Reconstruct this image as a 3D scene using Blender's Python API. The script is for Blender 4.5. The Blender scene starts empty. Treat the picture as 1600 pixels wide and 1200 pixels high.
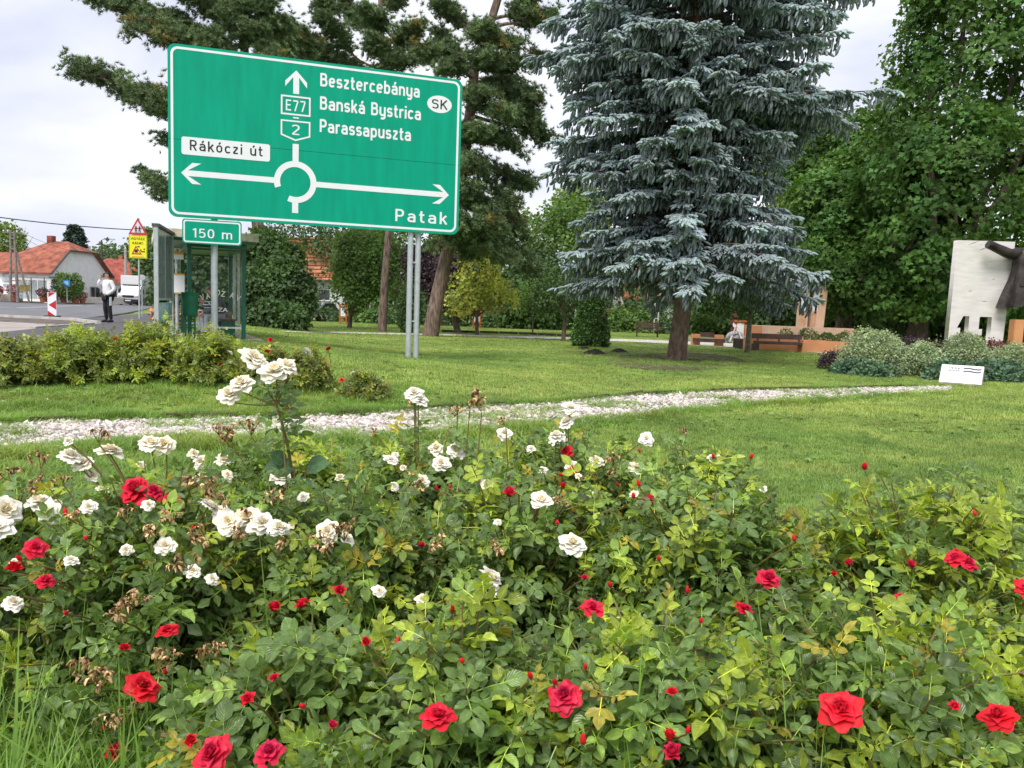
import bpy, bmesh, math, random
import numpy as np
from mathutils import Vector, Matrix, Euler

S = bpy.context.scene
COL = S.collection
R = math.radians

# ------------------------------------------------------------------ camera, sky, sun, exposure
CAM = np.array([0.0, 0.0, 1.40])
PITCH, ROLL, F = R(5.55), R(2.07), 1200.0          # F in pixels of a 1600 px wide picture
fwd = np.array([0, math.cos(PITCH), -math.sin(PITCH)])
up0 = np.array([0, math.sin(PITCH), math.cos(PITCH)])
rt0 = np.array([1.0, 0, 0])
upv = up0*math.cos(ROLL) - rt0*math.sin(ROLL)
rtv = rt0*math.cos(ROLL) + up0*math.sin(ROLL)
cd = bpy.data.cameras.new('camera'); cam = bpy.data.objects.new('camera', cd); COL.objects.link(cam)
cd.sensor_width = 36; cd.lens = 36*F/1600; cd.clip_start = 0.05; cd.clip_end = 3000
M = Matrix.Identity(4)
for i in range(3):
    M[i][0], M[i][1], M[i][2], M[i][3] = rtv[i], upv[i], -fwd[i], CAM[i]
cam.matrix_world = M
S.camera = cam

SUN_EL, SUN_AZ = R(54), R(203)       # azimuth clockwise from +Y: behind the camera, a little to its left
w = bpy.data.worlds.new('World'); S.world = w; w.use_nodes = True
nt = w.node_tree; nt.nodes.clear()
def N(t, tree, **k):
    n = tree.nodes.new(t)
    for a, b in k.items(): setattr(n, a, b)
    return n
sky = N('ShaderNodeTexSky', nt, sky_type='NISHITA', sun_disc=False)
sky.sun_elevation = SUN_EL; sky.sun_rotation = SUN_AZ; sky.dust_density = 3
bg1 = N('ShaderNodeBackground', nt); bg1.inputs[1].default_value = 0.06
nt.links.new(sky.outputs[0], bg1.inputs[0])
# closed cloud deck over that sky: pale lavender grey with soft brighter banks
tc = N('ShaderNodeTexCoord', nt); mp = N('ShaderNodeMapping', nt); mp.inputs['Scale'].default_value = (1.2, 1.2, 3.2)
nz = N('ShaderNodeTexNoise', nt); nz.inputs['Scale'].default_value = 1.7; nz.inputs['Detail'].default_value = 5
nz.inputs['Roughness'].default_value = .5; nz.inputs['Distortion'].default_value = .3
cr = N('ShaderNodeValToRGB', nt)
cr.color_ramp.elements[0].position = .34; cr.color_ramp.elements[0].color = (.56, .59, .74, 1)
cr.color_ramp.elements[1].position = .60; cr.color_ramp.elements[1].color = (.93, .94, .98, 1)
bg2 = N('ShaderNodeBackground', nt); bg2.inputs[1].default_value = .60
mx = N('ShaderNodeMixShader', nt); mx.inputs[0].default_value = .9
out = N('ShaderNodeOutputWorld', nt)
nt.links.new(tc.outputs['Generated'], mp.inputs[0]); nt.links.new(mp.outputs[0], nz.inputs[0])
nt.links.new(nz.outputs[0], cr.inputs[0]); nt.links.new(cr.outputs[0], bg2.inputs[0])
nt.links.new(bg1.outputs[0], mx.inputs[1]); nt.links.new(bg2.outputs[0], mx.inputs[2]); nt.links.new(mx.outputs[0], out.inputs[0])

sl = bpy.data.lights.new('sun', 'SUN'); sl.energy = 1.5; sl.angle = R(24); sl.color = (1, .96, .9)
so = bpy.data.objects.new('sun', sl); COL.objects.link(so)
sd = Vector((math.sin(SUN_AZ)*math.cos(SUN_EL), math.cos(SUN_AZ)*math.cos(SUN_EL), math.sin(SUN_EL)))
so.rotation_euler = sd.to_track_quat('Z', 'Y').to_euler(); so.location = (0, 0, 40)
S.view_settings.view_transform = 'Standard'; S.view_settings.look = 'None'
S.view_settings.gamma = 1; S.view_settings.exposure = 1.12
S.render.engine = 'CYCLES'
S.cycles.max_bounces = 6; S.cycles.transparent_max_bounces = 8; S.cycles.use_denoising = True

# ------------------------------------------------------------------ geometry helpers
def ray(px, py):
    return fwd + rtv*((px-800)/F) + upv*((600-py)/F)
def at(px, py, Y):
    d = ray(px, py); return CAM + d*(Y/d[1])
def ss(a, b, x):
    t = np.clip((np.asarray(x, float)-a)/(b-a), 0, 1); return t*t*(3-2*t)
def gz(x, y):
    x = np.asarray(x, float); y = np.asarray(y, float)
    u = x + .45*y
    z = .42*ss(9, 1, u)*ss(7, 15, y)
    z = z - .10*ss(-.7, -1.5, u)*ss(11, 13, y)
    z = z + .36*np.exp(-((x-15.6)**2/12 + (y-26)**2/9))
    z = z + .018*np.sin(x*.9+1.3*np.sin(y*.4))*np.sin(y*.7+.5)*ss(4, 8, y)
    return z
def onground(px, py, z=0.0):
    d = ray(px, py); t = (z-CAM[2])/d[2]; return CAM + d*t
def ground_hit(px, py):
    z = 0.0
    for _ in range(12):
        p = onground(px, py, z); z = float(gz(p[0], p[1]))
    return onground(px, py, z)

def tag(o, label=None, cat=None, group=None, kind=None):
    if label: o['label'] = label
    if cat: o['category'] = cat
    if group: o['group'] = group
    if kind: o['kind'] = kind
    return o
def empty(name, loc, rz=0, label=None, cat=None, group=None):
    o = bpy.data.objects.new(name, None); COL.objects.link(o)
    o.location = loc; o.rotation_euler = (0, 0, rz); o.empty_display_size = .2
    return tag(o, label, cat, group)
def link(name, me, parent=None, loc=None, rot=None):
    o = bpy.data.objects.new(name, me); COL.objects.link(o)
    if parent is not None: o.parent = parent
    if loc is not None: o.location = loc
    if rot is not None: o.rotation_euler = rot
    return o

class MB:
    def __init__(s): s.v = []; s.f = []
    def add(s, vs, fs):
        b = len(s.v); s.v += [tuple(map(float, v)) for v in vs]; s.f += [tuple(b+i for i in f) for f in fs]; return s
    def box(s, c, d, rz=0, taper=1.0):
        x, y, z = d[0]/2, d[1]/2, d[2]/2
        vs = []
        for k, (sx, sy, sz) in enumerate([(-1,-1,-1),(1,-1,-1),(1,1,-1),(-1,1,-1),(-1,-1,1),(1,-1,1),(1,1,1),(-1,1,1)]):
            t = taper if sz > 0 else 1
            a, b = sx*x*t, sy*y*t
            vs.append((c[0]+a*math.cos(rz)-b*math.sin(rz), c[1]+a*math.sin(rz)+b*math.cos(rz), c[2]+sz*z))
        return s.add(vs, [(0,3,2,1),(4,5,6,7),(0,1,5,4),(1,2,6,5),(2,3,7,6),(3,0,4,7)])
    def b2(s, x0, x1, y0, y1, z0, z1):
        return s.box(((x0+x1)/2, (y0+y1)/2, (z0+z1)/2), (abs(x1-x0), abs(y1-y0), abs(z1-z0)))
    def tube(s, pts, rad, n=8, caps=True):
        pts = [Vector(p) for p in pts]
        if not hasattr(rad, '__len__'): rad = [rad]*len(pts)
        ref = Vector((0, 0, 1)); vs = []; fs = []
        for i, p in enumerate(pts):
            t = (pts[min(i+1, len(pts)-1)]-pts[max(i-1, 0)])
            t = t.normalized() if t.length > 1e-9 else Vector((0, 0, 1))
            rr = ref if abs(t.dot(ref)) < .95 else Vector((1, 0, 0))
            a = t.cross(rr).normalized(); b = t.cross(a)
            for k in range(n):
                q = 2*math.pi*k/n; vs.append(p + (a*math.cos(q)+b*math.sin(q))*rad[i])
        for i in range(len(pts)-1):
            for k in range(n):
                k2 = (k+1) % n; fs.append((i*n+k, i*n+k2, (i+1)*n+k2, (i+1)*n+k))
        if caps:
            fs.append(tuple(range(n))[::-1]); fs.append(tuple((len(pts)-1)*n+k for k in range(n)))
        return s.add(vs, fs)
    def prism(s, poly, z0, z1, axis='z'):
        n = len(poly)
        def P(a, b, h): return {'z': (a, b, h), 'y': (a, h, b), 'x': (h, a, b)}[axis]
        vs = [P(a, b, z0) for a, b in poly]+[P(a, b, z1) for a, b in poly]
        fs = [tuple(range(n))[::-1], tuple(range(n, 2*n))]+[(i, (i+1) % n, n+(i+1) % n, n+i) for i in range(n)]
        return s.add(vs, fs)
    def lathe(s, prof, n=16, c=(0, 0, 0), cap=True):
        vs = []; fs = []
        for r, z in prof:
            for k in range(n):
                q = 2*math.pi*k/n; vs.append((c[0]+r*math.cos(q), c[1]+r*math.sin(q), c[2]+z))
        for i in range(len(prof)-1):
            for k in range(n):
                k2 = (k+1) % n; fs.append((i*n+k, i*n+k2, (i+1)*n+k2, (i+1)*n+k))
        if cap: fs.append(tuple(range(n))[::-1]); fs.append(tuple((len(prof)-1)*n+k for k in range(n)))
        return s.add(vs, fs)
    def build(s, name, mat, parent=None, smooth=False, loc=None, rot=None, bevel=0, fixn=True):
        me = bpy.data.meshes.new(name); me.from_pydata(s.v, [], s.f)
        if fixn or bevel:
            bm = bmesh.new(); bm.from_mesh(me)
            if fixn: bmesh.ops.recalc_face_normals(bm, faces=bm.faces)
            if bevel: bmesh.ops.bevel(bm, geom=bm.edges[:], offset=bevel, segments=2, affect='EDGES', clamp_overlap=True)
            bm.to_mesh(me); bm.free()
        if smooth:
            me.polygons.foreach_set('use_smooth', [True]*len(me.polygons))
            try: me.set_sharp_from_angle(angle=R(45))
            except Exception: pass
        me.materials.append(mat)
        return link(name, me, parent, loc, rot)

def np_mesh(name, V, Fc, mat, tint=None, uv=None, smooth=True):
    """V (n,3); Fc (m,k) all faces with k corners; tint (n,3) per vertex; uv (n,2) per vertex"""
    me = bpy.data.meshes.new(name)
    V = np.ascontiguousarray(V, np.float32); Fc = np.ascontiguousarray(Fc, np.int32)
    m, k = Fc.shape
    me.vertices.add(len(V)); me.vertices.foreach_set('co', V.ravel())
    me.loops.add(m*k); me.loops.foreach_set('vertex_index', Fc.ravel())
    me.polygons.add(m); me.polygons.foreach_set('loop_start', np.arange(0, m*k, k, dtype=np.int32))
    me.polygons.foreach_set('loop_total', np.full(m, k, np.int32))
    me.update(calc_edges=True)
    if smooth: me.polygons.foreach_set('use_smooth', np.ones(m, bool))
    a = me.attributes.new('tint', 'FLOAT_COLOR', 'POINT')
    c = np.ones((len(V), 4), np.float32)
    if tint is not None: c[:, :3] = tint
    a.data.foreach_set('color', c.ravel())
    if uv is not None:
        u = me.attributes.new('leafuv', 'FLOAT2', 'POINT'); u.data.foreach_set('vector', np.ascontiguousarray(uv, np.float32).ravel())
    if mat is not None: me.materials.append(mat)
    return me
def nrm(a):
    return a/np.maximum(np.linalg.norm(a, axis=-1, keepdims=True), 1e-9)
def frames(d, n):
    """rotation matrices (N,3,3) with columns x=side, y=d, z=normal"""
    d = nrm(d); x = nrm(np.cross(d, n)); z = np.cross(x, d)
    return np.stack([x, d, z], -1)
def stamp(T, Fc, Rm, pos, scl, tint, uv=None, ttint=None):
    """copies of template T (k,3) with faces Fc at pos with rotation Rm and scale; returns V,F,tint,uv"""
    n = len(pos); k = len(T)
    scl = np.asarray(scl, float)
    if scl.ndim == 1: scl = scl[:, None].repeat(3, 1)
    V = np.einsum('nij,nkj->nki', Rm, T[None]*scl[:, None, :]) + pos[:, None]
    Fo = (Fc[None] + (np.arange(n)*k)[:, None, None]).reshape(-1, Fc.shape[1])
    tt = np.repeat(tint[:, None], k, 1)
    if ttint is not None: tt = tt*ttint[None]
    uvo = None if uv is None else np.tile(uv, (n, 1))
    return V.reshape(-1, 3), Fo, tt.reshape(-1, 3), uvo

# ------------------------------------------------------------------ materials
def mat(name, col, rough=.7, var=.15, vscale=6, bump=.0, bscale=40, spec=.4, metal=0, col2=None, detail=5, mapscale=None, trans=0):
    m = bpy.data.materials.new(name); m.use_nodes = True; t = m.node_tree; t.nodes.clear()
    b = N('ShaderNodeBsdfPrincipled', t); o = N('ShaderNodeOutputMaterial', t)
    b.inputs['Roughness'].default_value = rough; b.inputs['Metallic'].default_value = metal
    b.inputs['Specular IOR Level'].default_value = spec
    tc = N('ShaderNodeTexCoord', t); src = tc.outputs['Object']
    if mapscale:
        mp = N('ShaderNodeMapping', t); mp.inputs['Scale'].default_value = mapscale
        t.links.new(src, mp.inputs[0]); src = mp.outputs[0]
    nz = N('ShaderNodeTexNoise', t); nz.inputs['Scale'].default_value = vscale; nz.inputs['Detail'].default_value = detail
    t.links.new(src, nz.inputs[0])
    mixn = N('ShaderNodeMix', t, data_type='RGBA')
    c2 = col2 if col2 else tuple(c*(1-var*2) for c in col)
    mixn.inputs['A'].default_value = (*c2, 1); mixn.inputs['B'].default_value = (*(col if col2 else tuple(min(1, c*(1+var)) for c in col)), 1)
    rmp = N('ShaderNodeMapRange', t); rmp.inputs[1].default_value = .3; rmp.inputs[2].default_value = .7
    t.links.new(nz.outputs[0], rmp.inputs[0]); t.links.new(rmp.outputs[0], mixn.inputs['Factor'])
    t.links.new(mixn.outputs['Result'], b.inputs['Base Color'])
    if bump:
        n2 = N('ShaderNodeTexNoise', t); n2.inputs['Scale'].default_value = bscale; n2.inputs['Detail'].default_value = 6
        t.links.new(src, n2.inputs[0])
        bp = N('ShaderNodeBump', t); bp.inputs['Strength'].default_value = bump; bp.inputs['Distance'].default_value = .03
        t.links.new(n2.outputs[0], bp.inputs['Height']); t.links.new(bp.outputs[0], b.inputs['Normal'])
    t.links.new(b.outputs[0], o.inputs[0])
    return m
def leafmat(name, col, rough=.45, trans=.3, tcol=None, inst=False, spec=.5, vein=False, vary=.25, vscale=3.0):
    m = bpy.data.materials.new(name); m.use_nodes = True; t = m.node_tree; t.nodes.clear()
    b = N('ShaderNodeBsdfPrincipled', t); o = N('ShaderNodeOutputMaterial', t)
    b.inputs['Roughness'].default_value = rough; b.inputs['Specular IOR Level'].default_value = spec
    a = N('ShaderNodeAttribute', t, attribute_name='tint')
    if inst: a.attribute_type = 'INSTANCER'
    oi = N('ShaderNodeObjectInfo', t)
    m1 = N('ShaderNodeMix', t, data_type='RGBA', blend_type='MULTIPLY'); m1.inputs['Factor'].default_value = 1
    t.links.new(a.outputs['Color'], m1.inputs['A'])
    if inst:
        a2 = N('ShaderNodeAttribute', t, attribute_name='tint'); t.links.new(a2.outputs['Color'], m1.inputs['B'])
    else: t.links.new(oi.outputs['Color'], m1.inputs['B'])
    m2 = N('ShaderNodeMix', t, data_type='RGBA', blend_type='MULTIPLY'); m2.inputs['Factor'].default_value = 1
    m2.inputs['B'].default_value = (*col, 1); t.links.new(m1.outputs['Result'], m2.inputs['A'])
    colo = m2.outputs['Result']
    # blotchy variation over the plant
    g = N('ShaderNodeNewGeometry', t); nz = N('ShaderNodeTexNoise', t); nz.inputs['Scale'].default_value = vscale; nz.inputs['Detail'].default_value = 3
    t.links.new(g.outputs['Position'], nz.inputs[0])
    mr = N('ShaderNodeMapRange', t); mr.inputs[1].default_value = .3; mr.inputs[2].default_value = .7
    mr.inputs[3].default_value = 1-vary; mr.inputs[4].default_value = 1+vary; t.links.new(nz.outputs[0], mr.inputs[0])
    m3 = N('ShaderNodeVectorMath', t, operation='SCALE'); t.links.new(colo, m3.inputs[0]); t.links.new(mr.outputs[0], m3.inputs['Scale'])
    colo = m3.outputs[0]
    if vein:
        nf = N('ShaderNodeTexNoise', t); nf.inputs['Scale'].default_value = 70; nf.inputs['Detail'].default_value = 4; t.links.new(g.outputs['Position'], nf.inputs[0])
        mf = N('ShaderNodeMapRange', t); mf.inputs[1].default_value = .3; mf.inputs[2].default_value = .7; mf.inputs[3].default_value = .72; mf.inputs[4].default_value = 1.28; t.links.new(nf.outputs[0], mf.inputs[0])
        mm = N('ShaderNodeVectorMath', t, operation='SCALE'); t.links.new(colo, mm.inputs[0]); t.links.new(mf.outputs[0], mm.inputs['Scale']); colo = mm.outputs[0]
        uv = N('ShaderNodeAttribute', t, attribute_name='leafuv')
        sx = N('ShaderNodeSeparateXYZ', t); t.links.new(uv.outputs['Vector'], sx.inputs[0])
        ab = N('ShaderNodeMath', t, operation='ABSOLUTE'); t.links.new(sx.outputs[0], ab.inputs[0])
        # side veins: sawtooth of (v*7 - |u|*3)
        k = N('ShaderNodeMath', t, operation='MULTIPLY_ADD'); k.inputs[1].default_value = 7; t.links.new(sx.outputs[1], k.inputs[0])
        k2 = N('ShaderNodeMath', t, operation='MULTIPLY'); k2.inputs[1].default_value = -3.2; t.links.new(ab.outputs[0], k2.inputs[0]); t.links.new(k2.outputs[0], k.inputs[2])
        fr = N('ShaderNodeMath', t, operation='PINGPONG'); fr.inputs[1].default_value = .5; t.links.new(k.outputs[0], fr.inputs[0])
        mid = N('ShaderNodeMapRange', t); mid.inputs[1].default_value = 0; mid.inputs[2].default_value = .09; t.links.new(ab.outputs[0], mid.inputs[0])
        hh = N('ShaderNodeMath', t, operation='MULTIPLY'); t.links.new(fr.outputs[0], hh.inputs[0]); t.links.new(mid.outputs[0], hh.inputs[1])
        bp = N('ShaderNodeBump', t); bp.inputs['Strength'].default_value = .5; bp.inputs['Distance'].default_value = .004
        t.links.new(hh.outputs[0], bp.inputs['Height']); t.links.new(bp.outputs[0], b.inputs['Normal'])
        lm = N('ShaderNodeMix', t, data_type='RGBA'); t.links.new(mid.outputs[0], lm.inputs['Factor'])
        sc2 = N('ShaderNodeVectorMath', t, operation='SCALE'); sc2.inputs['Scale'].default_value = 1.45; t.links.new(colo, sc2.inputs[0])
        t.links.new(sc2.outputs[0], lm.inputs['A']); t.links.new(colo, lm.inputs['B']); colo = lm.outputs['Result']
    t.links.new(colo, b.inputs['Base Color'])
    if trans:
        tr = N('ShaderNodeBsdfTranslucent', t); tm = N('ShaderNodeMix', t, data_type='RGBA', blend_type='MULTIPLY'); tm.inputs['Factor'].default_value = 1
        t.links.new(colo, tm.inputs['A']); tm.inputs['B'].default_value = (*(tcol or (1.5, 1.5, .6)), 1)
        t.links.new(tm.outputs['Result'], tr.inputs[0])
        ms = N('ShaderNodeMixShader', t); ms.inputs[0].default_value = trans
        t.links.new(b.outputs[0], ms.inputs[1]); t.links.new(tr.outputs[0], ms.inputs[2]); t.links.new(ms.outputs[0], o.inputs[0])
    else: t.links.new(b.outputs[0], o.inputs[0])
    return m
def glassmat(name, col=(.8, .9, .9), alpha=.35, rough=.05):
    m = bpy.data.materials.new(name); m.use_nodes = True; t = m.node_tree; t.nodes.clear()
    o = N('ShaderNodeOutputMaterial', t); b = N('ShaderNodeBsdfPrincipled', t); tr = N('ShaderNodeBsdfTransparent', t)
    b.inputs['Base Color'].default_value = (*col, 1); b.inputs['Roughness'].default_value = rough; b.inputs['Specular IOR Level'].default_value = .25
    nz = N('ShaderNodeTexNoise', t); nz.inputs['Scale'].default_value = 3; tc = N('ShaderNodeTexCoord', t); t.links.new(tc.outputs['Object'], nz.inputs[0])
    mr = N('ShaderNodeMapRange', t); mr.inputs[3].default_value = alpha*.7; mr.inputs[4].default_value = alpha*1.3; t.links.new(nz.outputs[0], mr.inputs[0])
    ms = N('ShaderNodeMixShader', t); t.links.new(mr.outputs[0], ms.inputs[0])
    t.links.new(tr.outputs[0], ms.inputs[1]); t.links.new(b.outputs[0], ms.inputs[2]); t.links.new(ms.outputs[0], o.inputs[0])
    return m

GALV = mat('galvanised_steel', (.50, .54, .57), rough=.45, var=.08, vscale=9, metal=.35)
GREENP = mat('sign_green', (.001, .34, .215), rough=.45, var=.07, vscale=2.2, spec=.15, mapscale=(2.5, 1, .35))
GREENEDGE = mat('sign_back_grey', (.12, .30, .22), rough=.5, var=.05)
WHITEP = mat('white_reflective', (.80, .82, .86), rough=.4, var=.02)
BLACKP = mat('black_print', (.02, .02, .025), rough=.5, var=.05)
WALLW = mat('white_render', (.86, .855, .84), rough=.9, var=.05, vscale=2, bump=.1)
BARK = mat('bark_brown', (.17, .125, .10), rough=.95, var=.35, vscale=5, bump=.9, bscale=9, mapscale=(3, 3, .7))
BARKP = mat('pine_bark', (.24, .17, .135), rough=.95, var=.35, vscale=4, bump=1, bscale=8, mapscale=(3, 3, .6))
DARKG = mat('shelter_green', (.012, .12, .075), rough=.35, var=.1)
ASPH = mat('asphalt', (.17, .17, .185), rough=.8, var=.12, vscale=1.2, bump=.15, bscale=150)
ASPHD = mat('asphalt_path', (.115, .11, .118), rough=.9, var=.15, vscale=2, bump=.2, bscale=120)
CONC = mat('pale_concrete', (.42, .37, .34), rough=.9, var=.14, vscale=1.1, bump=.15, bscale=60)
# ------------------------------------------------------------------ ground
def lawn_material():
    m = bpy.data.materials.new('lawn_ground'); m.use_nodes = True; t = m.node_tree; b = t.nodes['Principled BSDF']
    b.inputs['Roughness'].default_value = .95; b.inputs['Specular IOR Level'].default_value = .15
    g = N('ShaderNodeNewGeometry', t)
    def noise(sc, det, lo, hi):
        n = N('ShaderNodeTexNoise', t); n.inputs['Scale'].default_value = sc; n.inputs['Detail'].default_value = det
        t.links.new(g.outputs['Position'], n.inputs[0])
        r = N('ShaderNodeMapRange', t); r.inputs[1].default_value = lo; r.inputs[2].default_value = hi; t.links.new(n.outputs[0], r.inputs[0]); return r.outputs[0]
    m1 = N('ShaderNodeMix', t, data_type='RGBA'); m1.inputs['A'].default_value = (.15, .24, .04, 1); m1.inputs['B'].default_value = (.26, .34, .08, 1)
    t.links.new(noise(.35, 5, .35, .65), m1.inputs['Factor'])
    m2 = N('ShaderNodeMix', t, data_type='RGBA'); m2.inputs['B'].default_value = (.36, .36, .14, 1); t.links.new(m1.outputs['Result'], m2.inputs['A'])
    t.links.new(noise(1.3, 6, .52, .8), m2.inputs['Factor'])
    m3 = N('ShaderNodeMix', t, data_type='RGBA'); m3.inputs['A'].default_value = (.07, .11, .02, 1); t.links.new(m2.outputs['Result'], m3.inputs['B'])
    t.links.new(noise(22, 4, .25, .55), m3.inputs['Factor'])
    t.links.new(m3.outputs['Result'], b.inputs['Base Color'])
    bp = N('ShaderNodeBump', t); bp.inputs['Strength'].default_value = .7; bp.inputs['Distance'].default_value = .05
    t.links.new(noise(40, 5, 0, 1), bp.inputs['Height']); t.links.new(bp.outputs[0], b.inputs['Normal'])
    return m
LAWN = lawn_material()
def grid_axis(a, b, dense0, dense1, step, far):
    mid = np.arange(dense0, dense1+1e-6, step)
    lo = dense0-np.cumsum(step*1.25**np.arange(1, 60)); lo = lo[lo > a][::-1]
    hi = dense1+np.cumsum(step*1.25**np.arange(1, 60)); hi = hi[hi < b]
    return np.concatenate([[a], lo, mid, hi, [b]])
gx = grid_axis(-900, 900, -30, 30, .5, 0); gy = grid_axis(-60, 1500, 0, 50, .5, 0)
X, Y = np.meshgrid(gx, gy)
V = np.stack([X.ravel(), Y.ravel(), gz(X, Y).ravel()], -1)
nx, ny = len(gx), len(gy)
ii = (np.arange(ny-1)[:, None]*nx+np.arange(nx-1)[None]).ravel()
lawn = link('lawn', np_mesh('lawn', V, np.stack([ii, ii+1, ii+nx+1, ii+nx], -1), LAWN)); tag(lawn, kind='structure')

def slab(name, poly, z, th, m, lab=None):
    o = MB().prism(poly, z-th, z).build(name, m); tag(o, kind='structure'); return o
slab('road', [(-17.2, 25.4), (-17.4, 31), (-22, 43.5), (-34, 73), (-60, 135), (-66, 135), (-41.5, 76), (-47, 67), (-120, 58), (-120, 20), (-30, 19)], .41, .25, ASPH)
slab('bus_bay', [(-10.4, 12.4), (-12.8, 20.5), (-15.9, 27.5), (-17.15, 28.5), (-17.25, 25.3), (-30, 18.9), (-34, 9)], .425, .25, CONC)
slab('footpath', [(-7.3, 12), (-9.6, 20), (-14.3, 32), (-19.6, 45), (-20.6, 43.2), (-17.2, 31), (-15.9, 27.6), (-12.75, 20.5), (-10.35, 12)], .437, .25, ASPHD)
slab('far_pavement', [(-41.6, 76.1), (-47, 67.1), (-120, 58.1), (-120, 120), (-61, 120)], .53, .4, mat('far_paving', (.33, .30, .28), rough=.9, var=.12, vscale=.6))
# kerbs, worn soil patch and road markings
KERB = mat('kerb_stone', (.52, .50, .47), rough=.85, var=.12, vscale=3)
kerb = empty('kerb', (0, 0, 0)); tag(kerb, kind='structure')
def kerb_run(a, b, z, n):
    a, b = np.array(a), np.array(b); L = np.linalg.norm(b-a)/n; ang = math.atan2(*(b-a)[::-1])
    for i in range(n):
        c = a+(b-a)*(i+.5)/n; MB().box((c[0], c[1], z), (L-.015, .14, .2), ang).build('kerb_stone', KERB, kerb)
kerb_run((-15.95, 27.7), (-13.6, 25.2), .43, 4); kerb_run((-15.95, 27.7), (-19.3, 28.6), .43, 4); kerb_run((-13.7, 25.0), (-12.9, 20.6), .38, 5)
slab('soil_patch', [(-19.2, 28.5), (-16.1, 27.6), (-13.75, 25.1), (-14.9, 24.1), (-18.5, 25.2), (-21, 26.8)], .441, .05, mat('worn_soil', (.17, .14, .12), rough=1, var=.3, vscale=2.5, bump=.5, bscale=20))
PAINT = mat('road_paint', (.72, .72, .72), rough=.7, var=.15, vscale=8)
for k, (a, b) in enumerate([((-120, 38), (-30, 46)), ((-30, 46.4), (-37, 66)), ((-37.2, 67), (-58, 122))]):
    a, b = np.array(a), np.array(b); d = (b-a)/np.linalg.norm(b-a); n2 = np.array([-d[1], d[0]])*.09
    me = MB().add([(*(a-n2), .416), (*(b-n2), .416), (*(b+n2), .416), (*(a+n2), .416)], [(0, 1, 2, 3)])
    tag(me.build('road_marking', PAINT), kind='structure')

# ------------------------------------------------------------------ gravel path: bed and stones
up_e = [(-90, 668), (100, 660), (300, 655), (520, 652), (700, 640), (860, 632), (1000, 618), (1150, 612), (1300, 609), (1400, 606), (1485, 605)]
lo_e = [(-90, 716), (100, 706), (250, 694), (400, 690), (560, 690), (700, 678), (850, 668), (1000, 652), (1100, 640), (1200, 630), (1300, 625), (1400, 618), (1485, 613)]
def edge_pts(e, n):
    xs = np.linspace(e[0][0], e[-1][0], n); ys = np.interp(xs, [p[0] for p in e], [p[1] for p in e])
    return np.array([ground_hit(x, y) for x, y in zip(xs, ys)])
eu, el = edge_pts(up_e, 60), edge_pts(lo_e, 60)
eu[:, 2] += .008; el[:, 2] += .008
Vp = np.concatenate([eu, (eu+el)/2+[0, 0, .012], el]); ii = np.arange(59)
Fp = np.concatenate([np.stack([ii, ii+60, ii+61, ii+1], -1), np.stack([ii+60, ii+120, ii+121, ii+61], -1)])
GRAVBED = mat('gravel_bed', (.34, .31, .28), rough=1, var=.35, vscale=9, bump=.8, bscale=50)
path = link('gravel_path', np_mesh('gravel_path', Vp, Fp, GRAVBED)); tag(path, kind='structure')
# far white footpath across the park
fu = [(440, 517.5), (700, 522.5), (1000, 531), (1180, 538.5), (1420, 552)]; fl = [(440, 519.4), (700, 525), (1000, 535), (1180, 545), (1420, 562)]
a, b = edge_pts(fu, 30), edge_pts(fl, 30); a[:, 2] += .02; b[:, 2] += .02; i2 = np.arange(29)
link('far_path', np_mesh('far_path', np.concatenate([a, b]), np.stack([i2, i2+30, i2+31, i2+1], -1), mat('white_gravel_far', (.62, .59, .53), rough=1, var=.15, vscale=4, bump=.6, bscale=30)))['kind'] = 'structure'

def in_poly(P, poly):
    x, y = P[:, 0], P[:, 1]; r = np.zeros(len(P), bool); n = len(poly)
    for i in range(n):
        x1, y1 = poly[i][:2]; x2, y2 = poly[(i+1) % n][:2]
        c = ((y1 > y) != (y2 > y)) & (x < (x2-x1)*(y-y1)/((y2-y1) if abs(y2-y1) > 1e-9 else 1e-9)+x1); r ^= c
    return r
PATHPOLY = np.concatenate([eu, el[::-1]]); FARPOLY = np.concatenate([a, b[::-1]])
def noise2(x, y, s, seed=0):
    r = np.random.default_rng(seed); v = 0
    for o in range(4):
        a1, a2, p1, p2 = r.uniform(0, 6.28, 4); f = s*1.9**o
        v = v+np.sin(f*(x*math.cos(a1)+y*math.sin(a1))+p1+1.5*np.sin(f*.7*(x*math.cos(a2)+y*math.sin(a2))+p2))/1.5**o
    return v/2.4

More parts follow.
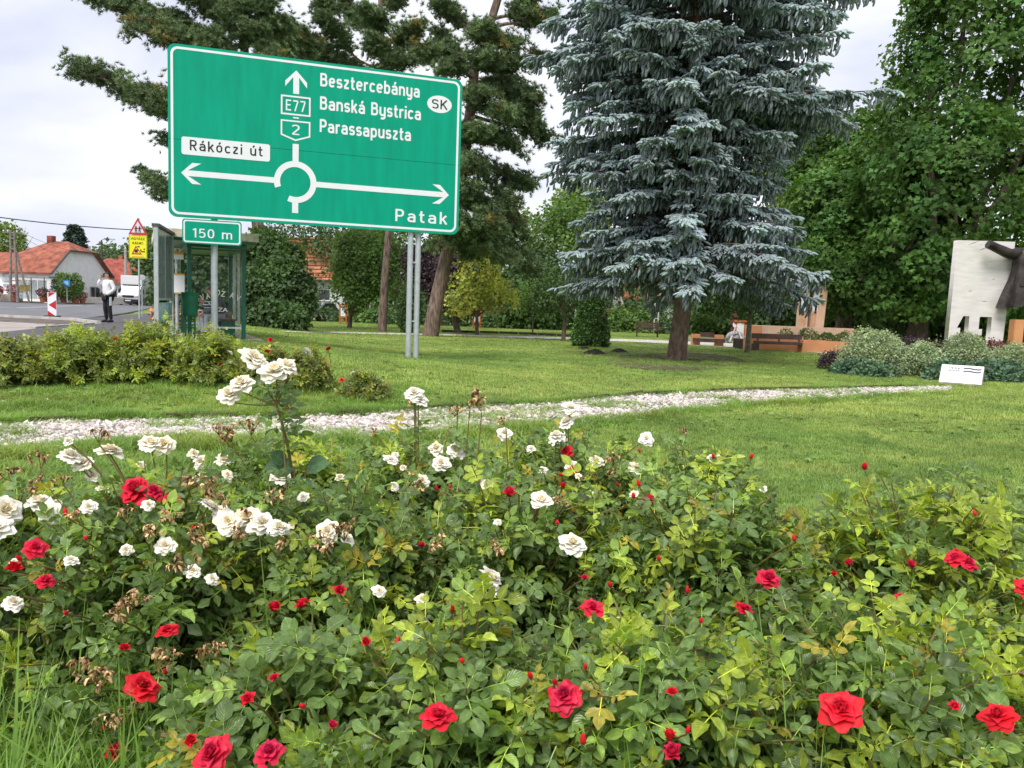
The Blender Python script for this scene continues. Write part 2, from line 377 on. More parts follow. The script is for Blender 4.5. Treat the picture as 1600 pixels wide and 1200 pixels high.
# instancing of uncountable small stuff (grass blades, gravel)
def scatter(name, P, rot, scl, tint, idx, sources, label=None, cat=None, parent=None):
    me = bpy.data.meshes.new(name); me.vertices.add(len(P)); me.vertices.foreach_set('co', np.ascontiguousarray(P, np.float32).ravel())
    def att(n, ty, key, arr): me.attributes.new(n, ty, 'POINT').data.foreach_set(key, np.ascontiguousarray(arr).ravel())
    att('rot', 'FLOAT_VECTOR', 'vector', rot.astype(np.float32)); att('scl', 'FLOAT_VECTOR', 'vector', scl.astype(np.float32))
    att('tint', 'FLOAT_COLOR', 'color', np.concatenate([tint, np.ones((len(P), 1))], 1).astype(np.float32)); att('idx', 'INT', 'value', idx.astype(np.int32))
    o = link(name, me, parent); tag(o, label, cat, kind='stuff')
    ng = bpy.data.node_groups.new(name, 'GeometryNodeTree')
    ng.interface.new_socket('Geometry', in_out='INPUT', socket_type='NodeSocketGeometry'); ng.interface.new_socket('Geometry', in_out='OUTPUT', socket_type='NodeSocketGeometry')
    gi, go = N('NodeGroupInput', ng), N('NodeGroupOutput', ng)
    g2i = N('GeometryNodeGeometryToInstance', ng)
    for sm in sources[::-1]:
        so_ = bpy.data.objects.new(sm.name, sm)
        oi = N('GeometryNodeObjectInfo', ng); oi.inputs['Object'].default_value = so_
        ng.links.new(oi.outputs['Geometry'], g2i.inputs[0])
    ip = N('GeometryNodeInstanceOnPoints', ng); ip.inputs['Pick Instance'].default_value = True
    def na(n, ty):
        q = N('GeometryNodeInputNamedAttribute', ng, data_type=ty); q.inputs[0].default_value = n; return q.outputs[0]
    ng.links.new(gi.outputs[0], ip.inputs['Points']); ng.links.new(g2i.outputs[0], ip.inputs['Instance'])
    ng.links.new(na('idx', 'INT'), ip.inputs['Instance Index']); ng.links.new(na('rot', 'FLOAT_VECTOR'), ip.inputs['Rotation']); ng.links.new(na('scl', 'FLOAT_VECTOR'), ip.inputs['Scale'])
    ng.links.new(ip.outputs[0], go.inputs[0])
    md = o.modifiers.new('scatter', 'NODES'); md.node_group = ng
    return o

rng = np.random.default_rng(5)
STONE = leafmat('white_pebble', (.58, .54, .51), rough=.8, trans=0, inst=True, vary=.12, vscale=30)
def pebble(seed):
    r = np.random.default_rng(seed); bm = bmesh.new(); bmesh.ops.create_icosphere(bm, subdivisions=1, radius=1)
    me = bpy.data.meshes.new('pebble')
    for v in bm.verts: v.co *= r.uniform(.72, 1.15); v.co.z *= .55; v.co.x *= 1.25
    bm.to_mesh(me); bm.free(); me.materials.append(STONE); a_ = me.attributes.new('tint', 'FLOAT_COLOR', 'POINT'); a_.data.foreach_set('color', np.ones(len(me.vertices)*4, np.float32)); return me
pebs = [pebble(i) for i in range(5)]
n = 26000; k = rng.uniform(0, 59, n); i0 = k.astype(int); f = (k-i0)[:, None]; s = rng.uniform(-.03, 1.03, n)[:, None]
pu = eu[i0]*(1-f)+eu[np.minimum(i0+1, 59)]*f; pl = el[i0]*(1-f)+el[np.minimum(i0+1, 59)]*f
P = pu*(1-s)+pl*s
edge = np.minimum(s, 1-s)[:, 0]
keep = (noise2(P[:, 0], P[:, 1], 1.6, 3) + .9*noise2(P[:, 0], P[:, 1], 5, 4)*.6 < .30+edge*1.3+.35*(P[:, 0] > 0)) & (rng.uniform(0, 1, n) < np.clip(.35+edge*4, 0, 1))
P = P[keep]; n = len(P); P[:, 2] = gz(P[:, 0], P[:, 1])+.012+rng.uniform(0, .018, n)
sz = rng.uniform(.013, .034, n)*rng.choice([1, 1, 1.35], n)
tn = np.ones((n, 3))*rng.choice([.45, .75, 1, 1.15, 1.3], n)[:, None]*np.stack([np.ones(n), rng.uniform(.93, 1, n), rng.uniform(.86, 1, n)], -1)
scatter('gravel', P, rng.uniform(0, 6.28, (n, 3))*[.12, .12, 1], np.stack([sz]*3, -1), tn, rng.integers(0, 5, n), pebs, 'white crushed stone gravel strewn along the path', 'gravel')
# wooden edging boards along the far side of the path
EDG = mat('edging_wood', (.10, .075, .06), rough=.9, var=.3, vscale=5, bump=.4)
edging = empty('path_edging', (0, 0, 0), 0, 'dark timber edging boards along the far side of the gravel path', 'edging')
for i in range(1, 57, 2):
    if i in (3, 9, 11, 17, 21, 25, 33, 35, 43): continue
    p, q = eu[i], eu[i+2]; c = (p+q)/2; d = q-p; L = np.linalg.norm(d[:2])
    MB().box((c[0], c[1]+.03, float(gz(c[0], c[1]))+.012), (L*.97, .04, .11), math.atan2(d[1], d[0])).build('board', EDG, edging)

# ------------------------------------------------------------------ grass
GRASS = leafmat('grass_blades', (.28, .385, .105), rough=.5, trans=.3, inst=True, vary=.22, vscale=.8, spec=.3)
def tuft(seed, nb, h, spread, wid, lean):
    r = np.random.default_rng(seed); vs = []; fs = []
    for i in range(nb):
        a = r.uniform(0, 6.28); b = r.uniform(0, 6.28); rr = spread*math.sqrt(r.uniform()); x, y = rr*math.cos(a), rr*math.sin(a)
        L = h*r.uniform(.55, 1.1); ln = lean*r.uniform(.2, 1.2); dx, dy = math.cos(b), math.sin(b); w_ = wid*r.uniform(.7, 1.2)
        px_, py_ = -dy*w_/2, dx*w_/2; o = len(vs)
        for t, q in ((0, 1), (.55, .85), (1, .08)):
            cx, cy, cz = x+dx*ln*L*t*t, y+dy*ln*L*t*t, L*(t-.35*ln*t*t)
            vs += [(cx-px_*q, cy-py_*q, cz), (cx+px_*q, cy+py_*q, cz)]
        fs += [(o, o+1, o+3, o+2), (o+2, o+3, o+5, o+4)]
    return np_mesh('grass_tuft', np.array(vs), np.array(fs), GRASS)
short = [tuft(i, 16, .055, .06, .006, .9) for i in range(4)]
tall = [tuft(20+i, 12, .22, .07, .008, .8) for i in range(4)]
ROADPOLYS = [[(-7.3, 12), (-9.6, 20), (-14.3, 32), (-19.6, 45), (-34, 73), (-60, 135), (-120, 135), (-120, 5), (-34, 9), (-10.4, 12)]]
def spread(nn, y0, y1, side=1.06):
    y = np.sqrt(rng.uniform(y0*y0, y1*y1, nn)); x = rng.uniform(-1, 1, nn)*y*.70*side
    return np.stack([x, y, np.zeros(nn)], -1)
def lawn_ok(P):
    k = ~in_poly(P, PATHPOLY) & ~in_poly(P, FARPOLY)
    for q in ROADPOLYS: k &= ~in_poly(P, q)
    return k & (np.hypot(P[:, 0]-5.1, P[:, 1]-24.0) > .8)
P1 = np.concatenate([spread(26000, 3.2, 11), np.stack([rng.uniform(-4.5, 4.5, 9000), rng.uniform(.2, 3.6, 9000), np.zeros(9000)], -1)]); P2 = spread(30000, 11, 24); P3 = spread(24000, 24, 60)
G = []; 
for P, sc, hh in ((P1, 1.0, 1.0), (P2, 1.7, 1.15), (P3, 3.4, 1.1)):
    P = P[lawn_ok(P)]; n = len(P)
    G.append((P, np.stack([sc*np.ones(n), sc*np.ones(n), hh*rng.uniform(.7, 1.25, n)], -1)))
P = np.concatenate([g[0] for g in G]); sc = np.concatenate([g[1] for g in G]); n = len(P); P[:, 2] = gz(P[:, 0], P[:, 1])-.003
nv = noise2(P[:, 0], P[:, 1], .55, 8)[:, None]; n3 = noise2(P[:, 0], P[:, 1], 2.5, 9)[:, None]
tn = np.array([[1, 1, 1]])*rng.uniform(.8, 1.2, (n, 1)) + np.clip(nv, -.5, 1)*[.38, .22, .30] + np.clip(n3-.1, 0, 1)*[.6, .28, .5] - np.clip(noise2(P[:, 0], P[:, 1], 1.1, 19)-.35, 0, 1)[:, None]*[.5, .4, .3]
scatter('lawn_grass', P, np.stack([np.zeros(n), np.zeros(n), rng.uniform(0, 6.28, n)], -1), sc, tn, rng.integers(0, 4, n), short, 'short mown grass of the park lawn', 'grass')
# clover rosettes, daisies and fallen leaves in the lawn
CLOV = leafmat('lawn_weed', (1, 1, 1), rough=.6, trans=.2, inst=True, vary=.2, vscale=2, spec=.3)
def rosette(seed, k, rad, w_, rise):
    r = np.random.default_rng(seed); vs, fs = [], []
    for i in range(k):
        a_ = 6.283*i/k+r.normal(0, .2); c, s_ = math.cos(a_), math.sin(a_); L = rad*r.uniform(.7, 1.1); o = len(vs)
        vs += [(0, 0, rise*.4), (c*L*.5-s_*w_, s_*L*.5+c*w_, rise), (c*L, s_*L, rise*.7), (c*L*.5+s_*w_, s_*L*.5-c*w_, rise)]; fs.append((o, o+1, o+2, o+3))
    return np_mesh('lawn_weed', np.array(vs), np.array(fs), CLOV, smooth=False)
ros = [rosette(1, 7, .06, .018, .03), rosette(2, 9, .05, .014, .045), rosette(3, 10, .013, .004, .05), rosette(4, 1, .05, .018, .04)]
Pw = np.concatenate([spread(1500, 5.5, 11), spread(2600, 11, 24)]); Pw = Pw[lawn_ok(Pw)]; Pw = Pw[noise2(Pw[:, 0], Pw[:, 1], .9, 21) > -.1]; nw = len(Pw); Pw[:, 2] = gz(Pw[:, 0], Pw[:, 1])
kk = rng.choice([0, 1, 2, 3], nw, p=[.42, .36, .13, .09]); wt = np.array([[.17, .30, .07], [.21, .34, .09], [.85, .85, .82], [.30, .20, .08]])[kk]*rng.uniform(.75, 1.25, (nw, 1))
scatter('lawn_weeds', Pw, np.stack([rng.normal(0, .1, nw), rng.normal(0, .1, nw), rng.uniform(0, 6.28, nw)], -1), np.stack([rng.uniform(.6, 1.25, nw)]*3, -1), wt, kk, ros, 'clover rosettes, tiny daisies and fallen leaves in the lawn', 'lawn weeds')
# longer grass: verge between bed and path, path edges, foot of the signs
def band(e, nn, wid, off=0):
    k = rng.uniform(0, len(e)-1.01, nn); i0 = k.astype(int); f = (k-i0)[:, None]
    p = e[i0]*(1-f)+e[i0+1]*f; p = p.copy(); p[:, 1] += rng.normal(off, wid, nn); return p
Q = [band(eu, 3000, .12, .10), band(el, 3600, .20, -.10)]
q = spread(9000, 3.3, 7.2); q = q[(q[:, 0] < .9+.0*q[:, 1]) & ~in_poly(q, PATHPOLY) & (noise2(q[:, 0], q[:, 1], 1.4, 12) > -.45)]; Q.append(q)
q = np.stack([rng.uniform(-6.3, -1.2, 2600), rng.uniform(8.3, 11.5, 2600), np.zeros(2600)], -1); Q.append(q[~in_poly(q, PATHPOLY) & (noise2(q[:, 0], q[:, 1], 2.2, 15) > -.3)])
for px, py, c, sp in ((652, 572, 60, .3), (337, 540, 80, .4), (1500, 603, 160, .5), (922, 545, 140, .7), (597, 517, 60, .6), (674, 518, 60, .7), (1055, 566, 60, .7)):
    g = ground_hit(px, py); Q.append(g[None]+rng.normal(0, sp, (c, 3)))
fq = band(b, 500, .25, .1); fq = fq[fq[:, 0] < 3]; Q.append(fq)
q = eu[np.minimum(rng.integers(18, 30, 500), 59)]+rng.normal(0, .5, (500, 3)); Q.append(q[~in_poly(q, PATHPOLY)])
sp_ = P_in = path_in = band(((eu+el)/2), 2600, .36); Q.append(sp_[noise2(sp_[:, 0], sp_[:, 1], 1.6, 3) > .02])
P = np.concatenate(Q); n = len(P); P[:, 2] = gz(P[:, 0], P[:, 1])-.004
sc = np.stack([rng.uniform(.7, 1.3, n)]*2+[rng.uniform(.22, .62, n)+.25*np.clip(noise2(P[:, 0], P[:, 1], 3, 16), 0, 1)], -1)
tn = np.array([[.85, 1.0, .8]])*rng.uniform(.6, 1.2, (n, 1))+np.clip(noise2(P[:, 0], P[:, 1], 2, 17), 0, 1)[:, None]*[.35, .1, .1]
scatter('verge_grass', P, np.stack([np.zeros(n), np.zeros(n), rng.uniform(0, 6.28, n)], -1), sc, tn, rng.integers(0, 4, n), tall, 'longer unmown grass along the path and the rose bed', 'grass')
# tall weedy grass in the near corner beside the rose bed and between the bushes
long_ = [tuft(40+i, 9, .42, .05, .0075, .75) for i in range(5)]
q1 = np.stack([rng.uniform(-1.75, -.60, 900), rng.uniform(1.0, 1.95, 900), np.zeros(900)], -1); q1 = q1[q1[:, 0] < -.52-.45*(q1[:, 1]-1.2)]
q2 = np.stack([rng.uniform(-1.9, 1.9, 420), rng.uniform(1.3, 3.6, 420), np.zeros(420)], -1)
q3 = np.stack([rng.uniform(-.7, 1.3, 160), rng.uniform(1.05, 1.4, 160), np.zeros(160)], -1)
P = np.concatenate([q1, q2, q3]); n = len(P)
h = np.concatenate([rng.uniform(.5, 1.25, len(q1)), rng.uniform(.9, 1.9, len(q2)), rng.uniform(.35, .8, len(q3))])
sc = np.stack([rng.uniform(.8, 1.3, n)]*2+[h], -1); tn = np.array([[.8, 1.0, .75]])*rng.uniform(.7, 1.25, (n, 1))
scatter('weedy_grass', P, np.stack([np.zeros(n), np.zeros(n), rng.uniform(0, 6.28, n)], -1), sc, tn, rng.integers(0, 5, n), long_, 'tall weedy grass growing in and beside the near rose bed', 'grass')
SOIL = mat('bed_soil', (.06, .045, .035), rough=1, var=.3, vscale=8, bump=.8, bscale=30)
o = MB().prism([(-1.3, 1.35), (-.6, 1.2), (1.5, 1.25), (1.85, 1.7), (1.9, 2.6), (1.2, 3.2), (.9, 3.6), (-1.4, 3.6), (-2.1, 2.8), (-2.15, 1.9)], -.02, .012).build('bed_soil', SOIL); tag(o, kind='structure')
o = MB().prism([tuple(ground_hit(1055+70*math.cos(t)*1.6, 566+14*math.sin(t))[:2]) for t in np.linspace(0, 6.28, 14)[:-1]], -.1, .02).build('bare_soil', mat('spruce_litter', (.11, .095, .05), rough=1, var=.3, vscale=4, bump=.5)); tag(o, kind='structure')
# ------------------------------------------------------------------ lettering
def text_mesh(body, width, height, m, name='lettering', capref='H', bold=0.0):
    """flat text mesh: lower-left of cap box at origin, cap height = height, total advance scaled to width; in x/z plane"""
    def conv(t):
        c = bpy.data.curves.new('txt', 'FONT'); c.body = t; c.size = 1; c.offset = bold; c.resolution_u = 3; c.fill_mode = 'BOTH'
        o = bpy.data.objects.new('txt', c); COL.objects.link(o)
        dg = bpy.context.evaluated_depsgraph_get(); me = bpy.data.meshes.new_from_object(o.evaluated_get(dg))
        bpy.data.objects.remove(o); v = np.zeros(len(me.vertices)*3); me.vertices.foreach_get('co', v); return me, v.reshape(-1, 3)
    rm, rv = conv(capref); ch = rv[:, 1].max()-max(0, rv[:, 1].min()); bpy.data.meshes.remove(rm)
    me, v = conv(body)
    x0, x1 = v[:, 0].min(), v[:, 0].max()
    q = np.stack([(v[:, 0]-x0)*width/(x1-x0), np.zeros(len(v)), v[:, 1]*height/ch], -1)
    me.vertices.foreach_set('co', q.ravel()); me.materials.clear(); me.materials.append(m); me.name = name
    me.update()
    return me

# road-sign alphabet drawn as strokes (cap height 1, stroke weight .135)
def _arc(cx, cy, rx, ry, a0, a1, n=14, p=2.5):
    o = []
    for k in range(n+1):
        a = R(a0+(a1-a0)*k/n); c, s_ = math.cos(a), math.sin(a)
        o.append((cx+rx*math.copysign(abs(c)**(2/p), c), cy+ry*math.copysign(abs(s_)**(2/p), s_)))
    return o
_bowl = lambda cx=.27, rx=.20: _arc(cx, .36, rx, .29, 0, 360, 24)
GL = {
 'a': (.54, [_arc(.265, .40, .205, .25, 150, 0, 10)+[(.47, 0)], [(.47, .40), (.28, .40)]+_arc(.27, .235, .20, .165, 90, 270, 10)+[(.36, .07), (.47, .17)]]),
 'b': (.54, [[(.07, 0), (.07, 1)], _bowl()]), 'c': (.50, [_arc(.27, .36, .20, .29, 38, 322, 20)]),
 'e': (.54, [[(.07, .37), (.47, .37)], _arc(.27, .36, .20, .29, 2, 318, 20)]), 'i': (.14, [[(.07, 0), (.07, .72)], [(.07, .86), (.07, 1.0)]]),
 'k': (.50, [[(.07, 0), (.07, 1)], [(.09, .28), (.44, .72)], [(.21, .43), (.47, 0)]]), 'm': (.86, [[(.07, 0), (.07, .72)], [(.07, .45)]+_arc(.25, .45, .18, .20, 180, 0, 10)+[(.43, 0)], [(.43, .45)]+_arc(.61, .45, .18, .20, 180, 0, 10)+[(.79, 0)]]),
 'n': (.54, [[(.07, 0), (.07, .72)], [(.07, .42)]+_arc(.27, .42, .20, .23, 180, 0, 12)+[(.47, 0)]]), 'o': (.54, [_bowl()]), 'p': (.54, [[(.07, -.26), (.07, .72)], _bowl()]),
 'r': (.36, [[(.07, 0), (.07, .72)], [(.07, .42)]+_arc(.27, .42, .20, .23, 180, 82, 8)+[(.36, .645)]]),
 's': (.48, [[(.43, .59)]+_arc(.24, .50, .17, .15, 60, 270, 12)[1:-1]+[(.24, .365)]+_arc(.24, .215, .18, .145, 90, -120, 12)+[(.05, .13)]]),
 't': (.36, [[(.14, .95), (.14, .22)]+_arc(.29, .22, .15, .15, 180, 270, 6)+[(.36, .07)], [(0, .65), (.34, .65)]]),
 'u': (.54, [[(.07, .72), (.07, .30)]+_arc(.27, .30, .20, .23, 180, 360, 12)+[(.47, .72)], [(.47, .4), (.47, 0)]]),
 'y': (.54, [[(.07, .72), (.07, .30)]+_arc(.27, .30, .20, .23, 180, 360, 12), [(.47, .72), (.47, 0)]+_arc(.29, 0, .18, .19, 0, -80, 8)+[(.12, -.19)]]),
 'z': (.48, [[(.04, .65), (.43, .65)], [(.41, .62), (.06, .10)], [(.04, .07), (.45, .07)]]),
 'B': (.60, [[(.07, 0), (.07, 1)], [(.07, .93), (.30, .93)]+_arc(.30, .735, .19, .195, 90, -90, 10)+[(.07, .54)], [(.30, .54)]+_arc(.30, .305, .23, .235, 90, -90, 12)+[(.07, .07)]]),
 'P': (.56, [[(.07, 0), (.07, 1)], [(.07, .93), (.28, .93)]+_arc(.28, .69, .22, .24, 90, -90, 12)+[(.07, .45)]]),
 'R': (.60, [[(.07, 0), (.07, 1)], [(.07, .93), (.30, .93)]+_arc(.30, .70, .21, .23, 90, -90, 12)+[(.07, .47)], [(.28, .46), (.53, 0)]]),
 'E': (.52, [[(.07, 0), (.07, 1)], [(.07, .93), (.50, .93)], [(.07, .52), (.44, .52)], [(.07, .07), (.50, .07)]]),
 'S': (.60, [[(.53, .80)]+_arc(.30, .735, .22, .195, 30, 270, 14)+_arc(.30, .305, .23, .235, 90, -150, 14)]), 'K': (.60, [[(.07, 0), (.07, 1)], [(.09, .40), (.54, 1)], [(.23, .56), (.57, 0)]]),
 '7': (.54, [[(.02, .93), (.49, .93)], [(.47, .90), (.20, 0)]]), '2': (.56, [_arc(.28, .71, .21, .22, 165, -20, 14)+[(.07, .09)], [(.05, .07), (.53, .07)]]),
 '1': (.34, [[(.24, 0), (.24, 1)], [(.03, .80), (.22, .95)]]), '5': (.56, [[(.48, .93), (.12, .93), (.09, .52)]+_arc(.27, .335, .22, .265, 125, -150, 16)]), '0': (.56, [_arc(.28, .5, .21, .43, 0, 360, 28)]), ' ': (.30, [])}
_acc = {'á': 'a', 'ó': 'o', 'ú': 'u'}
for k_, v_ in _acc.items(): GL[k_] = (GL[v_][0], GL[v_][1]+[[(.24, .80), (.37, 1.0)]])
def road_text(body, width, height, m, weight=.135, gap=.14):
    """stroke lettering; lower-left at the origin, in the x/z plane, scaled to the given width and cap height"""
    V, Fq, x = [], [], 0.0; lay = 0
    for ch in body:
        wd, strokes = GL[ch]
        for st_ in strokes:
            P = np.array(st_, float); keep = np.concatenate([[True], np.linalg.norm(np.diff(P, axis=0), axis=1) > 1e-4]); P = P[keep]
            closed = np.linalg.norm(P[0]-P[-1]) < 1e-3
            d = np.diff(P, axis=0); d /= np.linalg.norm(d, axis=1)[:, None]; nn = np.stack([-d[:, 1], d[:, 0]], -1)
            no = np.zeros_like(P); no[:-1] += nn; no[1:] += nn
            if closed: no[0] = no[-1] = nn[0]+nn[-1]
            no /= np.linalg.norm(no, axis=1)[:, None]; c = np.ones(len(P)); c[1:-1] = np.clip((no[1:-1]*nn[:-1]).sum(1), .45, 1); no = no/c[:, None]*weight/2
            b = len(V); lay += 1; yy = -.0004*(lay % 5)
            for p, o in zip(P, no): V += [(x+p[0]+o[0], yy, p[1]+o[1]), (x+p[0]-o[0], yy, p[1]-o[1])]
            Fq += [(b+2*i, b+2*i+1, b+2*i+3, b+2*i+2) for i in range(len(P)-1)]
        x += wd+gap
    V = np.array(V); V[:, 0] -= V[:, 0].min(); V[:, 0] *= width/V[:, 0].max(); V[:, 2] *= height
    me = bpy.data.meshes.new('lettering'); me.from_pydata(V.tolist(), [], Fq); me.materials.append(m); return me
def rrect(x0, x1, z0, z1, r, n=6):
    pts = []
    for cx, cz, a0 in ((x1-r, z1-r, 0), (x0+r, z1-r, 90), (x0+r, z0+r, 180), (x1-r, z0+r, 270)):
        for k in range(n+1):
            a = R(a0+90*k/n); pts.append((cx+r*math.cos(a), cz+r*math.sin(a)))
    return pts
def ringpoly(mb, outer, inner, y):
    n = len(outer)
    mb.add([(a, y, b) for a, b in outer]+[(a, y, b) for a, b in inner], [(i, (i+1) % n, n+(i+1) % n, n+i) for i in range(n)])
def flat(poly, y): return MB().add([(a, y, b) for a, b in poly], [tuple(range(len(poly)))])

# ------------------------------------------------------------------ the big direction sign
W_, H_ = 6.32, 3.566
BL = np.array([-7.432, 16.588, 5.275-H_]) + CAM
yaw = .3067
base_z = float(gz(BL[0]+.9, BL[1]))
sign = empty('direction_sign', (BL[0], BL[1], base_z), yaw, 'large green road sign with roundabout diagram on tall steel posts', 'road sign')
zb = BL[2]-base_z
def sp(x, z): return (x, z+zb)
# two stacked sheets with rounded outer corners and a fine seam between them
def sheet(z0, z1, top):
    pts = []
    r, n = .16, 6
    cs = [((W_-r, z1-r), 0), ((r, z1-r), 90)] if top else [((r, z0+r), 180), ((W_-r, z0+r), 270)]
    for (cx, cz), a0 in cs:
        for k in range(n+1):
            a = R(a0+90*k/n); pts.append((cx+r*math.cos(a), cz+r*math.sin(a)))
    pts += [(0, z0), (W_, z0)] if top else [(W_, z1), (0, z1)]
    return [sp(*q) for q in pts]
MB().prism(sheet(1.62, H_, True), 0, .05, 'y').build('sign_panel', GREENP, sign)
MB().prism(sheet(0, 1.612, False), 0, .05, 'y').build('sign_panel', GREENP, sign)
mb = MB(); ringpoly(mb, [sp(*q) for q in rrect(.055, W_-.055, .055, H_-.055, .15)], [sp(*q) for q in rrect(.105, W_-.105, .105, H_-.105, .11)], -.004); mb.build('border', WHITEP, sign)
# arrows and roundabout diagram
Y1 = -.004
def arrow(tip, ang, L, wd, head_l, head_w, notch):
    d = np.array([math.cos(ang), math.sin(ang)]); n_ = np.array([-d[1], d[0]]); t = np.array(tip)
    pts = [t, t-d*head_l+n_*head_w/2, t-d*(head_l+notch)+n_*head_w/2, t-d*(head_l*.62+.0)+n_*wd/2, t-d*L+n_*wd/2, t-d*L-n_*wd/2, t-d*(head_l*.62)-n_*wd/2, t-d*(head_l+notch)-n_*head_w/2, t-d*head_l-n_*head_w/2]
    return [sp(*p) for p in pts]
flat(arrow((2.59, 3.32), R(90), .50, .125, .24, .46, .12), Y1).build('straight_arrow', WHITEP, sign)
flat(arrow((.25, .93), R(180), 1.93, .12, .22, .44, .18), Y1).build('left_arrow', WHITEP, sign)
flat(arrow((6.07, .91), R(0), 3.05, .12, .22, .44, .18), Y1).build('right_arrow', WHITEP, sign)
ro, ri, c0 = .455, .325, (2.59, .925); mb = MB(); vs = []; A0, A1 = R(-112), R(200)
for k in range(49):
    a = A0+(A1-A0)*k/48; vs += [(*[0]*0, c0[0]+ro*math.cos(a), Y1-.001, c0[1]+zb+ro*math.sin(a)), (c0[0]+ri*math.cos(a), Y1-.001, c0[1]+zb+ri*math.sin(a))]
mb.add(vs, [(2*k, 2*k+2, 2*k+3, 2*k+1) for k in range(48)]); mb.build('roundabout_ring', WHITEP, sign)
flat([sp(*q) for q in ((2.525, 1.75), (2.655, 1.75), (2.655, 1.36), (2.525, 1.36))], Y1).build('road_stem', WHITEP, sign)
flat([sp(*q) for q in ((2.525, .50), (2.655, .50), (2.655, .25), (2.525, .25))], Y1).build('road_stem', WHITEP, sign)
flat([sp(*q) for q in ((2.53, 2.325), (2.65, 2.325), (2.65, 2.295), (2.53, 2.295))], Y1).build('link_dash', WHITEP, sign)
mb = MB(); ringpoly(mb, [sp(*q) for q in ((2.27, 2.36), (2.9, 2.36), (2.9, 2.775), (2.27, 2.775))], [sp(*q) for q in ((2.305, 2.395), (2.865, 2.395), (2.865, 2.74), (2.305, 2.74))], Y1); e77 = mb.build('route_shield', WHITEP, sign)
o5 = [(2.27, 2.25), (2.9, 2.25), (2.9, 1.92), (2.585, 1.81), (2.27, 1.92)]; i5 = [(2.303, 2.218), (2.867, 2.218), (2.867, 1.943), (2.585, 1.846), (2.303, 1.943)]
mb = MB(); ringpoly(mb, [sp(*q) for q in o5], [sp(*q) for q in i5], Y1); sh2 = mb.build('route_shield', WHITEP, sign)
link('lettering', road_text('E77', .42, .235, WHITEP, .13), sign, (2.375, Y1, 2.45+zb))
link('lettering', road_text('2', .165, .225, WHITEP, .12), sign, (2.505, Y1, 1.94+zb))
for body, x, z, wd, ch in (('Besztercebánya', 3.1, 3.05, 2.22, .28), ('Banská Bystrica', 3.1, 2.55, 2.26, .28), ('Parassapuszta', 3.1, 2.06, 2.04, .28)):
    link('lettering', road_text(body, wd, ch, WHITEP, .17), sign, (x, Y1, z+zb))
link('lettering', road_text('Patak', 1.23, .28, WHITEP, .14, .24), sign, (4.82, Y1, .225+zb))
st = flat([sp(*q) for q in rrect(.26, 2.05, 1.315, 1.685, .05)], Y1-.001).build('street_name_plate', WHITEP, sign)
link('lettering', road_text('Rákóczi út', 1.47, .215, BLACKP, .135, .2), sign, (.425, Y1-.004, 1.415+zb))
flat([sp(5.79+.29*math.cos(t), 2.955+.195*math.sin(t)) for t in np.linspace(0, 6.283, 33)[:-1]], Y1).build('country_oval', WHITEP, sign)
link('lettering', road_text('SK', .37, .21, BLACKP, .12), sign, (5.61, Y1-.004, 2.85+zb))
for zz in (.5, 1.3, 2.2, 3.1): MB().b2(.15, W_-.15, .051, .09, zb+zz-.03, zb+zz+.03).build('back_rail', GALV, sign)
# distance plate
plate = MB().prism([sp(*q) for q in rrect(.27, 1.47, -.55, -.03, .06)], -.06, -.03, 'y').build('distance_plate', GREENP, sign)
mb = MB(); ringpoly(mb, [sp(*q) for q in rrect(.295, 1.445, -.525, -.055, .05)], [sp(*q) for q in rrect(.325, 1.415, -.495, -.085, .035)], -.064); mb.build('border', WHITEP, plate)
link('lettering', road_text('150 m', .80, .195, WHITEP, .13, .16), plate, (.475, -.064, -.42+zb))
# posts
def gzl(x): return float(gz(BL[0]+x*math.cos(yaw)+0, BL[1]+x*math.sin(yaw)))-base_z
MB().tube([(.9, .13, gzl(.9)-.1), (.9, .13, zb+H_-.2)], .072, 14).build('post', GALV, sign, True)
for dx, dy in ((5.36, .12), (5.55, .16)):
    MB().tube([(dx-.15, dy, gzl(5.4)-.1), (dx-.15, dy, zb+H_-.2)], .066, 14).build('post', GALV, sign, True)
for zz in (.62, 2.0): MB().box((5.305, .14, zz), (.19, .05, .035)).build('post_brace', GALV, sign)

# ------------------------------------------------------------------ notice case beside the shelter
a_, b_ = np.array([-7.2, 15.5]), np.array([-7.78, 17.5]); L = np.linalg.norm(b_-a_); rz = math.atan2(*(b_-a_)[::-1])
zc = float(gz(*a_)); case = empty('notice_case', (a_[0], a_[1], zc), rz, 'tall grey galvanised notice case on two legs beside the bus shelter', 'notice board')
for x in (0, L): MB().box((x, 0, 1.2), (.07, .085, 2.42)).build('post', GALV, case, bevel=.006)
MB().b2(.04, L-.04, -.02, .02, .95, 2.36).build('panel', mat('case_panel', (.22, .26, .28), rough=.25, var=.15, vscale=3, metal=.2), case)
MB().b2(L*.48, L*.5, -.025, .025, .95, 2.36).build('divider', GALV, case)
MB().b2(-.05, L+.05, -.07, .07, 2.36, 2.42).build('cap_rail', mat('case_cap', (.09, .085, .085), rough=.6), case)
MB().b2(.04, L-.04, -.03, .03, .9, .945).build('bottom_rail', GALV, case)
pst = MB().b2(.15, L-.1, -.015, .015, .45, .85).build('poster', mat('poster_mixed', (.55, .62, .66), rough=.5, col2=(.05, .32, .35), vscale=3.5, detail=2), case)

# ------------------------------------------------------------------ bus shelter
zs = .44
shel = empty('bus_shelter', (-7.58, 17.97, zs), R(116), 'green framed glass bus shelter with weathered flat roof', 'bus shelter')
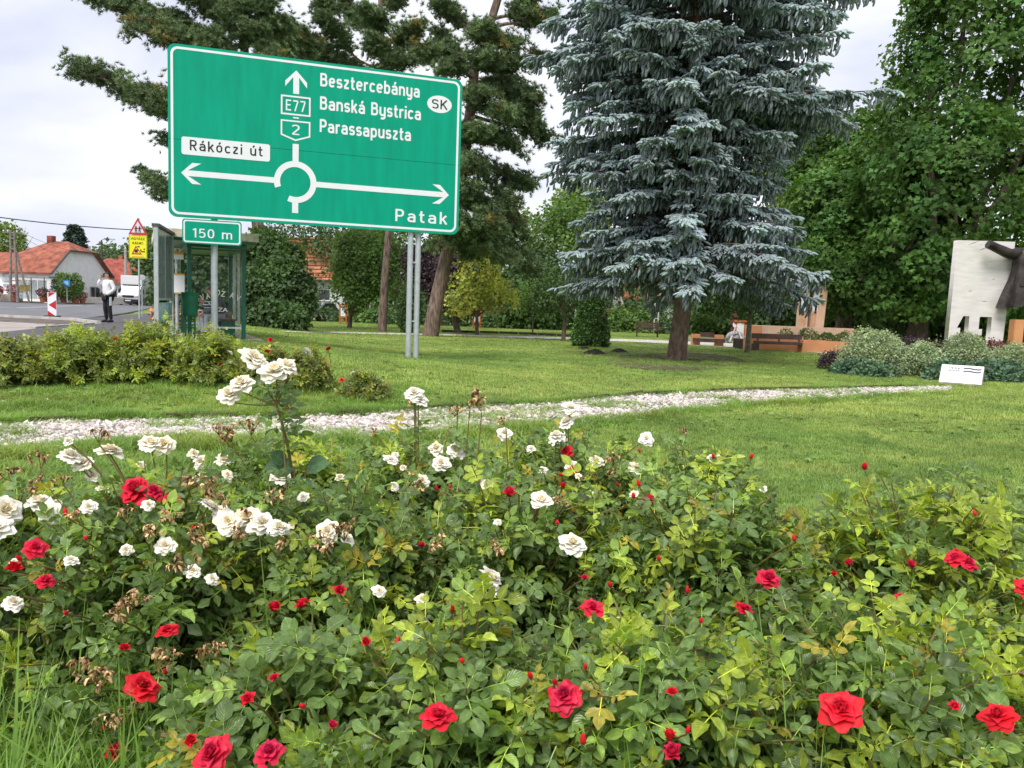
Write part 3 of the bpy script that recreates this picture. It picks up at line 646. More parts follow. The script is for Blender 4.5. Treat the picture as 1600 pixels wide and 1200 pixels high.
# local x along the shelter (away from camera), local y towards the right (back wall is at y = -1.3)
Ls, Ds, Hs = 3.0, 1.2, 2.2
MB().b2(-.3, Ls+.1, -1.62, .75, -.12, .012).build('base_slab', CONC, shel)
for x in (.0, Ls):
    for y in (0, -Ds): MB().box((x, y, Hs/2), (.09, .09, Hs)).build('post', DARKG, shel, bevel=.008)
GLS = glassmat('shelter_glass', (.10, .13, .13), .07)
FRW = mat('pale_frame', (.62, .66, .66), rough=.4)
for x in (0, Ls):
    MB().b2(x-.008, x+.008, -Ds+.06, -.06, .32, Hs-.12).build('glass_pane', GLS, shel)
    for zz in (.28, Hs-.1): MB().b2(x-.02, x+.02, -Ds+.05, -.05, zz-.02, zz+.02).build('rail', DARKG if zz > 1 else FRW, shel)
for i in range(3):
    x0 = i*Ls/3+.06; x1 = (i+1)*Ls/3-.02
    MB().b2(x0, x1, -Ds-.008, -Ds+.008, .32, Hs-.15).build('glass_pane', GLS, shel)
    MB().b2(x1-.0, x1+.05, -Ds-.03, -Ds+.03, .1, Hs-.1).build('mullion', FRW, shel)
MB().b2(0, Ls, -Ds-.025, -Ds+.025, .25, .3).build('rail', FRW, shel)
MB().b2(-.1, Ls+.1, -Ds-.05, .06, Hs-.06, Hs+.04).build('roof_beam', DARKG, shel)
MB().b2(-.3, Ls+.3, -Ds-.25, .68, Hs+.045, Hs+.11).build('roof_rim', DARKG, shel)
ROOFB = mat('weathered_roof', (.78, .66, .55), rough=.9, var=.18, vscale=7, bump=.3)
MB().b2(-.34, Ls+.34, -Ds-.30, .74, Hs+.112, Hs+.30).build('roof', ROOFB, shel, bevel=.01)
WOOD = mat('bench_wood', (.14, .085, .055), rough=.7, var=.3, vscale=6)
for k in range(3): MB().b2(.35, Ls-.3, -Ds+.12+k*.13, -Ds+.23+k*.13, .43, .47).build('bench_slat', WOOD, shel)
for x in (.45, 1.5, 2.6): MB().b2(x-.03, x+.03, -Ds+.15, -Ds+.45, .0, .43).build('bench_leg', DARKG, shel)
# lettering scratched white on the end pane, facing the camera
SCR = mat('white_scrawl', (.78, .78, .76), rough=.6)
mid = -.60
for s_, dx, dz, hh, tilt in (('V', .30, .88, .13, 18), ('A', .20, .93, .12, 12), ('J', .11, 1.0, .14, 6), ('O', .02, 1.02, .13, 0), ('Z', -.07, 1.0, .13, -8), ('A', -.24, .98, .13, -14), ('V', -.35, .92, .14, -20)):
    q = link('lettering', text_mesh(s_, hh*.72, hh, SCR, bold=.01), shel, (-.015, mid+dx*1.15, dz+.02)); q.rotation_euler = (0, 0, R(-90)); q.rotation_euler.rotate_axis('Y', R(-tilt))
for s_, dx, dz in (('VALA', .2, .80), ('ZA', -.02, .66)):
    q = link('lettering', text_mesh(s_, .22, .09, SCR, bold=.01), shel, (-.015, mid+dx, dz)); q.rotation_euler = (0, 0, R(-90))
# litter bin
lb = np.array([-7.33, 17.45]); bz = .43
bin_ = empty('litter_bin', (lb[0]-.02, lb[1], bz), R(10), 'dark green ribbed metal litter bin on legs in front of the shelter', 'litter bin')
BINM = mat('bin_green', (.01, .16, .085), rough=.35, var=.12, vscale=5)
prof = [(.15, .55)]+[(.155+.012*(k % 2)+.0012*k, .56+k*.036) for k in range(14)]+[(.185, 1.07), (.19, 1.09), (.16, 1.09), (.155, .8)]
MB().lathe(prof, 20, cap=True).build('bin_body', BINM, bin_, True)
for x in (-.1, .1): MB().tube([(x, .02, -.02), (x, .02, .7)], .02, 8).build('leg', BINM, bin_, True)
MB().tube([(-.1, .02, .3), (.1, .02, .3)], .014, 6).build('crossbar', BINM, bin_)

# bus-stop pole
p = at(277, 512, 20.5); bs = empty('bus_stop_pole', (p[0], p[1], float(gz(p[0], p[1]))), 0, 'grey bus stop pole with blue, orange and white plates behind the notice case', 'bus stop sign')
MB().tube([(0, 0, -.1), (0, 0, 2.42)], .045, 10).build('post', GALV, bs, True)
ORNG = mat('plate_orange', (.72, .38, .04), rough=.5, var=.05); BLUE = mat('plate_blue', (.02, .22, .62), rough=.45, var=.05)
MB().box((.02, -.06, 2.33), (.37, .02, .11)).build('plate', BLUE, bs); MB().box((.02, -.06, 2.262), (.37, .02, .025)).build('plate', WHITEP, bs)
MB().box((.02, -.06, 2.15), (.37, .02, .08)).build('plate', ORNG, bs); MB().box((.02, -.06, 2.044), (.37, .02, .13)).build('plate', WHITEP, bs)
MB().box((.05, -.06, 1.34), (.36, .03, .46)).build('timetable', WHITEP, bs); MB().box((.05, -.064, 1.59), (.36, .03, .04)).build('plate', ORNG, bs); MB().box((.05, -.064, 1.10), (.36, .03, .03)).build('plate', ORNG, bs)
MB().box((0, -.05, 1.80), (.06, .01, .14)).build('sticker', WHITEP, bs)

# children warning sign
p = ground_hit(218, 492); p = at(218, 492, 32); wz = float(gz(p[0], p[1]))
ws = empty('warning_sign', (p[0], p[1], p[2]), 0, 'red bordered triangle sign above a yellow board on a grey pole', 'road sign')
MB().tube([(0, 0, -.3), (0, 0, 3.95)], .035, 10).build('post', GALV, ws, True)
REDP = mat('sign_red', (.50, .035, .06), rough=.45, var=.08); YEL = mat('sign_yellow', (.80, .76, .02), rough=.45, var=.04)
PINKW = mat('faded_white', (.70, .62, .66), rough=.5, var=.05)
def tri(s, z0): return [(-s/2, z0), (s/2, z0), (0, z0+s*.866)]
MB().prism(tri(.80, 3.28), -.06, -.045, 'y').build('triangle_plate', REDP, ws)
tp = flat([(-.27, 3.365), (.27, 3.365), (0, 3.365+.47)], -.064).build('triangle_face', PINKW, ws)
for x in (-.075, .075):
    m_ = MB(); m_.lathe([(.002, -.035), (.035, 0), (.002, .035)], 8, (x, -.07, 3.60), False); m_.box((x, -.07, 3.51), (.05, .006, .11)); m_.box((x-.03, -.07, 3.43), (.025, .006, .1)); m_.box((x+.03, -.07, 3.42), (.025, .006, .09)); m_.box((x, -.07, 3.535), (.16, .006, .025))
    m_.build('child_symbol', BLACKP, ws)
MB().b2(-.375, .375, -.075, -.055, 2.32, 3.26).build('yellow_board', YEL, ws)
mb = MB(); ringpoly(mb, [(-.36, 2.335), (.36, 2.335), (.36, 3.245), (-.36, 3.245)], [(-.345, 2.35), (.345, 2.35), (.345, 3.23), (-.345, 3.23)], -.079); mb.build('board_edge', mat('dark_olive', (.2, .2, .02), rough=.5), ws)
link('lettering', text_mesh('VIGYÁZZ', .60, .095, BLACKP, bold=.02), ws, (-.30, -.079, 3.07)); link('lettering', text_mesh('RÁNK!', .44, .10, BLACKP, bold=.02), ws, (-.22, -.079, 2.89))
mb = MB(); ringpoly(mb, [(-.27, 2.48), (.17, 2.48), (-.08, 2.84)], [(-.19, 2.53), (.08, 2.53), (-.075, 2.76)], -.081); mb.build('triangle_symbol', REDP, ws)
for c_, d_ in (((-.07, -.083, 2.62), (.13, .006, .12)), ((.12, -.083, 2.66), (.05, .006, .06)), ((.21, -.083, 2.60), (.16, .006, .04)), ((.26, -.083, 2.70), (.05, .006, .06)), ((.03, -.083, 2.80), (.09, .006, .04))): MB().box(c_, d_).build('children_symbol', BLACKP, ws)
MB().b2(-.25, .25, -.081, -.079, 2.375, 2.40).build('print_line', ORNG, ws)
p = at(222.5, 488, 36); bp_ = empty('sign_pole', (p[0], p[1], p[2]), 0, 'thin grey pole carrying the back of a small round sign behind the warning sign', 'pole')
MB().tube([(0, 0, -.3), (0, 0, 1.75)], .03, 8).build('post', GALV, bp_, True); MB().prism([(.17*math.cos(t), 1.62+.13*math.sin(t)) for t in np.linspace(0, 6.28, 17)[:-1]], -.03, -.015, 'y').build('plate', GALV, bp_)

# red and white guidance beacon
p = at(82, 497, 31); bc = empty('traffic_beacon', (p[0], p[1], .42), R(5), 'red and white striped traffic beacon standing at the kerb', 'traffic beacon')
REDB = mat('beacon_red', (.55, .02, .035), rough=.4, var=.05)
MB().b2(-.17, .17, -.02, .02, .06, 1.0).build('panel', WHITEP, bc, bevel=.005)
for zc_ in (.10, .90): flat([(-.165, zc_-.04+.12*0), (.12, zc_-.04), (-.165, zc_+.16)] if zc_ < .5 else [(-.13, zc_+.09), (.16, zc_+.09), (-.13, zc_-.10)], -.023).build('stripe', REDB, bc)
flat([(-.13, .49), (.16, .68), (.16, .30)], -.023).build('stripe', REDB, bc)
MB().box((0, 0, .03), (.5, .36, .07)).build('foot', mat('rubber_foot', (.05, .05, .05), rough=.8), bc, bevel=.01)
# ------------------------------------------------------------------ people
SKIN = mat('skin', (.55, .30, .22), rough=.55, var=.08, vscale=12)
def skin(name, V, E, rad, m, parent, sub=2):
    me = bpy.data.meshes.new(name); me.from_pydata(V, E, [])
    me.materials.append(m); o = link(name, me, parent)
    md = o.modifiers.new('skin', 'SKIN'); md.use_smooth_shade = True
    for i, r in enumerate(rad):
        d = me.skin_vertices[0].data[i]; d.radius = r if isinstance(r, tuple) else (r, r); d.use_root = (i == 0)
    s_ = o.modifiers.new('sub', 'SUBSURF'); s_.levels = sub; s_.render_levels = sub
    return o
def chain(pts): return [(i, i+1) for i in range(len(pts)-1)]
def ell(mb, c, r, n=10, m_=8):
    mb.lathe([(max(.0005, r[0]*math.sin(math.pi*k/m_)), -r[2]*math.cos(math.pi*k/m_)) for k in range(m_+1)], n, c, True)
    base = len(mb.v)-n*(m_+1)
    for i in range(base, len(mb.v)):
        x, y, z = mb.v[i]; mb.v[i] = (x, c[1]+(y-c[1])*r[1]/r[0], z)
    return mb
def hand(parent, wrist, fingers_to, spread_dir, palm_n, size=.17, m=SKIN):
    """palm plus five bent fingers"""
    w0, d, s, n_ = [np.array(a, float) for a in (wrist, fingers_to, spread_dir, palm_n)]
    d = d/np.linalg.norm(d); s = s/np.linalg.norm(s); n_ = n_/np.linalg.norm(n_)
    V = [tuple(w0), tuple(w0+d*size*.25), tuple(w0+d*size*.48)]; E = [(0, 1), (1, 2)]; rd = [(.024, .022), (.036, .02), (.038, .018)]
    for k, (o_, L) in enumerate(zip((-.032, -.011, .011, .031), (.40, .46, .43, .34))):
        b0 = len(V); p0 = w0+d*size*.5+s*o_
        V += [tuple(p0), tuple(p0+d*size*L*.5+n_*.008), tuple(p0+d*size*L*.85+n_*.035)]
        E += [(2, b0), (b0, b0+1), (b0+1, b0+2)]; rd += [.0095, .009, .0075]
    b0 = len(V); V += [tuple(w0+d*size*.22-s*.045), tuple(w0+d*size*.45-s*.065+n_*.015), tuple(w0+d*size*.6-s*.06+n_*.03)]
    E += [(1, b0), (b0, b0+1), (b0+1, b0+2)]; rd += [.012, .0105, .009]
    return skin('hand', V, E, rd, m, parent, 1)
def face(parent, c, fd, sc=1.0, hair=None, hairlen=0):
    """eyes, nose, mouth, ears and hair on a head centred at c looking along fd"""
    fd = np.array(fd, float); fd /= np.linalg.norm(fd); sd = np.cross(fd, [0, 0, 1]); sd /= np.linalg.norm(sd); u = np.cross(sd, fd); c = np.array(c)
    DK = BLACKP
    for k in (-1, 1):
        ell(MB(), tuple(c+fd*.088*sc+sd*k*.032*sc+u*.012*sc), (.011, .008, .008)).build('eye', DK, parent, True)
        ell(MB(), tuple(c+sd*k*.078*sc-u*.005*sc), (.014, .022, .034)).build('ear', SKIN, parent, True)
        ell(MB(), tuple(c+fd*.090*sc+sd*k*.032*sc+u*.030*sc), (.018, .006, .005)).build('eyebrow', hair, parent, True)
    MB().tube([tuple(c+fd*.085*sc+u*.015*sc), tuple(c+fd*.108*sc-u*.022*sc), tuple(c+fd*.088*sc-u*.03*sc)], [.008, .015, .008], 8).build('nose', SKIN, parent, True)
    ell(MB(), tuple(c+fd*.085*sc-u*.055*sc), (.024, .008, .007)).build('mouth', mat('lips', (.42, .14, .12), rough=.5), parent, True)
    mb = MB(); ell(mb, (0, 0, 0), (.088*sc, .100*sc, .098*sc), 14, 10)
    vs = []
    for v in mb.v:
        v = np.array(v); 
        if v[2] < .02 and v[1] < .02: v = v*.8
        vs.append(tuple(c-fd*.022*sc+sd*v[0]-fd*v[1]+u*(v[2]*1.0+.018)))
    mb.v = vs; mb.build('hair', hair, parent, True)
HAIRD = mat('hair_dark', (.02, .015, .012), rough=.6, var=.2, vscale=40)
# standing man on the footpath, phone at his ear
p = at(169, 505, 27); man = empty('person', (p[0], p[1], .437), R(-28), 'man in white and grey track jacket and black trousers talking on a phone', 'person')
body = [(0, 0, .93), (0, .01, 1.12), (0, .0, 1.32), (0, .01, 1.46), (0, -.005, 1.54), (0, -.015, 1.63), (0, -.01, 1.70)]
Rarm = [(-.19, 0, 1.40), (-.29, -.08, 1.16), (-.20, -.20, 1.36), (-.13, -.155, 1.545)]
Larm = [(.19, .01, 1.40), (.31, .05, 1.15), (.20, -.13, .99), (.14, -.17, .98)]
RL = [(-.10, 0, .88), (-.115, -.02, .48), (-.12, .03, .09)]; LL = [(.10, 0, .88), (.13, -.03, .48), (.15, .02, .09)]
V = body+Rarm+Larm+RL+LL; b = len(body)
E = chain(body)+[(2, b)]+[(b+i, b+i+1) for i in range(3)]+[(2, b+4)]+[(b+4+i, b+5+i) for i in range(3)]+[(0, b+8), (b+8, b+9), (b+9, b+10), (0, b+11), (b+11, b+12), (b+12, b+13)]
skin('body', V, E, [(.14, .11), (.14, .10), (.15, .10), (.06, .06), (.058, .058), (.082, .098), (.07, .085)]+[.05, .042, .034, .026]*2+[.085, .06, .04]*2, SKIN, man)
WJ = mat('white_jacket', (.74, .75, .78), rough=.7, var=.06, vscale=7, bump=.4, bscale=14); GJ = mat('grey_band', (.30, .32, .36), rough=.8)
jk = [(0, 0, .93), (0, .0, 1.05), (0, 0, 1.22), (0, 0, 1.36), (0, .01, 1.475)]
Vj = jk+Rarm[:3]+[(-.15, -.17, 1.49)]+Larm; bj = 5
skin('jacket', Vj, chain(jk)+[(3, bj)]+[(bj+i, bj+i+1) for i in range(3)]+[(3, bj+4)]+[(bj+4+i, bj+5+i) for i in range(3)], [(.185, .145), (.20, .155), (.20, .15), (.185, .13), (.085, .08)]+[.085, .072, .06, .045]*2, WJ, man)
skin('jacket_hem', [(0, 0, .91), (0, 0, .97)], [(0, 1)], [(.19, .15), (.195, .152)], GJ, man)
BT = mat('black_trousers', (.015, .016, .022), rough=.8, var=.2)
Vt = [(0, 0, .92)]+RL+LL
skin('trousers', Vt, [(0, 1), (1, 2), (2, 3), (0, 4), (4, 5), (5, 6)], [(.155, .13), .105, .08, .058, .105, .08, .058], BT, man)
MB().box((.218, -.045, .74), (.02, .075, .30), .1).build('side_stripe', WHITEP, man)
for x, y, a in ((-.12, .0, -.15), (.15, -.01, .25)):
    MB().tube([(x, y+.09, .05), (x+.0*a, y-.02, .055), (x+math.sin(a)*.1, y-.13, .035), (x+math.sin(a)*.12, y-.17, .028)], [.04, .05, .045, .022], 10).build('shoe', BLACKP, man, True)
hand(man, (-.135, -.155, 1.53), (.3, .15, 1), (.3, -1, .2), (1, .2, 0), .15)
hand(man, (.15, -.165, .985), (-1, -.15, -.2), (0, .2, 1), (0, 1, 0), .13)
MB().box((-.092, -.075, 1.63), (.014, .07, .14)).build('phone', BLACKP, man, bevel=.003)
face(man, (0, -.015, 1.635), (-.15, -1, -.08), 1.0, HAIRD)

# two people sitting in the shelter (local frame of each: facing -y)
STRIPE = bpy.data.materials.new('striped_knit'); STRIPE.use_nodes = True; t = STRIPE.node_tree; b_ = t.nodes['Principled BSDF']; b_.inputs['Roughness'].default_value = .9
tcx = N('ShaderNodeTexCoord', t); wv = N('ShaderNodeTexWave', t, bands_direction='Z'); wv.inputs['Scale'].default_value = 4.2; wv.inputs['Distortion'].default_value = .6
cr_ = N('ShaderNodeValToRGB', t); cr_.color_ramp.interpolation = 'CONSTANT'; cr_.color_ramp.elements[0].color = (.02, .025, .045, 1); cr_.color_ramp.elements[1].position = .68; cr_.color_ramp.elements[1].color = (.60, .63, .70, 1)
t.links.new(tcx.outputs['Object'], wv.inputs[0]); t.links.new(wv.outputs[0], cr_.inputs[0]); t.links.new(cr_.outputs[0], b_.inputs['Base Color'])
def sitter(loc, rz, label, top, legs, lean, hairm, red=False):
    m = empty('person', loc, rz, label, 'person', 'people waiting in the bus shelter')
    h = .50; c, s = math.cos(lean), math.sin(lean)
    def T(l, x=0, f=0): return (x, -s*l-f, h+.02+c*l)
    sp_ = [T(0), T(.18), T(.38), T(.50), T(.57, 0, .02), T(.66, 0, .05), T(.73, 0, .06)]
    ra = [T(.42, -.19), T(.20, -.27, .05), (-.16, -.46, h+.12), (-.08, -.52, h+.08)]; la = [T(.42, .19), T(.20, .27, .05), (.16, -.46, h+.12), (.08, -.52, h+.07)]
    rl = [(-.10, 0, h), (-.13, -.44, h+.03), (-.12, -.46, .09)]; ll = [(.10, 0, h), (.13, -.42, h+.03), (.14, -.40, .09)]
    V = sp_+ra+la+rl+ll; b = 7
    E = chain(sp_)+[(2, b)]+[(b+i, b+i+1) for i in range(3)]+[(2, b+4)]+[(b+4+i, b+5+i) for i in range(3)]+[(0, b+8), (b+8, b+9), (b+9, b+10), (0, b+11), (b+11, b+12), (b+12, b+13)]
    skin('body', V, E, [(.14, .11), (.14, .11), (.15, .10), (.06, .06), (.058, .058), (.08, .095), (.07, .08)]+[.05, .042, .034, .026]*2+[.085, .06, .04]*2, SKIN, m)
    tp = sp_[:3]+[T(.485)]
    skin('jacket', tp+ra[:3]+[tuple(np.array(ra[2])*.4+np.array(ra[3])*.6)]+la[:3]+[tuple(np.array(la[2])*.4+np.array(la[3])*.6)], chain(tp)+[(2, 4), (4, 5), (5, 6), (6, 7), (2, 8), (8, 9), (9, 10), (10, 11)], [(.19, .16), (.195, .165), (.19, .14), (.085, .08)]+[.085, .072, .056, .046]*2, top, m)
    skin('trousers', [(0, 0, h)]+rl+ll, [(0, 1), (1, 2), (2, 3), (0, 4), (4, 5), (5, 6)], [(.15, .12), .10, .082, .06, .10, .082, .06], legs, m)
    for q in (rl[2], ll[2]): MB().tube([(q[0], q[1]+.07, .05), (q[0], q[1]-.03, .055), (q[0], q[1]-.15, .035), (q[0], q[1]-.18, .03)], [.04, .052, .045, .02], 10).build('shoe', BLACKP, m, True)
    for a_, sx in ((ra[3], 1), (la[3], -1)): hand(m, a_, (sx*.6, -.6, -.5), (.2*sx, -.5, .8), (-.2, .4, -1), .15)
    hc = np.array(sp_[5]); fdv = (0, -1, -.5 if lean > .6 else -.25)
    face(m, tuple(hc), fdv, 1.0, hairm)
    return m
def shel_pt(x, y, z=0):
    a = R(116); return (-7.58+x*math.cos(a)-y*math.sin(a), 17.97+x*math.sin(a)+y*math.cos(a), zs+.015+z)
GREYH = mat('hair_grey_brown', (.11, .07, .05), rough=.7, var=.2)
sitter(shel_pt(1.75, -.82), R(116+180), 'seated person in dark striped top leaning forward behind the litter bin', STRIPE, mat('grey_trousers', (.36, .38, .43), rough=.85, var=.12, bump=.3, bscale=12), .85, GREYH)
sitter(shel_pt(1.0, -.86), R(116+180), 'seated person in charcoal jacket hunched on the shelter bench', mat('charcoal_jacket', (.11, .115, .125), rough=.85, var=.2, bump=.3, bscale=12), bpy.data.materials['grey_trousers'], .42, GREYH)
bag = empty('shopping_bag', shel_pt(.42, -.90, .475), R(116), 'small grey and brown bag on the shelter bench', 'bag')
MB().box((0, 0, .09), (.12, .16, .18), 0, .85).build('bag_body', mat('bag_brown', (.20, .15, .12), rough=.8, var=.4, vscale=14), bag, bevel=.015)
MB().tube([(-.03, -.06, .21), (-.03, -.04, .33), (-.03, .04, .33), (-.03, .06, .21)], .008, 6).build('handle', BLACKP, bag)

# ------------------------------------------------------------------ far side of the street
def tilemat(name, col, sc):
    m = mat(name, col, rough=.8, var=.28, vscale=1.6, bump=0); t = m.node_tree; b = [n for n in t.nodes if n.type == 'BSDF_PRINCIPLED'][0]
    tc = N('ShaderNodeTexCoord', t); wv = N('ShaderNodeTexWave', t, bands_direction='Z', wave_profile='SAW'); wv.inputs['Scale'].default_value = sc; wv.inputs['Distortion'].default_value = .4
    t.links.new(tc.outputs['Object'], wv.inputs[0]); bp = N('ShaderNodeBump', t); bp.inputs['Strength'].default_value = .8; bp.inputs['Distance'].default_value = .06
    t.links.new(wv.outputs[0], bp.inputs['Height']); t.links.new(bp.outputs[0], b.inputs['Normal']); return m
TILE = tilemat('red_roof_tile', (.36, .115, .07), 1.4); TILE2 = tilemat('orange_roof_tile', (.48, .21, .11), 1.2)
GLD = mat('dark_window', (.03, .035, .045), rough=.15, var=.1, spec=.6); WFR = mat('window_frame', (.45, .40, .36), rough=.7)
DKW = mat('dark_barge', (.10, .085, .075), rough=.8)
hs = empty('house', (-43.3, 72, .5), R(-9), 'white rendered house with red tiled half-hipped roof across the street', 'house')
hw = MB(); eh = 2.95
hw.add([(0, 0, -.5), (0, 8, -.5), (0, 8, eh), (0, 5.75, 5.0), (0, 2.25, 5.0), (0, 0, eh), (-8.2, 0, -.5), (-8.2, 8, -.5), (-8.2, 8, eh), (-8.2, 0, eh)],
       [(0, 1, 2, 3, 4, 5), (0, 5, 9, 6), (1, 7, 8, 2), (6, 9, 8, 7)])
hw.build('wall', WALLW, hs)
ov = .35; rf = MB()
A, B = (-1.35, 4, 5.95), (-3.2, 4, 5.95)
# roof planes with thickness
def plane(mb, pts, th=.14):
    n = len(pts); mb.add(list(pts)+[(x, y, z-th) for x, y, z in pts], [tuple(range(n)), tuple(range(n, 2*n))[::-1]]+[(i, (i+1) % n, n+(i+1) % n, n+i) for i in range(n)])
plane(rf, [(ov, -ov, eh-.22), (-8.2-ov, -ov, eh-.22), B, A, (ov, 2.15, 5.06)]); plane(rf, [(ov, 8+ov, eh-.22), (ov, 5.85, 5.06), A, B, (-8.2-ov, 8+ov, eh-.22)])
plane(rf, [(ov, 2.15, 5.06), A, (ov, 5.85, 5.06)]); plane(rf, [(-8.2-ov, -ov, eh-.22), (-8.2-ov, 8+ov, eh-.22), B])
roof = rf.build('roof', TILE, hs)
MB().box((-3.1, 3.9, 6.1), (.6, .5, .7)).build('chimney', TILE, roof)
for a, b in (((ov+.02, -ov, eh-.3), (ov+.02, 2.15, 4.98)), ((ov+.02, 2.15, 4.98), (ov+.02, 5.85, 4.98)), ((ov+.02, 5.85, 4.98), (ov+.02, 8+ov, eh-.3))): MB().tube([a, b], .09, 6).build('barge_board', DKW, roof)
wn = MB().box((.0, 5.9, 1.05), (.06, 1.3, 1.1)).build('window', GLD, hs)
for y in (5.25, 5.9, 6.55): MB().box((.04, y, 1.05), (.06, .09, 1.16)).build('frame', WFR, wn)
for y in (.49, 1.61): MB().box((.045, 5.9, y), (.06, 1.4, .08)).build('frame', WFR, wn)
# lower wing
wg = MB(); wg.add([(-8.25, .4, -.5), (-26, .4, -.5), (-26, .4, eh-.2), (-8.25, .4, eh-.2)], [(0, 1, 2, 3)]); wg.b2(-26, -8.25, .45, 7.4, -.5, eh-.2); wg.build('wing_wall', WALLW, hs)
wr = MB(); plane(wr, [(-7.9, .05, eh-.4), (-26.5, .05, eh-.4), (-26.5, 4, 4.75), (-6.2, 4, 4.75)]); plane(wr, [(-6.2, 4, 4.75), (-26.5, 4, 4.75), (-26.5, 7.8, eh-.4), (-7.9, 7.8, eh-.4)]); wr.build('wing_roof', TILE, hs)
for x in (-9.6, -13.0, -17): 
    w2 = MB().box((x, .38, 1.2), (.85, .08, 1.0)).build('window', GLD, hs); MB().box((x, .34, 1.2), (.07, .06, 1.0)).build('frame', WFR, w2); MB().box((x, .33, .66), (1.0, .12, .08)).build('sill', WALLW, w2)
MB().box((-4.6, -.04, 2.15), (.9, .06, .75)).build('wall_panel', mat('grey_panel', (.42, .47, .50), rough=.6), hs)
MB().box((-4.6, -.04, 1.45), (.75, .06, .25)).build('wall_panel', mat('grey_panel2', (.35, .40, .45), rough=.6), hs)
# low white forecourt wall
for (x0, y0, x1, y1, lab) in ((-60, 68.6, -45.2, 70.8, 'low white forecourt wall behind the flower tubs'), (-43.6, 71.2, -36.5, 84, 'low pale wall running past the end of the white house')):
    d = np.array([x1-x0, y1-y0]); L = np.linalg.norm(d); o = MB().box(((x0+x1)/2, (y0+y1)/2, .82), (L, .25, .62), math.atan2(d[1], d[0])).build('garden_wall', mat('cream_wall', (.62, .57, .52), rough=.9, var=.1, vscale=1), None, bevel=.02); tag(o, lab, 'wall')
# far bus shelter with grey flat roof
fs_ = empty('far_bus_shelter', (-43.4, 69.3, .53), R(8), 'small open bus shelter across the road in front of the white house', 'bus shelter')
for x in (-2.2, 0, 2.2): 
    MB().tube([(x*.5-.3, .6, 0), (x*.5-.3, .6, 2.15)], .04, 6).build('post', DARKG, fs_); 
MB().b2(-1.9, 1.7, -.6, .8, 2.15, 2.32).build('roof', mat('shelter_roof_grey', (.30, .32, .31), rough=.7), fs_)
for x in (-1.35, -.55, .25): MB().b2(x, x+.75, .59, .61, .25, 1.95).build('glass_pane', glassmat('far_glass', (.5, .6, .6), .5), fs_)
MB().b2(-1.2, -.4, .5, .55, .9, 1.5).build('notice', mat('yellow_notice', (.65, .50, .10), rough=.6), fs_)
p = at(105, 468, 70); b2_ = empty('far_bus_sign', (p[0], p[1], .53), 0, 'blue square bus stop sign across the road', 'road sign')
MB().tube([(0, 0, 0), (0, 0, 1.9)], .04, 6).build('post', GALV, b2_); MB().box((0, -.05, 1.75), (.6, .03, .6)).build('plate', BLUE, b2_); MB().box((0, -.07, 1.78), (.34, .02, .32)).build('symbol', mat('pale_blue', (.35, .55, .75), rough=.5), b2_)
# flower tubs
POT = mat('terracotta_tub', (.40, .14, .06), rough=.8, var=.2)
FLW = leafmat('tub_flowers', (1, 1, 1), rough=.6, trans=.1, vary=.1)
def tub(px, py, Yt, s, col, lab):
    p = at(px, py, Yt); e = empty('flower_tub', (p[0], p[1], .53), 0, lab, 'flower tub', 'flower tubs along the far pavement')
    MB().lathe([(.28*s, 0), (.36*s, .42*s), (.40*s, .44*s), (.40*s, .52*s), (.34*s, .52*s)], 14).build('tub', POT, e, True)
    r = np.random.default_rng(int(px)+100); n = 420
    d = nrm(r.normal(0, 1, (n, 3))); P = d*[.62*s, .62*s, .45*s]*r.uniform(.5, 1, (n, 1))**.5+[0, 0, .95*s]
    isf = r.uniform(0, 1, n) < .5
    tn = np.where(isf[:, None], np.array(col)*r.uniform(.7, 1.1, (n, 1)), np.array([.06, .13, .04])*r.uniform(.6, 1.3, (n, 1)))
    T = np.array([[0, 0, 0], [-.5, .5, .1], [0, 1, 0], [.5, .5, .1]])
    V, Fo, tt, _ = stamp(T, np.array([[0, 1, 2, 3]]), frames(nrm(r.normal(0, 1, (n, 3))), d+[0, 0, .4]), P, np.full(n, .16*s), tn)
    link('flowers', np_mesh('flowers', V, Fo, FLW, tt, smooth=False), e)['kind'] = 'stuff'
for a in ((-6, 473, 69.5, 1.0, (.6, .05, .08), 'flower tub with deep red flowers, nearest the left end of the forecourt wall'), (23, 473, 70, 1.05, (.65, .18, .28), 'flower tub with pink flowers standing left of the far bus shelter'),
          (68, 473, 70, .9, (.5, .12, .2), 'flower tub with dark pink flowers beside the traffic beacon'), (100, 473, 71, .85, (.6, .2, .3), 'flower tub with pale pink flowers below the blue bus stop sign'),
          (118, 473, 71.5, .9, (.75, .7, .6), 'flower tub with white flowers right of the blue bus stop sign'), (129, 473, 72, .75, (.7, .3, .32), 'small flower tub with salmon flowers, last before the hedge')): tub(*a)
# electricity pole (A-shaped concrete), lamp posts and wires
CP = mat('pole_concrete', (.26, .22, .20), rough=.9, var=.2, vscale=5)
p = at(22, 462, 66); ep = empty('electricity_pole', (p[0], p[1], .5), R(10), 'weathered lattice concrete electricity pole with a cross arm', 'utility pole')
for sx in (-.28, .28): MB().tube([(sx, 0, 0), (sx*.5, 0, 6.0)], [.13, .09], 8).build('leg', CP, ep)
for zz in (.9, 1.8, 2.7, 3.6, 4.5, 5.4): MB().box((0, 0, zz), (.5-.04*zz, .1, .1)).build('rung', CP, ep)
MB().tube([(1.05, .3, 0), (.25, 0, 4.4)], .08, 6).build('strut', CP, ep)
MB().box((0, 0, 5.85), (1.6, .1, .1)).build('cross_arm', CP, ep)
for x in (-.7, -.35, .35, .7): MB().lathe([(.03, 0), (.06, .06), (.04, .16)], 8, (x, 0, 5.9)).build('insulator', WHITEP, ep)
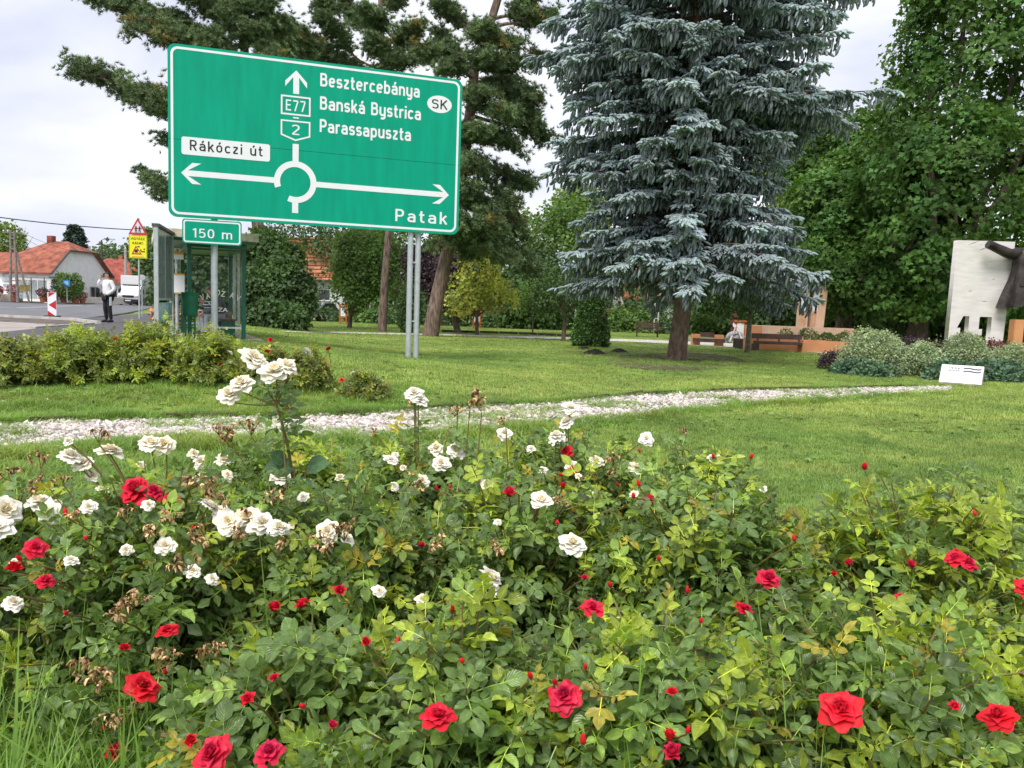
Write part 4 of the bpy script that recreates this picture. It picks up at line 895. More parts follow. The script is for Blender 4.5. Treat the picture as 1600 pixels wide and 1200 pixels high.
MB().tube([(-.1, 0, 4.6), (-.8, -.1, 4.9), (-1.0, -.1, 4.85)], .03, 6).build('lamp_arm', CP, ep)
p = at(160, 465, 82); lp = empty('street_lamp', (p[0], p[1], .5), 0, 'dark street lamp post with a short arm beside the white house', 'street lamp')
MB().tube([(0, 0, 0), (0, 0, 6.6), (.3, 0, 6.75), (1.05, 0, 6.75)], [.12, .08, .06, .05], 8).build('pole', DKW, lp, True); MB().box((1.15, 0, 6.72), (.5, .2, .12)).build('lamp_head', GALV, lp, bevel=.02)
for zz in (5.2, 5.5): MB().box((0, 0, zz), (1.0, .08, .06)).build('cross_arm', DKW, lp)
p = at(197, 468, 100); lp = empty('concrete_pole', (p[0], p[1], .4), 0, 'pale concrete pole behind the delivery van', 'utility pole')
MB().tube([(0, 0, 0), (0, 0, 7.0)], [.22, .15], 8).build('pole', mat('pale_pole', (.42, .40, .36), rough=.9), lp, True); MB().box((0, 0, 6.6), (1.2, .1, .1)).build('cross_arm', CP, lp)
def wire(a, b, sag, r_, lab):
    a, b = np.array(a), np.array(b); pts = [a+(b-a)*t-np.array([0, 0, 4*sag*t*(1-t)]) for t in np.linspace(0, 1, 17)]
    o = MB().tube(pts, r_, 5).build('overhead_wire', BLACKP); tag(o, lab, 'wire')
wire(at(-120, 322, 40), at(262, 361, 52), .25, .03, 'thick black overhead wire crossing the sky left of the big sign')
ep_t = np.array([at(22, 462, 66)[0], 66, 6.45])
wire(ep_t+[.7, 0, 0], at(162, 398, 82), .5, .014, 'upper thin wire from the lattice pole past the white roof'); wire(ep_t+[.35, 0, -.1], at(160, 403, 82), .9, .014, 'lower thin wire sagging in front of the white gable')
wire(at(162, 398, 82), at(198, 394, 100), .3, .014, 'thin wire between the street lamp and the concrete pole')
# delivery van
p = at(199, 478, 78); van = empty('delivery_van', (p[0], p[1], .415), R(12), 'white box delivery van coming along the road', 'van')
VW = mat('van_white', (.80, .80, .82), rough=.3, var=.03, spec=.5); VB = mat('van_black', (.025, .025, .03), rough=.5)
MB().b2(-1.06, 1.06, 1.7, 5.6, .75, 3.05).build('cargo_box', VW, van, bevel=.05)
MB().prism([(.35, .45), (.30, .95), (.42, 1.12), (1.15, 1.22), (1.62, 2.0), (1.75, 2.1), (2.0, 2.1), (2.0, .45)], -.98, .98, 'x').build('cab', VW, van, bevel=.05)
MB().add([(-.98, 1.72, 2.1), (.98, 1.72, 2.1), (1.03, 1.9, 3.02), (-1.03, 1.9, 3.02), (-.98, 2.1, 2.1), (.98, 2.1, 2.1), (1.03, 2.1, 3.02), (-1.03, 2.1, 3.02)], [(0, 1, 2, 3), (4, 7, 6, 5), (0, 3, 7, 4), (1, 5, 6, 2), (0, 4, 5, 1), (3, 2, 6, 7)]).build('wind_deflector', VW, van)
MB().add([(-.85, 1.16, 1.27), (.85, 1.16, 1.27), (.78, 1.575, 1.95), (-.78, 1.575, 1.95)], [(0, 1, 2, 3)]).build('windscreen', mat('windscreen', (.38, .40, .43), rough=.1, spec=.8), van)
MB().b2(-.86, .86, 1.60, 1.66, 1.96, 2.12).build('visor_band', VB, van)
MB().b2(-.55, .55, .26, .36, .78, 1.02).build('grille', VB, van, bevel=.03); MB().b2(-.98, .98, .20, .5, .32, .62).build('bumper', VB, van, bevel=.04); MB().b2(-.26, .26, .18, .2, .42, .53).build('number_plate', WHITEP, van)
for x in (-.75, .75): MB().b2(x-.17, x+.17, .27, .36, .78, 1.0).build('headlight', mat('headlamp', (.6, .62, .65), rough=.15), van, bevel=.03)
for x in (-1.12, 1.12): MB().b2(x-.09, x+.09, 1.35, 1.5, 1.25, 1.65).build('mirror', VB, van, bevel=.02)
for x in (-.82, .82):
    for y in (.9, 4.4):
        q = MB(); q.lathe([(.05, -.13), (.33, -.13), (.36, -.06), (.36, .06), (.33, .13), (.05, .13)], 18); w_ = q.build('wheel', VB, van, True, loc=(x, y, .36), rot=(0, R(90), 0)); r2 = MB().lathe([(.02, -.14), (.2, -.14), (.2, .14), (.02, .14)], 12).build('rim', GALV, w_)
for x in (-.99, .99): MB().b2(x-.01, x+.01, 1.15, 1.75, 1.25, 1.9).build('side_window', GLD, van)
# far red-roofed house
p = at(176, 466, 104); h2 = empty('house', (p[0], p[1], .4), R(20), 'small house with bright red hipped roof beyond the delivery van', 'house')
MB().b2(-4.5, 4.5, 0, 8, 0, 2.6).build('wall', WALLW, h2)
q = MB(); q.add([(-5, -.5, 2.5), (5, -.5, 2.5), (5, 8.5, 2.5), (-5, 8.5, 2.5), (-1.2, 4, 6.0), (1.2, 4, 6.0)], [(0, 1, 5, 4), (1, 2, 5), (2, 3, 4, 5), (3, 0, 4), (0, 3, 2, 1)]); rr = q.build('roof', tilemat('bright_red_tile', (.40, .10, .07), 1.2), h2)
MB().box((.5, 4.2, 6.1), (.5, .5, .8)).build('chimney', TILE2, rr)
for x in (-2.5, 0, 2.5): w2 = MB().box((x, -.02, 1.3), (1, .06, 1.1)).build('window', GLD, h2); MB().box((x, -.06, 1.3), (.06, .04, 1.1)).build('frame', WFR, w2)
# house behind the young tree (left of the park) and house behind the spruce
p = at(512, 480, 66); h3 = empty('house', (p[0], p[1], .3), R(-12), 'pale house with orange tiled roof half hidden behind the hornbeam shrub', 'house')
MB().b2(-5, 1.55, 0, 8, -.3, 3.2).build('wall', mat('grey_render', (.58, .58, .60), rough=.9, var=.06), h3)
q = MB(); plane(q, [(-6, -.5, 3.05), (2.0, -.5, 3.05), (-1.6, 3.9, 6.9), (-6, 3.9, 6.9)]); plane(q, [(2.0, -.5, 3.05), (2.0, 8.5, 3.05), (-1.6, 3.9, 6.9)]); plane(q, [(2, 8.5, 3.05), (-6, 8.5, 3.05), (-6, 3.9, 6.9), (-1.6, 3.9, 6.9)]); r3 = q.build('roof', TILE2, h3)
for k in range(11):
    f_ = (k+.5)/11; z = 3.05+f_*3.85; y = -.5+f_*4.4; x1 = 2.0-f_*3.6
    MB().box(((-6+x1)/2, y-.02, z+.035), (x1+6, .16, .06)).build('tile_course', TILE2, r3)
MB().tube([(2.0, -.5, 3.2), (-1.6, 3.9, 7.05)], .11, 6).build('ridge', mat('ridge_cream', (.62, .38, .22), rough=.8), r3)
MB().tube([(-6, -.55, 2.98), (2.05, -.55, 2.98)], .08, 6).build('gutter', DKW, r3)
w3 = MB().box((-.35, -.02, 1.75), (1.0, .08, .85)).build('window', GLD, h3); MB().box((-.35, -.06, 1.28), (1.2, .14, .07)).build('sill', WALLW, w3)
p = at(1045, 482, 64); h4 = empty('house', (p[0], p[1], 0), R(8), 'white house with red tiled roof seen under the spruce boughs', 'house')
MB().b2(-6.5, 2.9, 0, 8, -.3, 2.75).build('wall', WALLW, h4)
q = MB(); plane(q, [(-4.0, -.5, 2.7), (3.3, -.5, 2.7), (2.4, 4, 6.3), (-2.5, 4, 6.3)]); plane(q, [(-4.0, -.5, 2.7), (-2.5, 4, 6.3), (-4.0, 8.5, 2.7)]); plane(q, [(3.3, 8.5, 2.7), (-4.0, 8.5, 2.7), (-2.5, 4, 6.3), (2.4, 4, 6.3)]); plane(q, [(3.3, -.5, 2.7), (3.3, 8.5, 2.7), (2.4, 4, 6.3)]); r4 = q.build('roof', TILE2, h4)
for x, wd in ((-.9, 1.0), (-3.6, .9)): w4 = MB().box((x, -.02, 1.45), (wd, .08, 1.2)).build('window', GLD, h4); MB().box((x, -.05, 1.45), (.07, .06, 1.2)).build('frame', WFR, w4)
MB().b2(2.95, 4.6, .8, 4, -.3, 2.3).build('porch', mat('porch_peach', (.62, .45, .36), rough=.9), h4); MB().b2(2.2, 2.85, -.05, -.01, .1, 2.1).build('door', mat('grey_curtain', (.40, .40, .43), rough=.8), h4)
MB().tube([(2.9, -.5, 0), (2.9, -.5, 2.7)], .06, 8).build('porch_post', WALLW, h4)
# parked car glimpsed by the house
p = at(497, 492, 58); car = empty('parked_car', (p[0], p[1], float(gz(p[0], p[1]))), R(75), 'grey car parked behind the shrub beside the orange-roofed house', 'car')
CM = mat('car_silver', (.30, .34, .37), rough=.3, metal=.4, var=.05)
MB().prism([(-2.0, .35), (-2.05, .75), (-1.2, .9), (-.5, 1.38), (.9, 1.42), (1.7, .95), (2.05, .85), (2.1, .35)], -.82, .82, 'y').build('body', CM, car, bevel=.06)
MB().prism([(-1.05, .92), (-.47, 1.32), (.85, 1.35), (1.5, .95)], -.835, .835, 'y').build('side_windows', GLD, car)
MB().add([(-1.22, -.7, .93), (-1.22, .7, .93), (-.56, .6, 1.35), (-.56, -.6, 1.35)], [(0, 1, 2, 3)]).build('windscreen', GLD, car)
for x in (-1.3, 1.35):
    for y in (-.78, .78): MB().lathe([(.03, -.1), (.3, -.1), (.32, 0), (.3, .1), (.03, .1)], 14).build('wheel', VB, car, True, loc=(x, y, .32), rot=(R(90), 0, 0))
# ------------------------------------------------------------------ memorial: white slab, bronze coat, plaque
def curve_slab(name, loops, th, m, parent, loc, rz):
    c = bpy.data.curves.new(name, 'CURVE'); c.dimensions = '2D'; c.fill_mode = 'BOTH'; c.extrude = th/2
    for lp_ in loops:
        s = c.splines.new('POLY'); s.points.add(len(lp_)-1); s.use_cyclic_u = True
        for i, (x, y) in enumerate(lp_): s.points[i].co = (x, y, 0, 1)
    o = bpy.data.objects.new('tmp', c); COL.objects.link(o); dg = bpy.context.evaluated_depsgraph_get()
    me = bpy.data.meshes.new_from_object(o.evaluated_get(dg)); bpy.data.objects.remove(o)
    me.materials.clear(); me.materials.append(m); return link(name, me, parent, loc, (R(90), 0, rz))
STONEW = mat('white_marble', (.74, .70, .68), rough=.55, var=.07, vscale=2.2, bump=.05, bscale=20, mapscale=(1, 4, 1))
sb = at(1478, 562, 25); sbz = float(gz(sb[0]+.85, sb[1]))
mon = empty('memorial_slab', (sb[0], sb[1], sbz), R(-4), 'tall white stone memorial slab with cut-out numerals', 'monument')
hz_ = 4.12-sbz
curve_slab('slab', [[(0, 0), (1.70, 0), (1.80, hz_), (.03, hz_)], [(.255, 1.02), (.36, 1.02), (.36, .60), (.61, .60), (.61, 1.40), (.42, 1.40)],
    [(.95, 1.40), (1.31, 1.40), (1.31, .60), (.90, .60), (.90, .80), (1.04, .80), (1.04, 1.0), (.93, 1.0), (.93, 1.36)]], .26, STONEW, mon, (0, .13, 0), 0)
MB().b2(-.15, 1.9, -.05, .4, -.2, .035).build('plinth', CONC, mon)
for (x, z, l, a) in ((.35, hz_-.15, .4, .4), (.7, hz_-.3, .3, .35), (.5, 2.2, .12, .1), (.95, 1.9, .15, -.1), (1.2, 2.6, .1, .2)): 
    MB().tube([(x, -.002, z), (x+l*.5*math.cos(a), -.003, z+l*.5*math.sin(a)+.01), (x+l*math.cos(a), -.002, z+l*math.sin(a))], [.004, .012, .003], 5).build('stain', mat('stone_vein', (.42, .34, .30), rough=.8), mon)
BRZ = mat('dark_bronze', (.055, .045, .042), rough=.42, var=.3, vscale=4, metal=.45, bump=.8, bscale=5)
cc = at(1604, 470, 24.6); cz = 0
coat = empty('bronze_coat', (cc[0], cc[1], float(gz(cc[0], cc[1]))), R(-8), 'dark bronze sculpture of an empty coat with an outstretched sleeve', 'sculpture')
g0 = float(gz(cc[0], cc[1]))
mb = MB(); nn = 40; lev = [(2.08, .84, .42), (2.35, .74, .40), (2.62, .66, .37), (2.9, .58, .33), (3.2, .53, .31), (3.5, .52, .30), (3.72, .50, .27), (3.86, .40, .22), (3.95, .22, .17), (4.04, .17, .15), (4.10, .20, .17)]
vs = []
for z, rx, ry in lev:
    for k in range(nn):
        a = 2*math.pi*k/nn; fold = 1+(.09*math.sin(9*a+z*1.3)+.05*math.sin(17*a-z*2))*min(1, max(0, (3.6-z)/1.2))
        zz = z-(.10*max(0, math.sin(a*2+.6)) if z < 2.2 else 0)
        vs.append((rx*math.cos(a)*fold, ry*math.sin(a)*fold, zz-g0))
mb.add(vs, [(i*nn+k, i*nn+(k+1) % nn, (i+1)*nn+(k+1) % nn, (i+1)*nn+k) for i in range(len(lev)-1) for k in range(nn)])
mb.build('coat_body', BRZ, coat, True, fixn=False)
MB().tube([(-.38, 0, 3.74-g0), (-.62, -.05, 3.70-g0), (-.85, -.16, 3.76-g0), (-1.12, -.24, 3.86-g0), (-1.42, -.30, 3.98-g0)], [.19, .165, .16, .14, .135], 14).build('sleeve', BRZ, coat, True)
MB().tube([(.38, 0, 3.74-g0), (.58, -.04, 3.45-g0), (.66, -.10, 3.05-g0), (.68, -.12, 2.75-g0)], [.19, .16, .15, .13], 14).build('sleeve', BRZ, coat, True)
for sx in (-1, 1): MB().add([(sx*.03, -.22, 4.05-g0), (sx*.24, -.20, 4.02-g0), (sx*.33, -.31, 3.72-g0), (sx*.05, -.345, 3.15-g0), (sx*.03, -.36, 3.15-g0)], [(0, 1, 2, 3, 4)]).build('lapel', BRZ, coat)
MB().tube([(0, -.33, 3.15-g0), (.02, -.36, 2.6-g0), (-.03, -.42, 2.05-g0)], .015, 6).build('front_edge', BRZ, coat)
MB().tube([(.1, .05, 0), (.1, .05, 3.2-g0)], .07, 10).build('support_post', BRZ, coat)
for x in (-.3, .3): MB().box((x, -.34, 2.75-g0), (.2, .03, .1)).build('pocket_flap', BRZ, coat)
ORW = mat('orange_render', (.64, .30, .14), rough=.9, var=.08, vscale=2); PEACH = mat('peach_render', (.72, .49, .35), rough=.9, var=.08, vscale=2)
p = at(1600, 545, 29); o = MB().box((p[0]+.75, 29, .95), (2.6, .35, 1.5)).build('memorial_wall', ORW, None, bevel=.02); tag(o, 'plain orange wall behind the bronze coat', 'wall')
# plaque
pq = ground_hit(1500, 603); plq = empty('plaque', (pq[0], pq[1], pq[2]), R(-36), 'low slanted white stone plaque on the lawn by the junipers', 'plaque')
MB().add([(-.44, -.10, 0), (.44, -.10, 0), (.44, .22, 0), (-.44, .22, 0), (-.44, -.10, .06), (.44, -.10, .06), (.44, .22, .48), (-.44, .22, .48)], [(0, 3, 2, 1), (4, 5, 6, 7), (0, 1, 5, 4), (1, 2, 6, 5), (2, 3, 7, 6), (3, 0, 4, 7)]).build('stone', mat('plaque_side', (.40, .33, .27), rough=.8, var=.2), plq, bevel=.008)
fa = math.atan2(.42, .32)
def on_pl(x, s_, off=.006): return (x, -.10+s_*math.cos(fa)-off*math.sin(fa), .06+s_*math.sin(fa)+off*math.cos(fa))
MB().add([on_pl(-.43, .01), on_pl(.43, .01), on_pl(.43, .515), on_pl(-.43, .515)], [(0, 1, 2, 3)]).build('face', WHITEP, plq)
INK = mat('plaque_ink', (.10, .09, .10), rough=.6)
for k, tx in enumerate(('1956', '2006')):
    q = link('lettering', text_mesh(tx, .24, .045, INK, bold=.01), plq, on_pl(-.28, .40-.065*k, .010)); q.rotation_euler = (fa-R(90), 0, 0)
def wavy(s0, amp):
    t_ = [(.03+.36*i/12, s0+amp*math.sin(i/12*6.28)) for i in range(13)]
    return MB().add([on_pl(x, s_+.02, .010) for x, s_ in t_]+[on_pl(x, s_-.02, .010) for x, s_ in t_[::-1]], [tuple(range(26))])
wavy(.425, .012).build('wave_mark', INK, plq); wavy(.345, .012).build('wave_mark', INK, plq)

# ------------------------------------------------------------------ planter with picture pillars and benches
BRN = mat('bench_brown', (.10, .055, .045), rough=.7, var=.2, vscale=5)
c0 = at(1174, 551, 33.2); c1 = at(1318, 553, 33.6)
pl_ = empty('planter', (c0[0], c0[1], float(gz(c0[0], c0[1]))), math.atan2(c1[1]-c0[1], c1[0]-c0[0]), 'long orange two-tier planter wall with a bench let into its front', 'planter')
Lp = float(np.hypot(c1[0]-c0[0], c1[1]-c0[1]))
MB().b2(-.1, Lp+1.5, .45, .75, -.1, .52).build('lower_wall', ORW, pl_, bevel=.015)
MB().b2(2.3, Lp+1.5, -.0, .44, -.1, .50).build('front_block', ORW, pl_, bevel=.015)
MB().b2(-.1, Lp+1.5, .76, 1.9, -.1, .44).build('soil', SOIL, pl_)
MB().b2(.6, Lp+1.5, 1.95, 2.3, -.1, 1.07).build('upper_wall', PEACH, pl_, bevel=.015)
MB().b2(.62, 1.15, 1.7, 1.945, -.1, 1.05).build('pier', ORW, pl_, bevel=.015)
bn = empty('wall_bench', (c0[0], c0[1], float(gz(c0[0], c0[1]))), pl_.rotation_euler[2], 'long dark brown slatted bench against the orange planter', 'bench')
MB().b2(0, 2.24, .02, .12, .52, .74).build('backrest', BRN, bn, bevel=.01); MB().b2(.05, 2.05, -.45, .0, .30, .42).build('seat', BRN, bn, bevel=.01)
MB().b2(2.05, 2.27, -.48, .0, -.02, .42).build('end_block', ORW, bn, bevel=.01); MB().b2(-.02, .16, -.4, .0, -.02, .30).build('leg', BRN, bn)
for k in (.25, 1.2, 2.1): MB().b2(k-.03, k+.03, -.02, .02, .3, .55).build('bracket', BRN, bn)
# picture pillars
pp = at(1268, 516, 36.5); pz = 0.95
pil = empty('picture_pillars', (pp[0], pp[1], 0), R(0), 'pair of tall peach pillars with painted sky and earth panels on the planter', 'monument')
zt = lambda y: 1.4+(500.5-y)/1200*36.5
SKYP = mat('painted_sky', (.55, .66, .80), rough=.6, col2=(.75, .78, .82), vscale=3); EARTH = mat('painted_earth', (.50, .24, .12), rough=.7, col2=(.62, .42, .28), vscale=5); ROBE = mat('painted_red', (.38, .12, .12), rough=.7, var=.3, vscale=6)
def prismz(x0, x1, y0, y1, z0, z1, skew): return MB().add([(x0, y0, z0), (x1, y0, z0), (x1, y1, z0), (x0, y1, z0), (x0+skew, y0, z1-.12), (x1+skew, y0, z1), (x1+skew, y1, z1), (x0+skew, y1, z1-.12)], [(0, 3, 2, 1), (4, 5, 6, 7), (0, 1, 5, 4), (1, 2, 6, 5), (2, 3, 7, 6), (3, 0, 4, 7)])
lpil = prismz(-.58, -.22, 0, .5, .2, zt(458), .0).build('left_pillar', PEACH, pil); rpil = prismz(-.12, .52, 0, .5, .2, zt(445), .12).build('right_pillar', PEACH, pil)
MB().b2(-.21, -.13, .2, .4, .2, zt(462)).build('slot', mat('slot_brown', (.10, .05, .04), rough=.8), pil)
def panel(x0, x1, z0, z1, m, nm, par, sk0=0, sk1=0): MB().add([(x0+sk0, -.006, z0), (x1+sk0, -.006, z0), (x1+sk1, -.006, z1), (x0+sk1, -.006, z1)], [(0, 1, 2, 3)]).build(nm, m, par)
panel(-.57, -.36, zt(486), zt(461), SKYP, 'sky_panel', lpil); panel(-.57, -.30, zt(512), zt(487), EARTH, 'earth_panel', lpil)
panel(-.10, .16, zt(486), zt(449), SKYP, 'sky_panel', rpil, .06, .11); panel(-.10, .14, zt(513), zt(487), EARTH, 'earth_panel', rpil, 0, .05)
panel(.02, .11, zt(490), zt(468), ROBE, 'figure_panel', rpil, .05, .08)
# small bench of two orange blocks
q = at(1082, 539, 37); b3 = empty('block_bench', (q[0], q[1], float(gz(q[0], q[1]))), R(-8), 'short bench of two orange blocks and brown slats beside the far path', 'bench')
for x in (.15, 1.25): MB().b2(x-.2, x+.2, .0, .5, 0, .52).build('block', ORW, b3, bevel=.01)
MB().b2(.36, 1.04, .42, .48, .42, .62).build('backrest', BRN, b3); MB().b2(-.0, 1.5, -.22, -.01, .16, .34).build('seat', BRN, b3, bevel=.01)
# carved memorial post, notice stand and wreath
q = at(1147, 520, 44); tot = empty('carved_post', (q[0], q[1], float(gz(q[0], q[1]))), 0, 'dark red carved wooden memorial post under the spruce', 'monument')
mb = MB(); zz = 0
for k, (r_, h_) in enumerate(((.19, .45), (.13, .1), (.2, .3), (.12, .12), (.21, .3), (.11, .12), (.19, .28), (.08, .2), (.14, .18))):
    MB().box((0, 0, zz+h_/2), (r_*2, r_*2, h_), R(45*(k % 2)), .85).build('carved_block', mat('carved_wood', (.13, .04, .03), rough=.7, var=.3) if k == 0 else bpy.data.materials['carved_wood'], tot, bevel=.012); zz += h_
def board(px, py, Yb, h_, wd, lab, rz=0):
    q = at(px, py, Yb); e = empty('notice_stand', (q[0], q[1], float(gz(q[0], q[1]))), rz, lab, 'notice board', 'orange notice stands in the park')
    WO = bpy.data.materials.get('stand_orange') or mat('stand_orange', (.50, .13, .03), rough=.7, var=.15)
    for s_ in (-1, 1): MB().b2(s_*wd/2-.05, s_*wd/2+.05, -.04, .04, 0, h_).build('leg', WO, e)
    MB().b2(-wd/2-.1, wd/2+.1, -.12, .12, h_, h_+.1).build('roof', WO, e); MB().b2(-wd/2+.05, wd/2-.05, -.03, .03, h_*.42, h_*.95).build('sheet', WHITEP, e)
    MB().b2(-wd/2+.05, wd/2-.05, -.05, .05, h_*.33, h_*.40).build('rail', WO, e); MB().b2(-wd/2+.05, wd/2-.05, -.05, .05, h_*.10, h_*.16).build('rail', WO, e)
board(536, 497, 52, 1.25, .42, 'orange notice stand beside the young tree by the fence'); board(745, 506, 52, 1.1, .45, 'orange notice stand beyond the yellow-green shrub'); board(945, 512, 50, 1.5, .35, 'narrow orange notice stand right behind the clipped thuja', R(50)); board(1156, 519, 42.5, 1.15, .5, 'brown notice stand next to the carved memorial post')
q = at(1148, 528, 42); wr_ = empty('wreath', (q[0], q[1], float(gz(q[0], q[1]))), 0, 'white wreath with long pale ribbons leaning at the carved post', 'wreath')
pts = [(.42*math.cos(a), -.1+.06*math.sin(2*a), .28+.26*math.sin(a)) for a in np.linspace(0, 6.283, 25)]
WRM = mat('wreath_flowers', (.62, .60, .66), rough=.8, col2=(.06, .08, .06), vscale=16, bump=1, bscale=14)
MB().tube(pts, .13, 8, False).build('ring', WRM, wr_, True); ell(MB(), (0, -.12, .28), (.24, .08, .22)).build('flower_centre', WRM, wr_, True)
for s_ in (-1, 1): MB().add([(0, -.2, .95), (.06*s_, -.2, .95), (s_*.40, -.3, .1), (s_*.30, -.3, .06)], [(0, 1, 2, 3)]).build('ribbon', mat('ribbon', (.70, .62, .66), rough=.6), wr_)
for s_ in (-1, 1): MB().add([(0, -.22, .95), (s_*.2, -.24, 1.12), (s_*.22, -.22, .95), (s_*.12, -.22, .84)], [(0, 1, 2, 3)]).build('bow', WHITEP, wr_)
MB().b2(-2.4, 1.6, .5, .9, -.1, .2).build('step', CONC, wr_)
# park bench
q = at(1011, 527.5, 47); pb = empty('park_bench', (q[0], q[1], float(gz(q[0], q[1]))), R(-6), 'brown slatted park bench with dark iron legs on the far lawn', 'bench')
IRON = mat('cast_iron', (.02, .035, .03), rough=.5)
for k in range(3): MB().b2(-.72, .72, -.22+k*.15, -.10+k*.15, .42, .455).build('seat_slat', BRN, pb)
for k in range(3): MB().b2(-.72, .72, .23+k*.03, .255+k*.03, .52+k*.13, .63+k*.13).build('back_slat', BRN, pb)
for x in (-.62, .62): MB().tube([(x, -.25, 0), (x, -.18, .4), (x, .2, .42), (x, .32, .92)], .03, 6).build('leg', IRON, pb); MB().tube([(x, .2, .4), (x, .34, 0)], .03, 6).build('rear_leg', IRON, pb)
q = at(1046, 533, 45); sb_ = empty('bench_end', (q[0], q[1], float(gz(q[0], q[1]))), R(70), 'dark bench half hidden behind the spruce trunk', 'bench')
for k in range(3): MB().b2(-.7, .7, -.22+k*.15, -.10+k*.15, .42, .455).build('seat_slat', BRN, sb_)
for x in (-.6, .6): MB().tube([(x, -.25, 0), (x, -.18, .42), (x, .2, .42), (x, .32, .85)], .03, 6).build('leg', IRON, sb_)
# pale lattice posts, fence along the back, molehills
def lattice(px, py, Yb, h_, wd, lab):
    q = at(px, py, Yb); e = empty('lattice_post', (q[0], q[1], float(gz(q[0], q[1]))), 0, lab, 'post')
    LM = bpy.data.materials.get('pale_post') or mat('pale_post', (.60, .57, .52), rough=.8)
    for s_ in (-1, 1): MB().box((s_*wd/2, 0, h_/2), (.09, .09, h_)).build('upright', LM, e)
    for k in range(int(h_/.4)): MB().box((0, 0, .3+k*.4), (wd, .06, .07)).build('rung', LM, e)
lattice(1024.5, 513, 56, 2.3, .28, 'pale ladder-like post behind the park bench'); lattice(901, 516, 50, 1.9, .25, 'pale ladder-like post left of the clipped thuja')
fe = empty('park_fence', (0, 0, 0), 0, 'wire fence with grey concrete posts along the back of the park', 'fence')
FP = mat('fence_post', (.30, .30, .28), rough=.9, var=.15); WM = mat('fence_wire', (.12, .14, .12), rough=.6)
fpts = [at(px, 496+(px-470)*.030, 60) for px in range(470, 900, 18)]
for i, q in enumerate(fpts): MB().box((q[0], q[1], float(gz(q[0], q[1]))+.8), (.11, .11, 1.75)).build('post', FP, fe)
for zz in (.25, .55, .85, 1.15, 1.45):
    MB().tube([(q[0], q[1]-.07, float(gz(q[0], q[1]))+zz) for q in fpts], .012, 4).build('wire', WM, fe)
gf = empty('green_fence', (0, 0, 0), 0, 'bright green bar fence of the playground beyond the thin tree', 'fence')
GFM = mat('fence_green', (.02, .25, .08), rough=.5)
g0_, g1_ = at(848, 511, 66), at(884, 513, 66)
for k in range(13): q = g0_+(g1_-g0_)*k/12; MB().box((q[0], q[1], .75), (.045, .045, 1.5 if k % 4 else 2.2)).build('bar', GFM, gf)
for zz in (.25, 1.3): MB().tube([(g0_[0], g0_[1], zz), (g1_[0], g1_[1], zz)], .03, 6).build('rail', GFM, gf)
MH = mat('molehill_soil', (.04, .03, .022), rough=1, var=.3, bump=1, bscale=30)
for px, py, s_, lab in ((930, 553, .42, 'largest dark molehill in front of the clipped thuja'), (967, 550, .34, 'flat molehill to the right of the clipped thuja'), (912, 545.5, .3, 'small molehill at the foot of the clipped thuja')):
    q = ground_hit(px, py); rr = np.random.default_rng(px); mb = MB(); mb.lathe([(s_*a*rr.uniform(.9, 1.1), s_*.38*b+0) for a, b in ((1.1, -.1), (.85, .25), (.6, .6), (.3, .9), (.05, 1.0))], 14, tuple(q))
    mb.v = [(x+rr.normal(0, .03)*s_, y+rr.normal(0, .03)*s_, z+rr.normal(0, .03)*s_) for x, y, z in mb.v]; tag(mb.build('molehill', MH, None, True), lab, 'molehill')
# low dark timber kerb along the far lawn
o = empty('timber_kerb', (0, 0, 0), 0, 'dark timber edging board across the far lawn', 'edging')
for px in range(690, 900, 30):
    a, b = at(px, 517+(px-690)*.028, 43), at(px+29, 517.8+(px-690)*.028, 43); c = (a+b)/2
    MB().box((c[0], c[1], float(gz(c[0], c[1]))+.06), (float(np.hypot(*(b-a)[:2])), .06, .16), math.atan2(b[1]-a[1], b[0]-a[0])).build('board', EDG, o)
# ------------------------------------------------------------------ trees and shrubs
LEAFQ = np.array([[0, 0, 0], [-.42, .35, .10], [-.30, .75, .06], [0, 1, -.06], [.30, .75, .06], [.42, .35, .10], [0, .5, 0]], float)
LEAFQ = np.array([[0, 0, 0], [-.56, .42, .10], [-.22, .60, .03], [0, 1, -.06], [.22, .60, .03], [.56, .42, .10]]); LEAFF = np.array([[0, 2, 1], [0, 3, 2], [0, 4, 3], [0, 5, 4]])
KITE = np.array([[0, 0, 0], [-.40, .45, .10], [0, 1, -.05], [.40, .45, .10]], float); KITEF = np.array([[0, 2, 1], [0, 3, 2]])
def crown_mesh(name, m, rng, C, Nn, rad, leaves, lsize, droop=.35, tilt=.55, ctint=None, full=False, flatten=.35):
    """leaf sprays: each cluster at C with facing Nn is a drooping disc of leaves"""
    nC = len(C); idx = np.repeat(np.arange(nC), leaves); n = len(idx)
    Nc = nrm(Nn)[idx]; ref = np.where(np.abs(Nc[:, 2:3]) < .9, np.array([[0, 0, 1.]]), np.array([[1., 0, 0]]))
    a = nrm(np.cross(Nc, ref)); b = np.cross(Nc, a)
    rr = np.sqrt(rng.uniform(0, 1, n)); th = rng.uniform(0, 6.283, n); rc = np.broadcast_to(rad, (nC,))[idx]
    P = C[idx]+(a*(rr*np.cos(th))[:, None]+b*(rr*np.sin(th))[:, None])*rc[:, None]+Nc*(rng.normal(0, .22, n)*rc*flatten/.35)[:, None]
    P[:, 2] -= droop*rr*rr*rc
    out = nrm(P-C[idx]+Nc*.1); nn = nrm(Nc+rng.normal(0, tilt, (n, 3))); d = nrm(out+rng.normal(0, .5, (n, 3))-[0, 0, .25])
    t = np.ones((nC, 3)) if ctint is None else ctint
    tt = t[idx]*rng.uniform(.75, 1.25, (n, 1))
    T, Fq = (LEAFQ, LEAFF) if full else (KITE, KITEF)
    V, Fo, ti, _ = stamp(T, Fq, frames(d, nn), P, lsize*rng.uniform(.7, 1.25, n), tt)
    return np_mesh(name, V, Fo, m, ti, smooth=False)
